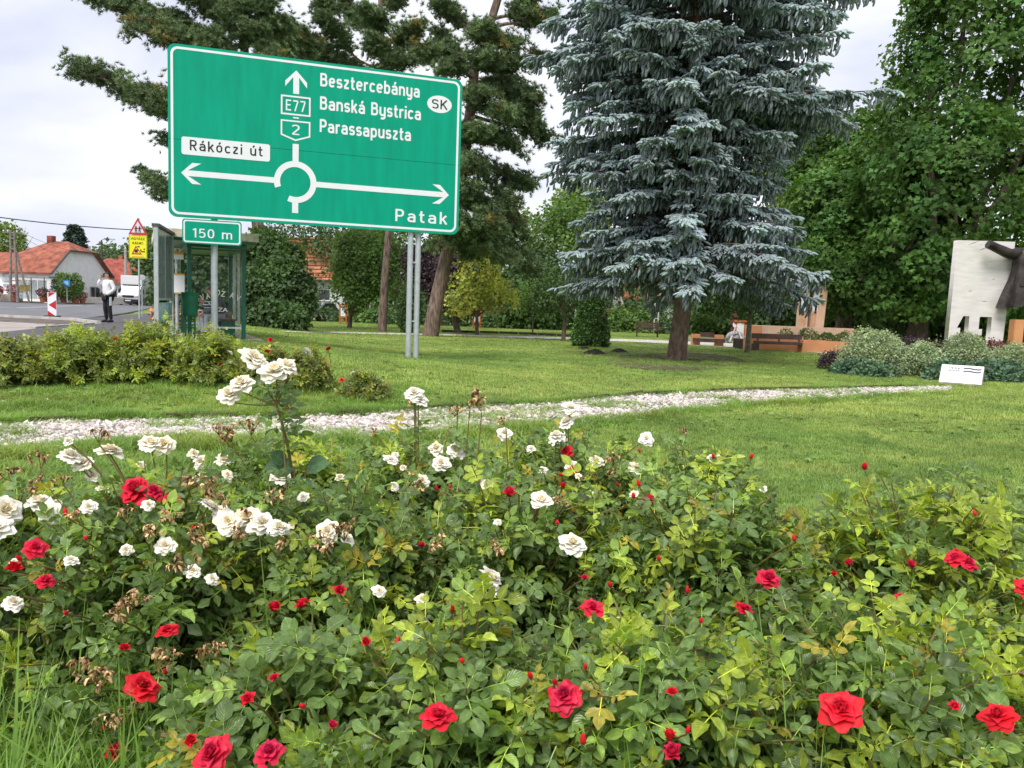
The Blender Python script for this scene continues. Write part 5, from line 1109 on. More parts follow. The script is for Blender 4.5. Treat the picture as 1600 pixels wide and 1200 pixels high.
def lobes_clusters(rng, lobes, n, shell=.35, up=.5, zmin=None):
    """cluster centres near the surface of a union of ellipsoids (c, r)"""
    Cs, Ns = [], []
    wts = np.array([l[1][0]*l[1][2]+l[1][1]*l[1][2] for l in lobes], float); cnt = (n*wts/wts.sum()).astype(int)+1
    for (c, r), k in zip(lobes, cnt):
        d = nrm(rng.normal(0, 1, (k, 3))); f = 1-shell*rng.uniform(0, 1, k)**1.6
        f *= 1+.10*np.sin(d[:, 0]*7+c[0])*np.sin(d[:, 2]*6+c[1])+.06*np.sin(d[:, 1]*13+d[:, 2]*9)
        P = np.array(c)+d*np.array(r)*f[:, None]
        inside = np.zeros(k, bool)
        for (c2, r2) in lobes:
            if c2 is c: continue
            inside |= (((P-np.array(c2))/np.array(r2))**2).sum(1) < .55
        Cs.append(P[~inside]); Ns.append(nrm(d*[1, 1, .7]+[0, 0, up])[~inside])
    C, Nn = np.concatenate(Cs), np.concatenate(Ns)
    if zmin is not None: k = C[:, 2] > zmin; C, Nn = C[k], Nn[k]
    return C, Nn
def limb(mb, a, b, r0, r1, rng, bend=.12, n=6, sides=7):
    a, b = np.array(a, float), np.array(b, float); L = np.linalg.norm(b-a); o = rng.normal(0, bend*L*.5, 3); o2 = rng.normal(0, bend*L*.25, 3)
    pts = [a+(b-a)*t+o*math.sin(math.pi*t)+o2*math.sin(2*math.pi*t) for t in np.linspace(0, 1, n)]
    mb.tube(pts, list(np.linspace(r0, r1, n)), sides, False); return pts
def broadleaf(name, label, base, height, lobes, nclus, leaves, lsize, m, rng, trunk_r=.2, crad=.5, tintv=.2, nlimb=9, cat='tree', group=None, full=False, fork=.35, bark=None, stems=None, up=.5, shell=.4, tilt=.55, droop=.35, pal=None):
    """lobes in world coords; base world point"""
    e = empty(name, tuple(base), 0, label, cat, group); base = np.array(base, float)
    L = [(np.array(c)-base, np.array(r)) for c, r in lobes]
    C, Nn = lobes_clusters(rng, L, nclus, shell, up, .12)
    ct = np.ones((len(C), 3))*rng.uniform(1-tintv, 1+tintv, (len(C), 1))*np.stack([rng.uniform(.9, 1.15, len(C)), np.ones(len(C)), rng.uniform(.8, 1.1, len(C))], -1)
    if pal is not None: ct = ct*np.array(pal)[rng.integers(0, len(pal), len(C))]
    cr_ = link('crown', crown_mesh('crown', m, rng, C, Nn, crad*rng.uniform(.7, 1.3, len(C)), leaves, lsize, ctint=ct, full=full, tilt=tilt, droop=droop), e); cr_['kind'] = 'stuff'
    mb = MB(); fz = height*fork
    for sx, sy, rr in (stems or [(0, 0, 1.0)]):
        top = np.array([sx*3+rng.normal(0, .15), sy*3+rng.normal(0, .15), fz])
        mb.tube([(sx, sy, -.15), (sx+.01, sy, fz*.12), *[tuple(np.array([sx, sy, 0])*(1-t)+top*t) for t in (.4, .7, 1)]], [trunk_r*rr*1.35, trunk_r*rr*1.08, trunk_r*rr, trunk_r*rr*.92, trunk_r*rr*.85], 10)
        for k in range(nlimb):
            c, r = L[k % len(L)]; q = c+rng.normal(0, .35, 3)*r; s_ = top*rng.uniform(.75, 1.0)
            pts = limb(mb, s_, q, trunk_r*rr*.5, trunk_r*.12, rng)
            for j in range(2): limb(mb, pts[3], q+rng.normal(0, .4, 3)*r, trunk_r*.22, trunk_r*.06, rng, n=4, sides=5)
    mb.build('trunk', bark or BARK, e, True, fixn=False)
    return e
MAPLE = leafmat('maple_leaf', (.085, .175, .045), rough=.65, trans=.3, vary=.35, vscale=.5, spec=.2)
GREENL = leafmat('green_leaf', (.11, .205, .045), rough=.65, trans=.3, vary=.3, vscale=.7)
DARKL = leafmat('dark_leaf', (.065, .13, .036), rough=.6, trans=.25, vary=.3, vscale=.6)
LIGHTL = leafmat('light_leaf', (.15, .24, .05), rough=.5, trans=.35, vary=.25, vscale=.8)
YELL = leafmat('golden_leaf', (.38, .43, .09), rough=.5, trans=.3, vary=.2, vscale=1.5)
PURP = leafmat('purple_leaf', (.055, .035, .045), rough=.5, trans=.2, vary=.3, tcol=(1.3, .8, .8))
VARI = leafmat('variegated_leaf', (.33, .42, .25), rough=.5, trans=.2, vary=.25, vscale=2.5)
JUNI = leafmat('juniper_leaf', (.095, .18, .10), rough=.6, trans=.1, vary=.3, vscale=2)
THUJ = leafmat('thuja_leaf', (.075, .155, .035), rough=.55, trans=.15, vary=.3, vscale=3)
def wpt(px, py, Y): return at(px, py, Y)
def lobe(px, py, Y, rx, rz, ry=None):
    s = Y/1200.0; return (at(px, py, Y), (rx*s, (ry if ry else rx)*s, rz*s))
def gbase(px, py, Y): p = at(px, py, Y); return (p[0], p[1], float(gz(p[0], p[1])))

# maples on the right
broadleaf('maple_tree', 'tall dense green maple filling the right edge of the park', gbase(1432, 520, 36), 9, [lobe(1560, 120, 36, 150, 190), lobe(1480, 300, 34, 130, 130), lobe(1620, 330, 35, 150, 150), lobe(1500, 60, 37, 85, 130), lobe(1700, 100, 36, 160, 220), lobe(1600, -120, 37, 140, 160), lobe(1420, 400, 34, 80, 75), lobe(1540, 430, 33, 90, 60), lobe(1470, 170, 35.5, 75, 90), lobe(1545, 10, 35.5, 95, 120), lobe(1435, 250, 35, 60, 60)], 1500, 74, .235, MAPLE, np.random.default_rng(11), .45, .75, tintv=.35, full=True, fork=.3, nlimb=9, tilt=.4)
broadleaf('maple_tree', 'rounded green maple right of the blue spruce', gbase(1316, 520, 40), 8, [lobe(1350, 250, 41, 85, 75), lobe(1310, 340, 39, 85, 85), lobe(1410, 330, 39, 90, 110), lobe(1300, 420, 38, 75, 55), lobe(1380, 430, 37, 80, 55), lobe(1270, 260, 43, 50, 60)], 880, 68, .23, MAPLE, np.random.default_rng(12), .4, .7, tintv=.35, full=True, fork=.32, nlimb=8, tilt=.4)
broadleaf('linden_tree', 'yellowish green tree between the spruce and the maples', gbase(1270, 515, 52), 9, [lobe(1250, 190, 52, 60, 45), lobe(1230, 260, 52, 60, 60), lobe(1290, 230, 53, 55, 50), lobe(1255, 340, 50, 50, 70)], 330, 50, .26, LIGHTL, np.random.default_rng(13), .3, .8, full=True)
broadleaf('dark_tree', 'dark shady tree behind the picture pillars', gbase(1225, 520, 50), 7, [lobe(1190, 460, 50, 90, 45), lobe(1260, 480, 48, 80, 35), lobe(1330, 480, 48, 70, 35), lobe(1130, 440, 54, 60, 40)], 420, 50, .26, DARKL, np.random.default_rng(14), .3, .8)
broadleaf('dark_tree', 'dark green tree low behind the memorial slab', gbase(1450, 520, 44), 6, [lobe(1450, 465, 43, 80, 50), lobe(1560, 480, 42, 90, 55), lobe(1640, 470, 42, 80, 70)], 380, 50, .26, DARKL, np.random.default_rng(15), .3, .8)
# trees behind the spruce and along the back fence
k = 0
for px, py, Yb, rx, rz, m, lab in ((885, 400, 62, 60, 95, GREENL, 'green tree just left of the blue spruce, by the playground'), (840, 440, 58, 40, 60, DARKL, 'dark bushy tree between the leaning pine and the spruce'), (800, 400, 66, 55, 90, GREENL, 'tall green tree in the gap right of the big sign'),
        (960, 460, 66, 70, 50, DARKL, 'dark tree behind the clipped thuja under the spruce'), (1030, 430, 78, 70, 60, GREENL, 'green tree behind the white house under the spruce'), (1120, 470, 62, 55, 42, DARKL, 'dark shrubby tree behind the carved post'),
        (720, 420, 64, 60, 85, DARKL, 'dark tree behind the leaning pine trunk'), (640, 400, 66, 70, 95, GREENL, 'green tree behind the sign posts'), (560, 395, 70, 70, 90, DARKL, 'dark tree behind the slim pine trunk'), (470, 400, 72, 70, 80, DARKL, 'dark tree behind the orange-roofed house'), (905, 330, 70, 40, 45, LIGHTL, 'light green treetop showing left of the spruce boughs')):
    k += 1; g = gbase(px, 503, Yb)
    broadleaf('background_tree', lab, g, 6, [lobe(px, py, Yb, rx, rz), lobe(px-rx*.55, py+rz*.35, Yb-2, rx*.6, rz*.6), lobe(px+rx*.5, py+rz*.4, Yb-2, rx*.6, rz*.55)], 210, 38, .31, m, np.random.default_rng(100+k), .22, 1.0, group='trees along the back of the park')
broadleaf('young_tree', 'young light green tree in front of the orange-roofed house', gbase(546, 509, 44), 4.5, [lobe(568, 415, 44, 42, 46), lobe(548, 445, 43, 26, 28), lobe(590, 400, 45, 35, 40), lobe(560, 378, 44, 36, 22)], 300, 48, .17, GREENL, np.random.default_rng(21), .13, .6, fork=.22, full=True)
broadleaf('hornbeam_shrub', 'broad dark green hornbeam shrub right of the bus shelter', gbase(430, 507, 33), 3, [lobe(425, 460, 33, 50, 45), lobe(402, 425, 33.5, 34, 42), lobe(446, 432, 32.5, 30, 36), lobe(420, 395, 34, 36, 30), lobe(440, 490, 32, 46, 18), lobe(470, 465, 32.5, 20, 24), lobe(390, 470, 32.5, 22, 26), lobe(455, 400, 33, 16, 20), lobe(410, 372, 34, 18, 14), lobe(478, 440, 33, 10, 12)], 620, 40, .16, DARKL, np.random.default_rng(22), .12, .38, fork=.25, full=True, cat='shrub', tintv=.3, stems=[(0, 0, 1), (.25, .1, .8), (-.25, .05, .8)], nlimb=6)
broadleaf('golden_shrub', 'yellow-green tree glowing beside the leaning pine', gbase(745, 510, 40), 3, [lobe(745, 425, 40, 35, 32), lobe(770, 455, 39.5, 30, 25), lobe(738, 395, 40, 22, 22), lobe(725, 465, 39, 28, 20), lobe(765, 410, 40, 14, 16), lobe(790, 460, 39.5, 16, 14)], 120, 30, .17, YELL, np.random.default_rng(23), .1, .45, full=True, tintv=.4)
broadleaf('purple_plum', 'dark purple-leaved plum behind the leaning pine', gbase(715, 511, 42), 3, [lobe(700, 430, 42, 35, 40), lobe(725, 455, 41.5, 32, 30), lobe(655, 415, 43, 25, 30)], 190, 46, .16, PURP, np.random.default_rng(24), .18, .6)
broadleaf('small_conifer_shrub', 'narrow dark shrub just left of the sign posts', gbase(643, 517, 39), 2, [lobe(640, 480, 39, 17, 36)], 110, 40, .1, DARKL, np.random.default_rng(25), .06, .3, cat='shrub')
broadleaf('fork_tree', 'small forked tree left of the clipped thuja', gbase(880, 531, 36), 3.2, [lobe(885, 445, 36, 45, 30), lobe(860, 460, 36, 28, 22), lobe(910, 455, 36, 25, 22)], 120, 40, .13, DARKL, np.random.default_rng(26), .10, .5, fork=.42)
broadleaf('thin_tree', 'thin young tree with sparse leaves by the playground fence', gbase(832, 521, 46), 3, [lobe(840, 455, 46, 32, 32), lobe(825, 475, 46, 20, 16)], 70, 26, .15, GREENL, np.random.default_rng(27), .05, .5, fork=.5)
broadleaf('pale_trunk_tree', 'slim pale-trunked tree in front of the brown wall bench', gbase(1167, 556, 31), 3.4, [lobe(1175, 450, 31, 55, 32), lobe(1150, 430, 31, 40, 30)], 150, 40, .13, DARKL, np.random.default_rng(28), .10, .5, fork=.6, bark=mat('pale_bark', (.19, .17, .12), rough=.9, var=.3, bump=.5, bscale=12))
# back hedge strip (individual shrubs)
hr = np.random.default_rng(31)
for i, (px, h_, m) in enumerate(((500, 22, DARKL), (570, 18, GREENL), (600, 20, DARKL), (690, 26, DARKL), (780, 24, DARKL), (815, 18, GREENL), (960, 26, GREENL), (985, 30, GREENL), (1040, 24, DARKL), (1085, 26, GREENL), (1115, 22, GREENL), (1185, 24, DARKL), (1380, 22, DARKL), (1300, 20, GREENL))):
    hy = 501+(px-500)*.026; broadleaf('hedge_shrub', ['leafy hedge shrub left of the young tree', 'low green hedge shrub right of the young tree', 'dark hedge shrub at the foot of the slim pine', 'dark hedge shrub behind the sign posts', 'dark hedge shrub beyond the yellow-green tree', 'low hedge shrub by the thin young tree', 'green hedge shrub right of the clipped thuja', 'tall green hedge shrub left of the park bench', 'dark hedge shrub right of the park bench', 'green hedge shrub right of the spruce trunk', 'green hedge shrub behind the short block bench', 'dark hedge shrub left of the picture pillars', 'dark hedge shrub behind the pale memorial shrubs', 'green hedge shrub right of the picture pillars'][i],
              gbase(px, hy+8, 57), 1, [lobe(px, hy-4, 57, 34, h_), lobe(px-24, hy+2, 57, 22, h_*.7), lobe(px+24, hy+2, 57, 22, h_*.7)], 90, 40, .22, m, np.random.default_rng(200+i), .06, .6, cat='shrub', group='hedge shrubs along the back')
# memorial shrubs
def shrub(nm, lab, px, py, Yb, rx, rz, m, seed, lsz=.055, n=260, lv=46, crad=.2, ry=None, tintv=.22, droop=.1, cat='shrub', up=.6):
    g = gbase(px, py, Yb); c = at(px, py-rz*.9, Yb)
    s = Yb/1200; broadleaf(nm, lab, g, .8, [(c, (rx*s, (ry or rx)*s, rz*1.05*s)), (c+np.array([-rx*.5*s, -.1, -rz*.35*s]), (rx*.6*s, rx*.6*s, rz*.7*s)), (c+np.array([rx*.5*s, -.1, -rz*.35*s]), (rx*.6*s, rx*.6*s, rz*.7*s))], n, lv, lsz, m, np.random.default_rng(seed), .04, crad, tintv=tintv, nlimb=7, cat=cat, fork=.3, up=up, droop=droop, shell=.5, tilt=.8)
shrub('variegated_shrub', 'largest pale variegated shrub left of the memorial slab', 1362, 588, 21.5, 45, 37, VARI, 301, n=520)
shrub('variegated_shrub', 'pale variegated shrub with bare soil at its foot', 1440, 590, 20.8, 31, 28, VARI, 302, n=330)
shrub('variegated_shrub', 'pale variegated shrub directly in front of the memorial slab', 1508, 582, 21.5, 28, 31, VARI, 303, n=320)
shrub('variegated_shrub', 'pale variegated shrub at the right edge below the bronze coat', 1585, 588, 22, 36, 25, VARI, 304, n=330)
shrub('barberry', 'purple barberry between the two left variegated shrubs', 1412, 575, 23.5, 40, 24, PURP, 305, n=220)
shrub('barberry', 'dark red barberry right of the memorial slab', 1560, 568, 24, 30, 18, leafmat('red_barberry', (.16, .05, .045), rough=.5, trans=.2, vary=.3), 306, n=150)
shrub('barberry', 'purple barberry in front of the slab numerals', 1470, 580, 22.5, 26, 24, PURP, 307, n=130)
shrub('dark_shrub', 'small dark shrub at the left end of the memorial bed', 1305, 577, 22, 24, 14, PURP, 308, n=120)
def juniper(lab, px, py, Yb, rx, rz, seed):
    shrub('juniper', lab, px, py, Yb, rx, rz, JUNI, seed, lsz=.085, n=300, lv=50, crad=.22, up=.9, droop=.3)
juniper('low blue-green juniper left of the bare soil patch', 1350, 596, 20.2, 46, 15, 311); juniper('low blue-green juniper half behind the plaque', 1488, 596, 19.6, 34, 14, 312); juniper('broad blue-green juniper right of the plaque', 1570, 604, 20, 50, 19, 313)
for px, s_, lab in ((1225, 12, 'small leafy plant at the left end of the planter'), (1262, 14, 'leafy plant growing below the picture pillars'), (1292, 10, 'low plant at the right part of the planter'), (1315, 12, 'plant in the planter beside the pale shrub')):
    g = at(px, 535, 34.2); broadleaf('planter_plant', lab, (g[0], g[1], .42), .5, [(np.array([g[0], g[1], .42+s_*.022]), (s_*.03, .22, s_*.024))], 26, 30, .07, GREENL, np.random.default_rng(px), .02, .15, cat='plant', group='plants in the orange planter')
# clipped thuja cone
th_ = empty('thuja', gbase(922, 545, 31), 0, 'clipped conical dark green thuja on the lawn', 'thuja'); r_ = np.random.default_rng(41); n = 620
u = r_.uniform(0, 1, n); a = r_.uniform(0, 6.283, n); zz = 2.45*u**1.15; rr = .72*np.clip(1-(zz/2.62)**1.35, 0.02, 1)**.8*np.where(zz < .25, .8+zz*.8, 1)*r_.uniform(.86, 1.04, n)
C = np.stack([rr*np.cos(a), rr*np.sin(a), zz+.08], -1); Nn = nrm(np.stack([np.cos(a), np.sin(a), .55+0*a], -1))
o = link('crown', crown_mesh('crown', THUJ, r_, C, Nn, .16, 44, .085, ctint=np.ones((n, 3))*r_.uniform(.65, 1.4, (n, 1)), tilt=.7, droop=.0), th_); o['kind'] = 'stuff'
MB().tube([(0, 0, -.1), (0, 0, 1.2), (0, 0, 2.3)], [.09, .06, .02], 8).build('trunk', BARK, th_, True)

# ------------------------------------------------------------------ pines
NEED = leafmat('pine_needle', (.14, .21, .09), inst=True, rough=.55, trans=.12, vary=.3, vscale=.9)
def tuft_template(n, seed):
    r = np.random.default_rng(seed); V = []; Fq = []
    for i in range(n):
        d = nrm(np.array([r.normal(0, .75), r.normal(0, .75), r.uniform(.1, 1.1)])); L = r.uniform(.75, 1.1); s = nrm(np.cross(d, r.normal(0, 1, 3)))*.075
        b = len(V); V += [tuple(d*.06-s), tuple(d*.06+s), tuple(d*L)]; Fq.append((b, b+1, b+2))
    return np.array(V), np.array(Fq)
TUFTME = [np_mesh('needle_tuft', *tuft_template(26, 3+i), NEED, smooth=False) for i in range(3)]
def pine(name, label, Y0, trunk_px, limbs, seed, dens=1.0, brown=.03, tr0=.3, size=.21):
    rng = np.random.default_rng(seed)
    tp = [at(px, py, Y0+dy) for px, py, dy in trunk_px]; base = np.array([tp[0][0], tp[0][1], float(gz(tp[0][0], tp[0][1]))])
    e = empty(name, tuple(base), 0, label, 'pine tree'); tw = [p-base for p in tp]; tw[0][2] = -.1
    n = len(tw); MB().tube(tw, [tr0*1.25]+list(np.linspace(tr0, tr0*.42, n-1)), 12).build('trunk', BARKP, e, True)
    T, Dr, tint = [], [], []
    for k, (ax, ay, ex, ey, dy, cl) in enumerate(limbs):
        a = at(ax, ay, Y0)-base; b = at(ex, ey, Y0+dy)-base
        # start on the trunk: nearest trunk point to a
        mb = MB(); pts = limb(mb, a, b, tr0*.30, .03, rng, bend=.14, n=8, sides=6); pts = np.array(pts); L = np.linalg.norm(b-a)
        nsub = int(20*cl*dens*max(1, L/3)); 
        for j in range(nsub):
            t = rng.uniform(.28, 1.0)**.8; i0 = min(int(t*7), 6); p0 = pts[i0]+(pts[i0+1]-pts[i0])*(t*7-i0)
            along = nrm(pts[i0+1]-pts[i0]); side = nrm(np.cross(along, [0, 0, 1]))*rng.choice([-1, 1]); dr = nrm(along*.7+side*rng.uniform(.3, 1.1)+np.array([0, 0, rng.uniform(-.35, .75)]))
            sl = rng.uniform(.35, 1.0)*(.62+.15*L)*(1.15-t*.45); p1 = p0+dr*sl; limb(mb, p0, p1, .022, .012, rng, .2, 4, 4)
            nt_ = int(rng.integers(14, 24)); cb = rng.uniform(.75, 1.3); br = rng.uniform() < brown
            for q in range(nt_):
                s_ = rng.uniform(.35, 1.05); T.append(p0+dr*sl*s_+rng.normal(0, .13+.10*sl, 3)*[1, 1, .7]); Dr.append(nrm(dr*.6+rng.normal(0, .45, 3)+[0, 0, .55]))
                tint.append(np.array([1.9, 1.05, .75] if br else [1, 1, 1])*cb*rng.uniform(.75, 1.25))
        mb.build('limb', BARKP, e, True, fixn=False)
    T, Dr, tint = np.array(T), np.array(Dr), np.array(tint); n = len(T)
    Rm = frames(rng.normal(0, 1, (n, 3)), Dr)   # z column close to Dr
    z = nrm(Dr); x = nrm(np.cross(rng.normal(0, 1, (n, 3)), z)); Rm = np.stack([x, np.cross(z, x), z], -1)
    rot = np.array([Matrix(m.tolist()).to_euler('XYZ')[:] for m in Rm]); sz = size*rng.uniform(.7, 1.2, n)
    scatter('needles', T, rot, np.stack([sz]*3, -1), tint, np.arange(n) % 3, TUFTME, parent=e)
    return e
# needle tufts
pine('pine_tree', 'spreading black pine behind the left half of the big sign', 35, [(418, 508, 0), (405, 380, 0), (395, 250, .2), (386, 130, .2), (379, 40, .1), (372, -80, 0), (366, -230, 0)],
     [(395, 215, 135, 118, -1.0, 1.5), (398, 225, 205, 150, .8, 1.1), (392, 190, 245, 160, -1.6, 1.0), (388, 120, 150, -5, .5, 1.6), (386, 100, 215, 48, -1.2, 1.3), (384, 90, 260, 30, 1.5, 1.2), (400, 330, 225, 275, .3, 1.3), (402, 350, 250, 305, -1.0, .8), (398, 300, 262, 225, 1, .7),
      (382, 60, 235, -45, 1, 1.3), (380, 30, 300, -60, -1, 1.2), (376, -60, 250, -150, 0, 1.2), (374, -100, 480, -170, 0, 1.2), (378, 10, 470, -40, 1, 1.2), (388, 110, 470, 55, 1.5, 1.3), (386, 100, 440, 40, -1, 1.2), (390, 160, 330, 80, -2, 1.2), (392, 150, 480, 80, 2.2, 1.2), (380, 60, 330, 20, 2, 1), (384, 80, 420, 10, -2, 1), (388, 130, 420, 90, -2.2, 1.5), (384, 80, 400, 50, -2.2, 1.5), (380, 40, 360, 20, -2.2, 1.4), (386, 100, 330, 60, -2, 1.4), (390, 150, 300, 130, -1.5, 1.3), (370, -160, 330, -230, 0, 1), (370, -160, 420, -240, 0, 1)], 51, tr0=.27)
pine('pine_tree', 'slim pine with a bare grey trunk below the big sign', 40, [(597, 517, 0), (601, 440, 0), (607, 365, 0), (606, 240, 0), (600, 110, 0), (594, 0, 0), (590, -70, 0)],
     [(601, 120, 470, 70, 0, 1.4), (600, 110, 505, 35, -1, 1.5), (598, 80, 540, 5, 1, 1.3), (600, 100, 640, 55, 0, 1.3), (602, 130, 660, 95, -1, 1.2), (596, 40, 620, 5, 1, 1.1), (594, 0, 560, -50, 0, 1), (602, 150, 530, 90, 1.5, 1.3), (602, 140, 440, 90, 1, 1.2), (602, 150, 600, 70, -2, 1.2), (596, 30, 500, 10, 1, 1.1), (600, 90, 590, 70, -2, 1.5), (596, 40, 580, 20, -2, 1.5), (598, 70, 655, 40, -1.5, 1.4), (601, 110, 420, 60, 1, 1.3), (594, 10, 640, -20, 0, 1.2)], 52, tr0=.20)
pine('pine_tree', 'leaning pine with thick reddish trunk right of the sign posts', 36, [(672, 519, 0), (684, 460, 0), (700, 390, 0), (722, 270, 0), (737, 160, 0), (742, 100, 0), (765, 40, 0), (790, -40, 0), (800, -120, 0)],
     [(752, 70, 690, 12, -.5, 1.6), (745, 100, 655, 78, -1, 1.5), (745, 95, 690, 60, 1, 1.3), (742, 120, 700, 110, -1.5, 1.3), (765, 45, 860, 28, .5, 1.5), (770, 30, 840, -20, 0, 1.3), (745, 100, 845, 92, 1, 1.4), (740, 130, 832, 150, -.5, 1.5), (738, 150, 800, 130, 1, 1.2), (736, 170, 835, 185, 0, 1.2), (732, 200, 808, 232, -1, 1.4), (730, 220, 765, 215, 1.2, 1.2), (728, 240, 830, 290, .6, 1.3), (724, 260, 790, 320, -.8, 1.4), (720, 280, 745, 330, -1.5, 1.2), (718, 300, 820, 370, .2, 1.5), (714, 320, 775, 400, -.8, 1.5), (712, 330, 735, 395, 1, 1.1), (710, 340, 830, 420, 1, 1.3), (708, 350, 690, 385, -1, .7), (780, -10, 730, -50, 0, 1.2), (790, -50, 870, -70, 0, 1.1), (795, -100, 760, -160, 0, 1), (758, 60, 800, 70, -1.5, 1.2), (750, 80, 790, 110, 1.5, 1.2), (740, 140, 750, 150, -2.2, 1.6), (732, 190, 745, 205, -2.2, 1.6), (726, 240, 738, 262, -2.2, 1.6), (720, 280, 726, 300, -2.2, 1.5), (712, 330, 722, 350, -2, 1.3), (755, 60, 760, 50, -2.2, 1.6), (745, 100, 752, 92, -2.2, 1.6), (740, 150, 790, 180, -2, 1.5), (716, 310, 770, 350, -2, 1.5), (712, 335, 800, 410, -1.5, 1.4), (735, 180, 850, 220, .8, 1.2)], 53, brown=.05, tr0=.32)

# ------------------------------------------------------------------ blue spruce
SPR = leafmat('spruce_needle', (.30, .38, .385), inst=True, rough=.6, trans=.05, vary=.22, vscale=1.1, tcol=(1, 1.1, .9))
def sprig_template():
    ring = 5; prof = [(0, .045), (.3, .12), (.65, .115), (.9, .07), (1.0, .0)]; V = []; Fq = []; tt = []
    for i, (t, r) in enumerate(prof):
        for k in range(ring):
            a = 6.283*k/ring+i*.6; V.append((r*math.cos(a), t, r*math.sin(a)-.10*t*t)); tt.append([.82+.24*t]*3)
    for i in range(len(prof)-1):
        for k in range(ring): k2 = (k+1) % ring; Fq += [(i*ring+k, i*ring+k2, (i+1)*ring+k2), (i*ring+k, (i+1)*ring+k2, (i+1)*ring+k)]
    return np.array(V), np.array(Fq), np.array(tt)
SG, SGF, SGT = sprig_template()
def spruce(label, base_px, Y0, rows, seed):
    """rows: (py, left_px, right_px) extents of the outline from bottom to top"""
    rng = np.random.default_rng(seed); b = at(*base_px, Y0); base = np.array([b[0], b[1], float(gz(b[0], b[1]))])
    e = empty('blue_spruce', tuple(base), 0, label, 'spruce tree')
    cx0 = base_px[0]
    tops = [(1056, 565), (1064, 500), (1072, 440), (1080, 330), (1085, 200), (1088, 60), (1090, -150), (1092, -420), (1093, -620)]
    tw = [at(px, py, Y0)-base for px, py in tops]; tw[0][2] = -.1
    MB().tube([tw[0]*1.0, tw[0]*.85+tw[1]*.15, *tw[1:]], [.42, .31, .265, .25, .23, .20, .16, .11, .06, .02], 14).build('trunk', mat('spruce_bark', (.20, .135, .10), rough=.95, var=.3, vscale=6, bump=.9, bscale=12, mapscale=(2, 2, .8)), e, True)
    ry = np.array([r[0] for r in rows], float); rl = np.array([r[1] for r in rows], float); rr = np.array([r[2] for r in rows], float)
    def trunk_x(py): return np.interp(-py, [-t[1] for t in tops], [t[0] for t in tops])
    P, D, Nn, Sc, Ti = [], [], [], [], []
    mbs = MB(); nb = 0
    py = 428.0
    while py > -560:
        nb_here = 12 if py > -60 else 5
        for k in range(nb_here):
            az = rng.uniform(0, 6.283) if k > 1 else (0.0 if k == 0 else math.pi)+rng.normal(0, .25)
            yy = py+rng.uniform(-30, 22)
            ext = np.interp(-yy, -ry, rr if math.cos(az) > 0 else rl); tx = trunk_x(yy); Lx = abs(ext-tx)
            Lpx = np.interp(abs(math.cos(az)), [0, 1], [min(Lx, 185)*.95, Lx])*(rng.uniform(.62, .95) if k > 2 else rng.uniform(.92, 1.06)); L = Lpx*Y0/1200
            z0 = (at(tx, yy, Y0)-base); att = z0.copy()
            dirh = np.array([math.cos(az), math.sin(az), 0]); lift = rng.uniform(.02, .16)*L; droop = rng.uniform(.14, .32)*L*(1 if rng.uniform() < .75 else .4)
            # bough: leaves trunk slightly above its tip, dips, tip turns up a little
            tt_ = np.linspace(0, 1, 9); pts = att[None]+dirh[None]*(tt_*L)[:, None]; pts[:, 2] += lift*np.sin(tt_*2.2)-droop*tt_**1.6+.10*L*np.clip(tt_-.75, 0, 1)*1.5+ (.10*L if py < 60 else .0)
            mbs.tube(pts, list(np.linspace(.055, .012, 9)), 5, False); nb += 1
            side = np.array([-dirh[1], dirh[0], 0]); cb = rng.uniform(.8, 1.2)
            nl = int((8+L*7.5)*(1 if py > -40 else .45))
            for j in range(nl):
                t = rng.uniform(.18, 1.0)**.75; i0 = min(int(t*8), 7); p0 = pts[i0]+(pts[i0+1]-pts[i0])*(t*8-i0)
                sg = rng.choice([-1, 1]); wl = (.16+.36*min(L, 3.5)/3.5)*(1.12-t*.75)*rng.uniform(.7, 1.4)
                bd = nrm(dirh*rng.uniform(.45, .9)+side*sg*rng.uniform(.25, 1.0)+np.array([0, 0, rng.uniform(-.35, .12)]))
                ns = int(4+wl*15)
                for q in range(ns):
                    s_ = (q+rng.uniform(0, 1))/ns; pp = p0+bd*wl*s_*1.25; pp[2] -= .22*wl*s_*s_
                    sd_ = nrm(bd*.8+np.cross(bd, [0, 0, 1])*rng.choice([-1, 1])*rng.uniform(.2, .9)+np.array([0, 0, rng.uniform(-.55, .05)]))
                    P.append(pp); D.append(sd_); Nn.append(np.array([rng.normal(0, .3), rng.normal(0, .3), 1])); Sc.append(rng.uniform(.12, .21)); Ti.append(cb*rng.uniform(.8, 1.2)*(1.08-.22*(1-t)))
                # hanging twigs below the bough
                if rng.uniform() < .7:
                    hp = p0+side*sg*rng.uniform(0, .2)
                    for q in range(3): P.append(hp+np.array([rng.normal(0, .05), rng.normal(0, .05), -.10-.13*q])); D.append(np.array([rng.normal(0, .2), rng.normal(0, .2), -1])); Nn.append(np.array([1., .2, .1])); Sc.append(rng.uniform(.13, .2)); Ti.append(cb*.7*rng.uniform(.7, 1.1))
        py -= 16 if py > 0 else 30
    mbs.build('boughs', BARK, e, True, fixn=False)
    P, D, Nn = np.array(P), np.array(D), np.array(Nn); Sc = np.array(Sc); Ti = np.array(Ti)[:, None]*np.array([[1, 1, 1.]])*rng.uniform(.92, 1.08, (len(P), 3))
    Rm = frames(D, Nn); rot = np.array([Matrix(m.tolist()).to_euler('XYZ')[:] for m in Rm])
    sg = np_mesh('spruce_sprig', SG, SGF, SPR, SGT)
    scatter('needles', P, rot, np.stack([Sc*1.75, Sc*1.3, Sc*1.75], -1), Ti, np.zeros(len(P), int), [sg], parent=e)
    print('spruce sprigs', len(P))
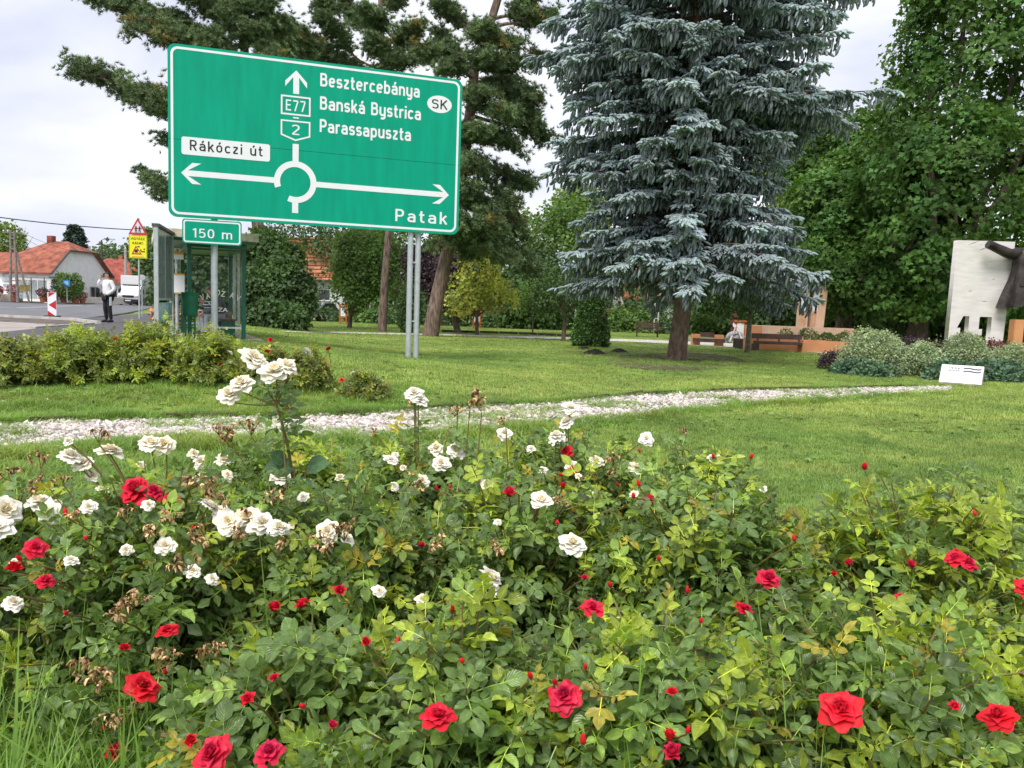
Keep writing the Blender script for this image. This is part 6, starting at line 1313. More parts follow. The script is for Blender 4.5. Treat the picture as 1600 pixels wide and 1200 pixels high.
spruce('tall blue spruce with drooping silvery boughs in the middle of the lawn', (1056, 565), 24, [(470, 875, 1280), (428, 872, 1292), (395, 885, 1280), (350, 908, 1240), (300, 930, 1195), (262, 900, 1215), (225, 858, 1230), (190, 885, 1225), (150, 890, 1365), (110, 850, 1290), (70, 872, 1235), (40, 852, 1345), (10, 870, 1290), (-40, 870, 1310), (-150, 890, 1290), (-300, 940, 1240), (-560, 1070, 1110)], 61)

# ------------------------------------------------------------------ far left trees
def conifer(label, px, py_base, py_top, Yb, wpx, m, seed):
    rng = np.random.default_rng(seed); g = at(px, py_base, Yb); base = np.array([g[0], g[1], .4]); H = (at(px, py_top, Yb)-base)[2]; s = Yb/1200
    e = empty('conifer', tuple(base), 0, label, 'conifer tree'); C, Nn = [], []
    for k in range(30):
        z = H*(.12+.86*(k/30)); Lm = wpx*s*(1-z/H)**.8+.15
        for j in range(6):
            a = rng.uniform(0, 6.28)
            for q in np.linspace(.25, 1, 5): C.append((Lm*q*math.cos(a), Lm*q*math.sin(a), z-.25*Lm*q+.2*Lm*q*q)); Nn.append((math.cos(a)*.3, math.sin(a)*.3, 1))
    C, Nn = np.array(C), np.array(Nn); o = link('crown', crown_mesh('crown', m, rng, C, Nn, .45, 16, .42, ctint=None, tilt=.4), e); o['kind'] = 'stuff'
    MB().tube([(0, 0, 0), (0, 0, H)], [.25, .03], 8).build('trunk', BARK, e)
DSP = leafmat('far_conifer', (.05, .085, .06), rough=.6, trans=.05, vary=.2)
conifer('dark spruce standing behind the white house roof', 119, 465, 350, 100, 34, DSP, 71)
broadleaf('background_tree', 'green tree at the left edge behind the lattice pole', gbase(8, 465, 84), 6, [lobe(0, 375, 84, 30, 24), lobe(10, 392, 83, 22, 18), lobe(-15, 410, 84, 26, 25)], 150, 44, .34, LIGHTL, np.random.default_rng(72), .25, 1.2)
broadleaf('garden_shrub', 'bushy grey-green shrub against the white gable', gbase(105, 462, 71), 1.5, [lobe(105, 447, 71, 19, 17), lobe(98, 440, 71, 12, 14), lobe(116, 443, 71, 12, 14)], 120, 44, .16, GREENL, np.random.default_rng(73), .06, .4, cat='shrub')
shrub('hedge_shrub', 'clipped dark hedge beside the end of the white house', 145, 464, 79, 16, 6, DARKL, 74, lsz=.2, n=70, lv=30, crad=.4)
fr = np.random.default_rng(75)
for i, (px, py, Yb, rx, rz, m, lab) in enumerate(((150, 428, 130, 40, 20, GREENL, 'green tree behind the street lamp'), (185, 412, 150, 44, 24, DARKL, 'dark wooded tree above the red roof'), (222, 420, 112, 26, 42, DARKL, 'dark tree right behind the yellow warning board'), (252, 425, 90, 36, 55, DARKL, 'dark tree between the warning sign and the notice case'), (290, 430, 80, 40, 55, DARKL, 'dark tree behind the bus shelter glass'), (335, 420, 70, 45, 62, DARKL, 'dark tree behind the right end of the shelter roof'), (235, 385, 120, 22, 26, GREENL, 'light treetop just above the notice case'), (160, 442, 135, 22, 12, LIGHTL, 'pale green tree beside the white gable'))):
    broadleaf('background_tree', lab, gbase(px, 468, Yb), 6, [lobe(px, py, Yb, rx, rz), lobe(px-rx*.5, py+rz*.4, Yb, rx*.6, rz*.6), lobe(px+rx*.5, py+rz*.4, Yb, rx*.6, rz*.6)], 190, 40, .45, m, np.random.default_rng(400+i), .3, 1.4, group='trees beyond the street')
# distant wooded skyline
C = []
for x in np.arange(-170, 170, 5.5):
    Yf = 190+fr.uniform(-10, 10); h_ = fr.uniform(8, 14); C += [(x+fr.normal(0, 2.5), Yf+fr.normal(0, 4), h_*fr.uniform(.25, 1)) for _ in range(16)]
C = np.array(C); o = link('distant_wood', crown_mesh('distant_wood', DARKL, fr, C, nrm(np.array([[0, -.6, 1]])+fr.normal(0, .4, (len(C), 3))), 3.2, 26, 1.3)); tag(o, 'dark far-off wood closing the horizon', 'wood', kind='stuff')
# ------------------------------------------------------------------ rose bed in front
ROSEL = leafmat('rose_leaf', (.15, .24, .066), rough=.30, trans=.30, vary=.22, vscale=5, vein=True, spec=.55)
CANE = mat('rose_cane', (.17, .19, .055), rough=.6, var=.3, vscale=30, col2=(.20, .10, .05))
REDM = leafmat('red_petal', (.70, .012, .028), rough=.5, trans=.25, tcol=(1.2, .6, .7), vary=.12, vscale=30, spec=.25)
WHTM = leafmat('white_petal', (.93, .91, .85), rough=.6, trans=.15, tcol=(1, 1, .95), vary=.05, vscale=40, spec=.2)
DEADM = leafmat('withered_petal', (.50, .34, .16), rough=.8, trans=.15, tcol=(1.1, .9, .6), vary=.4, vscale=60, spec=.1)
GRNM = leafmat('sepal_green', (.14, .22, .06), rough=.5, trans=.2, vary=.2)
YELM = mat('stamen_yellow', (.55, .36, .05), rough=.7, var=.3, vscale=60)
# compound leaf template: five leaflets on a rachis
def leaflet():
    ts = [0, .25, .55, .82, 1.0]; hw = [0, .28, .325, .20, 0]
    mid = [(0, t, -.16*t*t) for t in ts]; lf = [(-hw[i], ts[i]-.02, -.16*ts[i]**2+.07) for i in (1, 2, 3)]; rg = [(hw[i], ts[i]-.02, -.16*ts[i]**2+.07) for i in (1, 2, 3)]
    V = np.array(mid+lf+rg); uv = np.array([(0, t) for t in ts]+[(-1, ts[i]) for i in (1, 2, 3)]+[(1, ts[i]) for i in (1, 2, 3)])
    Fq = [(0, 1, 5), (1, 2, 6), (1, 6, 5), (2, 3, 7), (2, 7, 6), (3, 4, 7), (0, 8, 1), (1, 9, 2), (1, 8, 9), (2, 10, 3), (2, 9, 10), (3, 10, 4)]
    return V, np.array(Fq), uv
LV, LF, LUV = leaflet()
def compound(seed, npair=2):
    r = np.random.default_rng(seed); V, Fq, U, Tn = [], [], [], []
    curve = r.uniform(.1, .35)
    def rach(s): return np.array([0, s*.62, -curve*s*s*.3])
    specs = [(1.0, 0, 1.0)]+[(s, sg*a, k) for s, a, k in (((.72, 62, .92), (.30, 72, .76)) if npair == 2 else ((.66, 60, .9),)) for sg in (-1, 1)]
    for s, a, k in specs:
        a = R(a+r.normal(0, 8)); sc = .46*k*r.uniform(.9, 1.1); tl = r.normal(0, .22); dn = r.uniform(-.35, .1)
        d = np.array([math.sin(a), math.cos(a), dn]); n_ = np.array([tl, 0, 1.0]); Rm = frames(d[None], n_[None])[0]
        b = sum(len(v) for v in V); V.append((LV*[r.uniform(.85, 1.15), 1, r.uniform(-.3, 2.6)])*sc@Rm.T+rach(s)); Fq.append(LF+b); U.append(LUV); Tn.append(np.ones((len(LV), 3))*r.uniform(.88, 1.12))
    b = sum(len(v) for v in V); w_ = .012; rp = [rach(0)-[w_, 0, 0], rach(0)+[w_, 0, 0], rach(.5)-[w_, 0, 0], rach(.5)+[w_, 0, 0], rach(1)-[w_*.7, 0, 0], rach(1)+[w_*.7, 0, 0]]
    V.append(np.array(rp)); Fq.append(np.array([(0, 1, 3), (0, 3, 2), (2, 3, 5), (2, 5, 4)])+b); U.append(np.zeros((6, 2))); Tn.append(np.ones((6, 3))*[1.8, 1.6, 1])
    return np.concatenate(V), np.concatenate(Fq), np.concatenate(U), np.concatenate(Tn)
def lo_leaflet():
    V = np.array([(0, 0, 0), (-.30, .42, .03), (-.12, .86, -.05), (0, 1, -.16), (.12, .86, -.05), (.30, .42, .03)]); return V, np.array([(0, 2, 1), (0, 3, 2), (0, 4, 3), (0, 5, 4)]), np.array([(0, 0), (-1, .42), (-.5, .86), (0, 1), (.5, .86), (1, .42)], float)
COMP = [compound(i, 2 if i % 4 else 1) for i in range(12)]
HI = (LV, LF, LUV); LV, LF, LUV = lo_leaflet(); COMPLO = [compound(i, 2 if i % 4 else 1) for i in range(12)]; LV, LF, LUV = HI
LEAFME = [np_mesh('leaf', v, f_, ROSEL, t_, u_) for v, f_, u_, t_ in COMP]
# flowers
def petal(Lg, Wd, o0, curl, cup, az, r0, z0, r, n=4, m_=5, ruff=.04):
    V = []
    for i in range(n+1):
        t = i/n; w_ = Wd*(math.sin(math.pi*(.12+.80*t))**.75)*(1 if t < .85 else .92)
        ang = o0+curl*t*t; 
        for j in range(m_):
            u = (j/(m_-1)-.5)*2; rad = r0+Lg*t*math.sin(ang)-cup*u*u*Wd*.6; zz = z0+Lg*t*math.cos(ang)+cup*u*u*Wd*.25*math.sin(ang)+r.normal(0, ruff)*Lg*t*t
            if t > .8: zz -= .10*Lg*u*u
            x, y = rad, u*w_/2+r.normal(0, ruff*.5)*Lg*t
            V.append((x*math.cos(az)-y*math.sin(az), x*math.sin(az)+y*math.cos(az), zz))
    Fq = [(i*m_+j, i*m_+j+1, (i+1)*m_+j+1, (i+1)*m_+j) for i in range(n) for j in range(m_-1)]
    return np.array(V), np.array(Fq)
def bloom(seed, kind):
    r = np.random.default_rng(seed); V, Fq, Tn = [], [], []
    layers = {'red': [(6, 1.0, .95, 78, 10, .10), (6, .88, .85, 58, 16, .22), (5, .74, .75, 38, 18, .35), (5, .60, .6, 20, 14, .5), (4, .48, .45, 7, 5, .7)],
              'white': [(7, 1.0, .95, 84, 8, .08), (7, .86, .85, 64, 10, .16), (6, .70, .75, 46, 14, .25), (5, .52, .55, 30, 8, .3), (4, .36, .4, 12, 8, .4)],
              'cup': [(5, 1.0, 1.0, 40, 20, .35), (5, .92, .9, 26, 14, .45), (5, .8, .75, 14, 10, .6), (4, .65, .5, 5, 4, .7)]}[kind]
    b = 0
    for li, (n, L, W_2, o0, cu, cup) in enumerate(layers):
        ph = r.uniform(0, 6.28)
        for k in range(n):
            v, f_ = petal(L*r.uniform(.88, 1.1), W_2*r.uniform(.9, 1.1), R(o0+r.normal(0, 7)), R(cu), cup, ph+6.283*k/n+r.normal(0, .12), .03, .05*li, r, ruff=.035)
            V.append(v); Fq.append(f_+b); b += len(v); c = r.uniform(.85, 1.1)
            Tn.append(np.ones((len(v), 3))*c*([1.0, .9+.5*li/5, .9+1.2*li/5] if kind != 'white' else [1, 1-.015*li, 1-.05*li]))
    return np.concatenate(V), np.concatenate(Fq), np.concatenate(Tn)
BLOOM = {}
for kd, mm in (('red', REDM), ('white', WHTM), ('cup', REDM)): BLOOM[kd] = [np_mesh('rose_bloom', *bloom(70+i, kd)[:2], mm, bloom(70+i, kd)[2]) for i in range(4)]
def bud_mesh(seed, m):
    r = np.random.default_rng(seed); mb = MB(); mb.lathe([(.01, 0), (.42, .25), (.5, .6), (.40, 1.0), (.2, 1.3), (.02, 1.42)], 9)
    me = np_mesh('rose_bud', np.array(mb.v)*[.8, .8, 1], np.array([f for f in mb.f if len(f) == 4]), m); return me
BUD = [bud_mesh(1, REDM)]
mb = MB()
for k in range(5):
    a = 6.283*k/5; c, s = math.cos(a), math.sin(a); mb.add([(0, 0, 0), (.35*c-.18*s, .35*s+.18*c, .15), (.9*c, .9*s, .05+.3*(k % 2)), (.35*c+.18*s, .35*s-.18*c, .15)], [(0, 1, 2, 3)])
SEPAL = np_mesh('sepals', np.array(mb.v), np.array(mb.f), GRNM)
mb = MB(); mb.lathe([(.01, -.4), (.14, -.3), (.17, -.12), (.12, .02)], 8); HIP = np_mesh('hip', np.array(mb.v), np.array([f for f in mb.f if len(f) == 4]), GRNM)
def dead_cluster(seed):
    """spray of withered flower heads on thin forked stalks"""
    r = np.random.default_rng(seed); V, Fq, Tn = [], [], []; b = 0
    for k in range(int(r.integers(6, 11))):
        d = nrm(np.array([r.normal(0, .6), r.normal(0, .6), 1.0])); L = r.uniform(.55, 1.15); tip = d*L; st = MB(); st.tube([(0, 0, 0), tuple(d*L*.55+r.normal(0, .04, 3)), tuple(tip)], [.03, .025, .03], 4, False)
        v = np.array(st.v); V.append(v); Fq.append(np.array(st.f)+b); b += len(v); Tn.append(np.ones((len(v), 3))*[.55, .75, .5])
        h = MB(); h.lathe([(.02, -.05), (.09, .02), (.08, .10), (.04, .14)], 6); v = np.array(h.v)*r.uniform(.6, 1.2)+tip+r.normal(0, .022, (24, 3)); V.append(v); Fq.append(np.array([f for f in h.f if len(f) == 4])+b); b += len(v); Tn.append(np.ones((len(v), 3))*r.choice([.25, .5, .9])*np.array([1, .85, .7]))
        for q in range(int(r.integers(5, 9))):
            v, f_ = petal(r.uniform(.14, .36), r.uniform(.05, .2), R(r.uniform(40, 150)), R(40), .3, r.uniform(0, 6.28), .05, .08, r, 2, 3, .15); V.append(v+tip); Fq.append(f_+b); b += len(v)
            Tn.append(np.ones((len(v), 3))*r.choice([.35, .7, 1.1, 1.9])*np.array([1, 1, 1.1]))
    return np.concatenate(V), np.concatenate(Fq), np.concatenate(Tn)
DEAD = [np_mesh('withered_cluster', *dead_cluster(90+i)[:2], DEADM, dead_cluster(90+i)[2], smooth=False) for i in range(6)]

BUSH = [  # x, y, radius, height, label
 (-.44, 1.72, .40, .60, 'low rose bush by the grass with withered sprays and a flat red bloom'), (-.08, 1.72, .44, .64, 'front rose bush bearing the red bloom at the bottom centre'), (.36, 1.74, .46, .66, 'front rose bush with the tilted pink-red bloom and pale new shoots'), (.93, 1.75, .50, .68, 'front rose bush at the lower right with two full red blooms'),
 (1.28, 2.28, .52, .95, 'arching rose bush before the right lawn with yellow-green tips'), (.64, 2.42, .50, .92, 'dark-leaved rose bush with small crimson buds right of centre'), (.06, 2.50, .50, .90, 'central rose bush with single white blooms among dark leaves'), (-.52, 2.42, .50, .84, 'rose bush carrying the broad row of creamy white blooms'), (-1.08, 2.30, .50, .87, 'rose bush with the big double red bloom and many brown heads'), (-1.66, 2.35, .48, .82, 'rose bush at the left edge with large white petals and red blooms'),
 (-.92, 3.10, .50, .84, 'tall white rose bush rising above the gravel path'), (-.36, 3.22, .48, .88, 'rose bush behind the centre left with pale fading sprays'), (.24, 3.20, .48, .93, 'rose bush behind the centre with stacked white and red blooms'), (.78, 3.05, .46, .86, 'rose bush at the back right with brown seed heads against the lawn')]
BUSH = [(x, y, r*1.16, h*(1.0 if y < 2 else .92), l) for x, y, r, h, l in BUSH]
BX = np.array([b[:4] for b in BUSH])
def dome(x, y, ids=None):
    B = BX if ids is None else BX[ids]
    r = np.hypot(np.asarray(x)[..., None]-B[:, 0], np.asarray(y)[..., None]-B[:, 1])/B[:, 2]
    return np.where(r < 1, B[:, 3]*np.clip(1-r**2.6, 0, 1)**.55, 0)
def bush_hit(px, py):
    d = ray(px, py); d = d/d[1]
    for Yt in np.arange(1.0, 4.2, .01):
        p = CAM+d*Yt; h = dome(p[0], p[1])
        if p[2] < h.max()+.01: return p, int(h.argmax())
    best = None
    for Yt in np.arange(1.2, 3.8, .02):
        p = CAM+d*Yt; h = dome(p[0], p[1])
        if h.max() > .15 and (best is None or p[2]-h.max() < best[0]): best = (p[2]-h.max(), p, int(h.argmax()))
    if best: return best[1], best[2]
    p = CAM+d*2.9; return p, int(np.hypot(BX[:, 0]-p[0], BX[:, 1]-p[1]).argmin())
roots = []
for x, y, r_, h_, lab in BUSH: roots.append(empty('rose_bush', (x, y, 0), 0, lab, 'rose bush', 'rose bushes in the near bed'))
def cane_tube(mb, a, c, b, r0, r1, n=6, sides=5):
    t = np.linspace(0, 1, n)[:, None]; pts = (1-t)**2*a+2*t*(1-t)*c+t*t*b; mb.tube(pts, list(np.linspace(r0, r1, n)), sides, False); return pts
rngb = np.random.default_rng(77)
NSH, NPART = 0, 0
def gen_shoots(mb, rng, topf, br, nsh, yellow, redp=.07, ls=(.065, .112)):
    LP, LD, LN, LS, LT = [], [], [], [], []
    for k in range(nsh):
        a = rng.uniform(0, 6.283); rr = br*math.sqrt(rng.uniform(0, 1))*.98; tx, ty = rr*math.cos(a), rr*math.sin(a)
        top = topf(tx, ty); f_ = rng.uniform(.88, 1.06) if k % 4 else rng.uniform(.45, .8)
        if k % 11 == 0: f_ = rng.uniform(1.04, 1.15)
        b = np.array([tx, ty, max(.10, top*f_)]); r0 = np.array([rng.normal(0, .035), rng.normal(0, .035), 0]); c = np.array([tx*.35, ty*.35, b[2]*rng.uniform(.7, 1.05)])
        # side shoots start partway along a virtual cane
        st = r0*(.45)+c*.45+b*.10 if k % 3 else r0
        pts = cane_tube(mb, st, (c+st*.3+b*.5)/1.8 if k % 3 else c, b, .0042 if k % 3 else .0065, .0018)
        yy = rng.uniform() < yellow; red = rng.uniform() < redp
        nl = int(rng.integers(11, 18)) if f_ < 1.07 else 13; ph = rng.uniform(0, 6.28)
        for j in range(nl):
            t = .30+.70*(j+rng.uniform(0, .6))/nl; t = min(t, 1); i0 = min(int(t*5), 4); p = pts[i0]+(pts[i0+1]-pts[i0])*(t*5-i0); tg = nrm(pts[i0+1]-pts[i0])
            az = ph+2.4*j; s1 = nrm(np.cross(tg, [0.3, .2, 1])); s2 = np.cross(tg, s1); rad = s1*math.cos(az)+s2*math.sin(az)
            d = nrm(rad*1.0+tg*(.35 if t < .9 else 1.0)+np.array([0, 0, .10])); nn = nrm(np.array([0, -.25, 1.0])+rng.normal(0, .35, 3)+rad*.15)
            LP.append(p); LD.append(d); LN.append(nn); LS.append(rng.uniform(*ls)*(1 if t < .85 else rng.uniform(.55, .85)))
            c_ = np.array([1, 1, 1.])*rng.uniform(.7, 1.3)
            if rng.uniform() < .22: c_ = c_*np.array([1.7, 1.6, 1.1])
            if t > .62 and yy: c_ = np.array([2.8, 2.2, .95])*rng.uniform(.6, 1.1)
            if t > .85 and red: c_ = np.array([3.0, 1.6, .8])*rng.uniform(.6, 1.1)
            LT.append(c_)
    LP, LD, LN, LS, LT = [np.array(q) for q in (LP, LD, LN, LS, LT)]
    k = LP[:, 2] > .03; LP, LD, LN, LS, LT = LP[k], LD[k], LN[k], LS[k], LT[k]
    return LP, LD, LN, LS, LT
for bi, (bx, by, br, bh, lab) in enumerate(BUSH):
    rng = np.random.default_rng(500+bi); mb = MB(); nsh = int(150*(br/.48)**2); yellow = {4: .5, 2: .38, 3: .26, 1: .28}.get(bi, .18)
    LP, LD, LN, LS, LT = gen_shoots(mb, rng, lambda x, y: float(dome(bx+x, by+y, [bi])[0]), br, nsh, yellow)
    # leaves that show largest become parts of their own, the rest one foliage part
    W = LP+[bx, by, 0]; others = dome(W[:, 0], W[:, 1]); top = others.max(1); bur = top-W[:, 2]
    back = (W[:, 1]-by)*.25
    score = bur+back+.10*np.linalg.norm(W-CAM, axis=1); order = np.argsort(score); npart = 230 if by < 2.0 else 170 if by < 2.6 else 110
    part = order[:npart]; rest = order[npart:]
    Rm = frames(LD, LN); e = roots[bi]
    for i in part:
        o = bpy.data.objects.new('leaf', LEAFME[i % 12]); COL.objects.link(o); o.parent = e
        m4 = Matrix(Rm[i].tolist()).to_4x4(); o.matrix_basis = Matrix.Translation(LP[i].tolist()) @ m4 @ Matrix.Scale(float(LS[i]), 4); o.color = (*LT[i].tolist(), 1)
    Vs, Fs, Ts, Us = [], [], [], []; off = 0
    for v in range(12):
        ids = rest[rest % 12 == v]
        if not len(ids): continue
        T_, F_, U_, C_ = COMPLO[v]; V, Fo, ti, uv = stamp(T_, F_, Rm[ids], LP[ids], LS[ids], LT[ids], U_, C_); Vs.append(V); Fs.append(Fo+off); Ts.append(ti); Us.append(uv); off += len(V)
    o = link('foliage', np_mesh('foliage', np.concatenate(Vs), np.concatenate(Fs), ROSEL, np.concatenate(Ts), np.concatenate(Us)), e); o['kind'] = 'stuff'
    # a few thick old canes
    for q in range(5):
        a = rng.uniform(0, 6.283); b = np.array([br*.75*math.cos(a), br*.75*math.sin(a), bh*rng.uniform(.6, .95)]); cane_tube(mb, np.array([rng.normal(0, .03), rng.normal(0, .03), 0]), np.array([b[0]*.3, b[1]*.3, bh*.6]), b, .009, .004, 8, 6)
    mb.build('canes', CANE, e, True, fixn=False); NSH += nsh; NPART += npart
def flower(px, py, kind, size, Yfix=None, tilt=None, lift=.02, seed=0, stalk=True):
    rng = np.random.default_rng(int(px*7+py)+seed)
    if Yfix: p = at(px, py, Yfix); bi = int(np.hypot(BX[:, 0]-p[0], BX[:, 1]-p[1]).argmin())
    else: p, bi = bush_hit(px, py)
    e = roots[bi]; l = p-np.array([BX[bi, 0], BX[bi, 1], 0]); l = l+np.array([0, -.02, lift])
    tocam = nrm(CAM-p); ax = nrm(np.array([0, 0, .85])+tocam*(.75 if kind in ('red', 'white') else .25)+rng.normal(0, .28, 3)) if tilt is None else nrm(np.array(tilt, float))
    x = nrm(np.cross(ax, rng.normal(0, 1, 3))); Rm = np.stack([x, np.cross(ax, x), ax], -1)
    def put(name, me, s, par=e, local=True):
        o = bpy.data.objects.new(name, me); COL.objects.link(o); o.parent = par
        if par is e: o.matrix_basis = Matrix.Translation(l.tolist()) @ Matrix(Rm.tolist()).to_4x4() @ Matrix.Diagonal((s*rng.uniform(.8, 1.15), s*rng.uniform(.8, 1.15), s*rng.uniform(.75, 1.3), 1))
        return o
    s = (.043 if kind == 'white' else .039)*size
    if kind == 'bud': o = put('rose_bud', BUD[0], .0135*size); put('sepals', SEPAL, 1, o); put('hip', HIP, 1.2, o)
    elif kind == 'dead': o = put('withered_cluster', DEAD[int(rng.integers(0, 6))], .047*size)
    else:
        o = put('rose_bloom', BLOOM[kind][int(rng.integers(0, 4))], s*rng.uniform(.9, 1.1)); pk = rng.uniform(0, 1)**2
        o.color = (1.05-.1*pk, 1.4+.8*pk, 1+1.8*pk, 1) if kind != 'white' else (1, 1-.04*pk, 1-.16*pk, 1)
        if kind != 'dead': q = put('sepals', SEPAL, 1, o); q.scale = (.7, .7, .5); q.location = (0, 0, -.06)
        if kind == 'white' and rng.uniform() < .6: mbs = MB(); mbs.lathe([(.01, .42), (.13, .36), (.16, .28)], 8); YM = bpy.data.meshes.get('stamens') or np_mesh('stamens', np.array(mbs.v), np.array([f for f in mbs.f if len(f) == 4]), YELM); put('stamens', YM, 1, o)
    # stalk down into the bush
    if not stalk: return l, bi
    h = np.array([l[0]*.55, l[1]*.55+.03, max(.08, l[2]-.16)]) if not Yfix else np.array([l[0]*.9, l[1]*.9+.02, max(.1, l[2]-.36)]); mb = MB(); cane_tube(mb, h, (h+l)/2+np.array([0, .015, .03])-ax*.02, l-ax*s*.1, .0032, .0022, 5, 5); mb.build('stalk', CANE, e, True, fixn=False)
    if Yfix:
        for j in range(6):
            f_ = rng.uniform(.05, .75); q = h+(l-h)*f_; d = nrm(np.array([rng.normal(0, 1), rng.normal(0, .6), rng.uniform(0, .4)])); nn = nrm(np.array([0, -.3, 1])+rng.normal(0, .3, 3))
            o = bpy.data.objects.new('leaf', LEAFME[j % 12]); COL.objects.link(o); o.parent = e; o.matrix_basis = Matrix.Translation(q.tolist()) @ Matrix(frames(d[None], nn[None])[0].tolist()).to_4x4() @ Matrix.Scale(float(rng.uniform(.05, .085)), 4); c_ = rng.uniform(.8, 1.4); o.color = (c_, c_, c_, 1)
    return l, bi
for a in ((218, 777, 'red', 1.35), (245, 778, 'red', .8), (273, 790, 'cup', .8), (685, 1130, 'red', 1.05), (882, 1097, 'red', 1.05), (1307, 1118, 'red', 1.1), (1550, 1128, 'red', .95), (1195, 913, 'red', 1.0), (1485, 880, 'red', .8), (1503, 890, 'red', .75), (925, 958, 'red', .85), (432, 961, 'cup', .8), (478, 957, 'cup', .65), (268, 993, 'red', .75), (228, 1080, 'red', 1.05),
          (62, 865, 'red', .8), (78, 917, 'red', .75), (30, 898, 'cup', .7), (340, 1187, 'red', 1.1), (425, 1185, 'red', .9), (187, 1187, 'cup', .9), (1050, 1187, 'cup', .75), (885, 712, 'red', .8), (893, 740, 'red', .6), (795, 783, 'cup', .7), (1012, 797, 'cup', .75), (1157, 960, 'red', .75), (1595, 928, 'red', .75), (660, 862, 'cup', .5), (533, 932, 'cup', .6), (878, 770, 'cup', .5), (1298, 906, 'cup', .4), (1400, 942, 'red', .4)): flower(*a)
for a in ((620, 1026, 1.1), (1345, 747, 1.5), (1170, 729, 1.3), (998, 718, 1.1), (1113, 730, 1.2), (1516, 823, 1.1), (1237, 861, 1.1), (1070, 943, 1.1), (878, 757, 1.2), (997, 775, 1.1), (988, 793, 1.1), (707, 975, 1.1), (768, 975, .9), (912, 1063, .9), (908, 1180, 1.1), (110, 822, 1.2), (140, 860, 1.0), (866, 1085, 1.0), (870, 835, 1.0), (965, 772, 1.0), (685, 780, 1.0), (1090, 990, .9)): flower(a[0], a[1], 'bud', a[2], lift=.035)
for a in ((353, 727, 'white', 1.05), (442, 755, 'white', .95), (177, 715, 'white', .95), (240, 703, 'white', .9), (262, 704, 'white', .85), (316, 728, 'white', .8), (845, 790, 'white', .95), (993, 738, 'white', .95), (765, 912, 'white', 1.1), (893, 858, 'white', 1.05), (870, 692, 'white', .85), (360, 824, 'white', .95), (390, 820, 'white', 1.0), (412, 826, 'white', .95), (437, 834, 'white', .9), (330, 800, 'white', .85), (350, 808, 'white', .7), (12, 808, 'white', 1.4), (2, 835, 'white', 1.1), (68, 795, 'white', 1.1), (85, 810, 'white', .9), (660, 758, 'white', 1.0), (682, 708, 'white', .95), (713, 712, 'white', .95), (788, 684, 'white', .85), (612, 725, 'white', .7), (930, 727, 'white', .7), (1008, 692, 'white', .8), (1115, 722, 'white', .65), (515, 838, 'white', .75), (545, 850, 'white', .6), (115, 722, 'white', .85), (135, 733, 'white', .8), (145, 800, 'white', .7), (118, 884, 'white', .45), (335, 912, 'white', .5), (150, 752, 'white', .6), (640, 1000, 'white', .25), (690, 730, 'white', .8)): flower(*a)
for a in ((399, 570, 'white', 1.05, 2.55), (432, 590, 'white', 1.15, 2.5), (450, 583, 'white', 1.1, 2.52), (381, 610, 'white', .95, 2.5), (361, 626, 'white', .95, 2.5), (648, 622, 'white', 1.0, 3.1), (655, 632, 'white', .8, 3.1), (890, 645, 'white', .95, 3.0), (884, 668, 'white', .9, 3.0), (868, 690, 'white', .95, 2.95)): flower(*a, stalk=a[0] > 500)
rw = np.random.default_rng(33)
for i in range(34): flower(rw.uniform(10, 1190), rw.uniform(690, 800) if i < 24 else rw.uniform(800, 960), 'white', rw.uniform(.3, .62), seed=i)
for i in range(26): flower(rw.uniform(10, 1590), rw.uniform(760, 1190), 'bud' if i % 2 else 'cup', rw.uniform(.8, 1.2)*(1 if i % 2 else .4), seed=i, lift=.03)
# the tall shoot that carries the high white roses
mb = MB(); e = roots[10]; o_ = np.array([BX[10, 0], BX[10, 1], 0]); base_ = at(470, 800, 2.75)-o_; k1 = at(450, 700, 2.58)-o_; k2 = at(432, 632, 2.52)-o_
cane_tube(mb, np.array([.1, -.1, .05]), base_, k1, .007, .0055, 8, 6); cane_tube(mb, k1, (k1+k2)/2+[.004, 0, 0], k2, .0055, .004, 6, 6)
for px, py, Yt in ((399, 572, 2.55), (432, 592, 2.5), (450, 586, 2.52), (381, 612, 2.5), (361, 628, 2.5)): t_ = at(px, py, Yt)-o_; cane_tube(mb, k2, (k2+t_)/2+[0, 0, -.012], t_, .003, .002, 6, 5)
mb.build('tall_shoot', CANE, e, True, fixn=False)
rl = np.random.default_rng(9)
for i in range(26):
    f_ = rl.uniform(0, 1); p = (k1*(1-f_)+k2*f_) if i < 16 else k2+(at(420, 590, 2.5)-o_-k2)*rl.uniform(0, .6); d = nrm(np.array([rl.normal(0, 1), rl.normal(0, .6), rl.uniform(-.1, .5)])); nn = nrm(np.array([0, -.3, 1])+rl.normal(0, .3, 3))
    o = bpy.data.objects.new('leaf', LEAFME[i % 12]); COL.objects.link(o); o.parent = e; o.matrix_basis = Matrix.Translation(p.tolist()) @ Matrix(frames(d[None], nn[None])[0].tolist()).to_4x4() @ Matrix.Scale(float(rl.uniform(.06, .10)), 4); c_ = rl.uniform(.8, 1.3); o.color = (c_, c_, c_, 1)
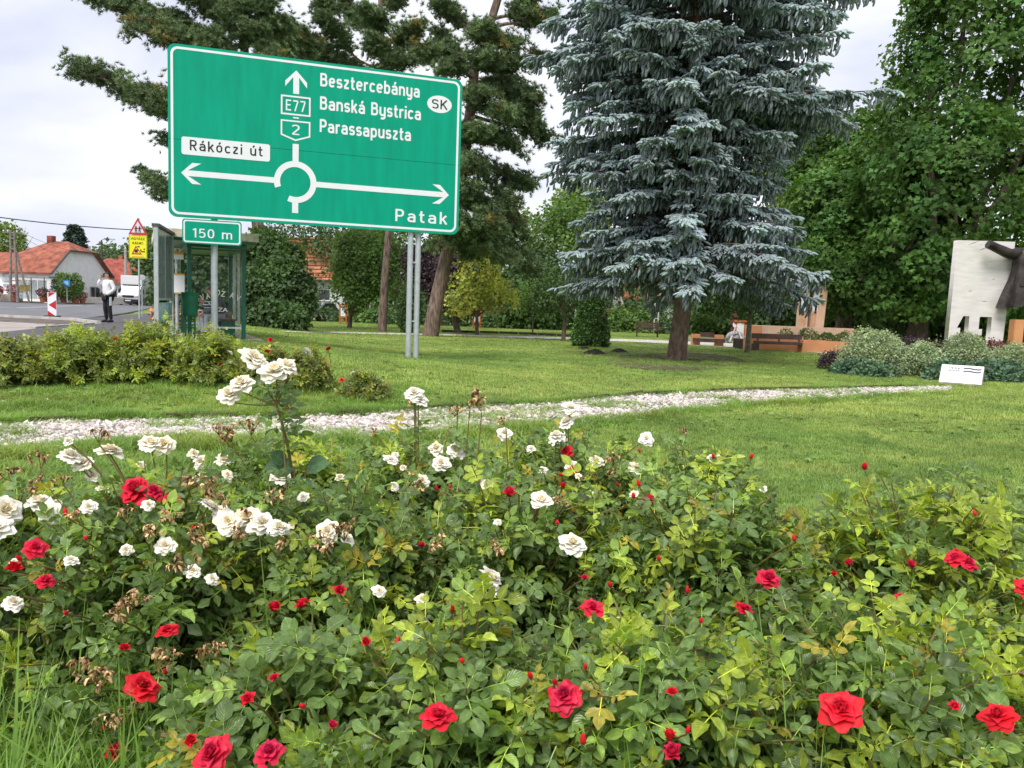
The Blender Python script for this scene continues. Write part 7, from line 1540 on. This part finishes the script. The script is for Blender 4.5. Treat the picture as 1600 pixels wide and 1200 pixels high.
for a in ((130, 1078, 1.1), (165, 1090, 1.0), (205, 985, 1.0), (215, 962, .8), (250, 1060, .9), (70, 745, 1.0), (25, 765, 1.0), (45, 780, .9), (330, 862, 1.0), (365, 700, 1.1), (395, 690, 1.1), (160, 705, .9), (640, 770, 1.0), (652, 785, .9), (960, 742, 1.0), (950, 760, .9), (540, 858, 1.0), (440, 880, .9), (300, 905, .8), (505, 868, .9), (690, 872, .7), (775, 882, .8), (370, 868, .9), (430, 800, .9), (395, 820, .8), (350, 795, 1.1), (105, 770, .9), (205, 830, .8), (300, 780, .8), (235, 860, .9), (130, 830, .8), (270, 830, .8), (345, 690, .9), (180, 1150, 1.0), (200, 1140, .9), (880, 800, .7), (320, 1050, .7), (345, 1040, .6), (590, 690, .8), (1060, 690, .7), (700, 690, .9)): flower(a[0], a[1], 'dead', a[2]*1.15, lift=.03)
for a in ((735, 640, 1.4, 3.05), (752, 650, 1.2, 3.05), (715, 655, 1.0, 3.1), (650, 640, 1.0, 3.1), (790, 672, 1.0, 2.9), (445, 650, .7, 2.55)): flower(a[0], a[1], 'dead', a[2], a[3])
# large soft weed leaves among the roses
WEED = leafmat('weed_leaf', (.07, .15, .06), rough=.5, trans=.25, vary=.2, vscale=8, vein=True)
WME = np_mesh('weed_leaf', LV*[1.25, 1, .9], LF, WEED, None, LUV)
def weed(name, lab, px, py, Yt, leaves):
    p = at(px, py, Yt); e = empty(name, (p[0], p[1], 0), 0, lab, 'weed'); mb = MB(); r = np.random.default_rng(int(px))
    for dx, dz, s, ang in leaves:
        q = np.array([dx, 0, p[2]+dz]); mb.tube([(r.normal(0, .02), .02, 0), tuple(q*[.5, 1, .6]), tuple(q)], .003, 5); d = np.array([math.sin(ang), -.35, math.cos(ang)*.5]); 
        o = bpy.data.objects.new('leaf', WME); COL.objects.link(o); o.parent = e; o.matrix_basis = Matrix.Translation(q.tolist()) @ Matrix(frames(nrm(d)[None], np.array([[0, -.75, .65]]))[0].tolist()).to_4x4() @ Matrix.Scale(s, 4)
    mb.build('stems', CANE, e, True, fixn=False)
weed('burdock', 'broad-leaved weed below the tall white rose shoot', 460, 720, 2.62, ((0, -.03, .10, -1.2), (.04, -.02, .095, 1.0), (.0, -.07, .08, 2.2), (-.03, -.01, .07, -.4)))

# ------------------------------------------------------------------ second rose bed beyond the path
BED2 = leafmat('rose_leaf_yellowish', (.21, .29, .07), rough=.45, trans=.3, vary=.35, vscale=2.5)
BED2D = leafmat('rose_leaf_mixed', (.17, .225, .065), rough=.45, trans=.25, vary=.4, vscale=3)
b2 = []
for i, (px, pyb, Yb, rx, h_, m, lab) in enumerate(((20, 612, 10.4, 75, 78, BED2D, 'dark rose bush at the left end of the far bed'), (130, 612, 10.6, 75, 88, BED2, 'yellow-green rose bush below the standing man'), (235, 608, 10.9, 70, 92, BED2, 'yellow-green rose bush below the notice case'), (330, 608, 10.8, 60, 84, BED2, 'bronze-tipped rose bush at the foot of the left sign post'),
        (415, 606, 10.6, 50, 66, BED2D, 'reddish rose bush behind the tall white roses'), (480, 604, 10.6, 42, 64, BED2D, 'rose bush with one white bloom at the right of the far bed'), (572, 618, 10.2, 38, 42, BED2D, 'small low rose bush at the right end of the far bed'))):
    h_ *= .88; g = gbase(px, pyb, Yb); s = Yb/1200; c = np.array([g[0], g[1], g[2]+h_*s*.45])
    e = empty('rose_bush', g, 0, lab, 'rose bush', 'rose bushes in the far bed'); r2 = np.random.default_rng(640+i); mb = MB(); hm, Rm_ = h_*s*1.08, rx*s*1.2
    def topf(x, y): return hm*max(.05, 1-(math.hypot(x, y)/Rm_)**2.2)**.6*(1+.13*math.sin(x*11+i)*math.sin(y*9+2*i))
    LP, LD, LN, LS, LT = [np.array(q) for q in gen_shoots(mb, r2, topf, Rm_, int(105*(Rm_/.6)**2)+25,   .26 if m is BED2 else .2, .16 if m is BED2 else .32, (.085, .14))]
    LT = np.clip(LT, 0, 1.9)*np.array([[1, .95, .9]]); k = LP[:, 2] > .02; LP, LD, LN, LS, LT = LP[k], LD[k], LN[k], LS[k], LT[k]; Rq = frames(LD, LN); vi = np.arange(len(LP)) % 12; Vs, Fs, Ts, off = [], [], [], 0
    for v in range(12):
        T_, F_, U_, C_ = COMPLO[v]; V, Fo, ti, _ = stamp(T_, F_, Rq[vi == v], LP[vi == v], LS[vi == v], LT[vi == v], None, C_); Vs.append(V); Fs.append(Fo+off); Ts.append(ti); off += len(V)
    o = link('foliage', np_mesh('foliage', np.concatenate(Vs), np.concatenate(Fs), m, np.concatenate(Ts)), e); o['kind'] = 'stuff'; mb.build('canes', CANE, e, True, fixn=False)
    b2.append((e, g, c))
def small_bloom(bi, px, py, kind, s):
    e, g, c = b2[bi]; p = at(px, py, g[1]-.35)-np.array(g); o = bpy.data.objects.new('rose_bloom', BLOOM[kind][bi % 4]); COL.objects.link(o); o.parent = e
    o.matrix_basis = Matrix.Translation(p.tolist()) @ Euler((R(45), 0, px)).to_matrix().to_4x4() @ Matrix.Scale(s, 4); mb = MB(); mb.tube([tuple(p*[1, .6, .7]), tuple(p)], .004, 4); mb.build('stalk', CANE, e)
for a in ((1, 181, 530, 'red', .04), (2, 233, 544, 'red', .035), (4, 422, 531, 'red', .04), (4, 418, 549, 'red', .035), (5, 480, 549, 'white', .075), (4, 360, 551, 'white', .04), (3, 342, 569, 'red', .035), (5, 513, 545, 'red', .04), (6, 551, 583, 'white', .04), (6, 534, 594, 'red', .035), (3, 360, 566, 'white', .03)): small_bloom(*a)
# orange roses behind the notice case
OR_ = leafmat('orange_rose_mix', (1, 1, 1), rough=.6, trans=.15, vary=.1)
for px, lab, cols in ((258, 'pink and orange rose bush seen under the notice case', ((.7, .2, .25), (.7, .35, .05))), (283, 'orange rose bush behind the bus stop pole', ((.75, .32, .04), (.7, .25, .15)))):
    g = gbase(px, 505, 23); e = empty('rose_bush', g, 0, lab, 'rose bush', 'orange rose bushes by the footpath'); r = np.random.default_rng(px); n = 700
    P = nrm(r.normal(0, 1, (n, 3)))*[.45, .4, .36]*r.uniform(.6, 1, (n, 1))+[0, 0, .42]; isf = r.uniform(0, 1, n) < .14
    tn = np.where(isf[:, None], np.array(cols)[r.integers(0, 2, n)], np.array([.08, .14, .04])*r.uniform(.6, 1.4, (n, 1)))
    V, Fo, tt, _ = stamp(KITE, KITEF, frames(r.normal(0, 1, (n, 3)), nrm(P-[0, 0, .3])+[0, -.3, .5]), P, np.where(isf, .12, .08), tn)
    o = link('foliage', np_mesh('foliage', V, Fo, OR_, tt, smooth=False), e); o['kind'] = 'stuff'
    mb = MB(); [mb.tube([(0, 0, -.02), tuple(P[i]*.9)], .008, 4) for i in range(8)]; mb.build('canes', CANE, e)
print('shoots', NSH, 'leaf parts', NPART, 'objects', len(bpy.data.objects), 'tris', sum(sum(len(p.vertices)-2 for p in m.polygons) if len(m.polygons) < 3000 else int(len(m.loops)-2*len(m.polygons)) for m in bpy.data.meshes))
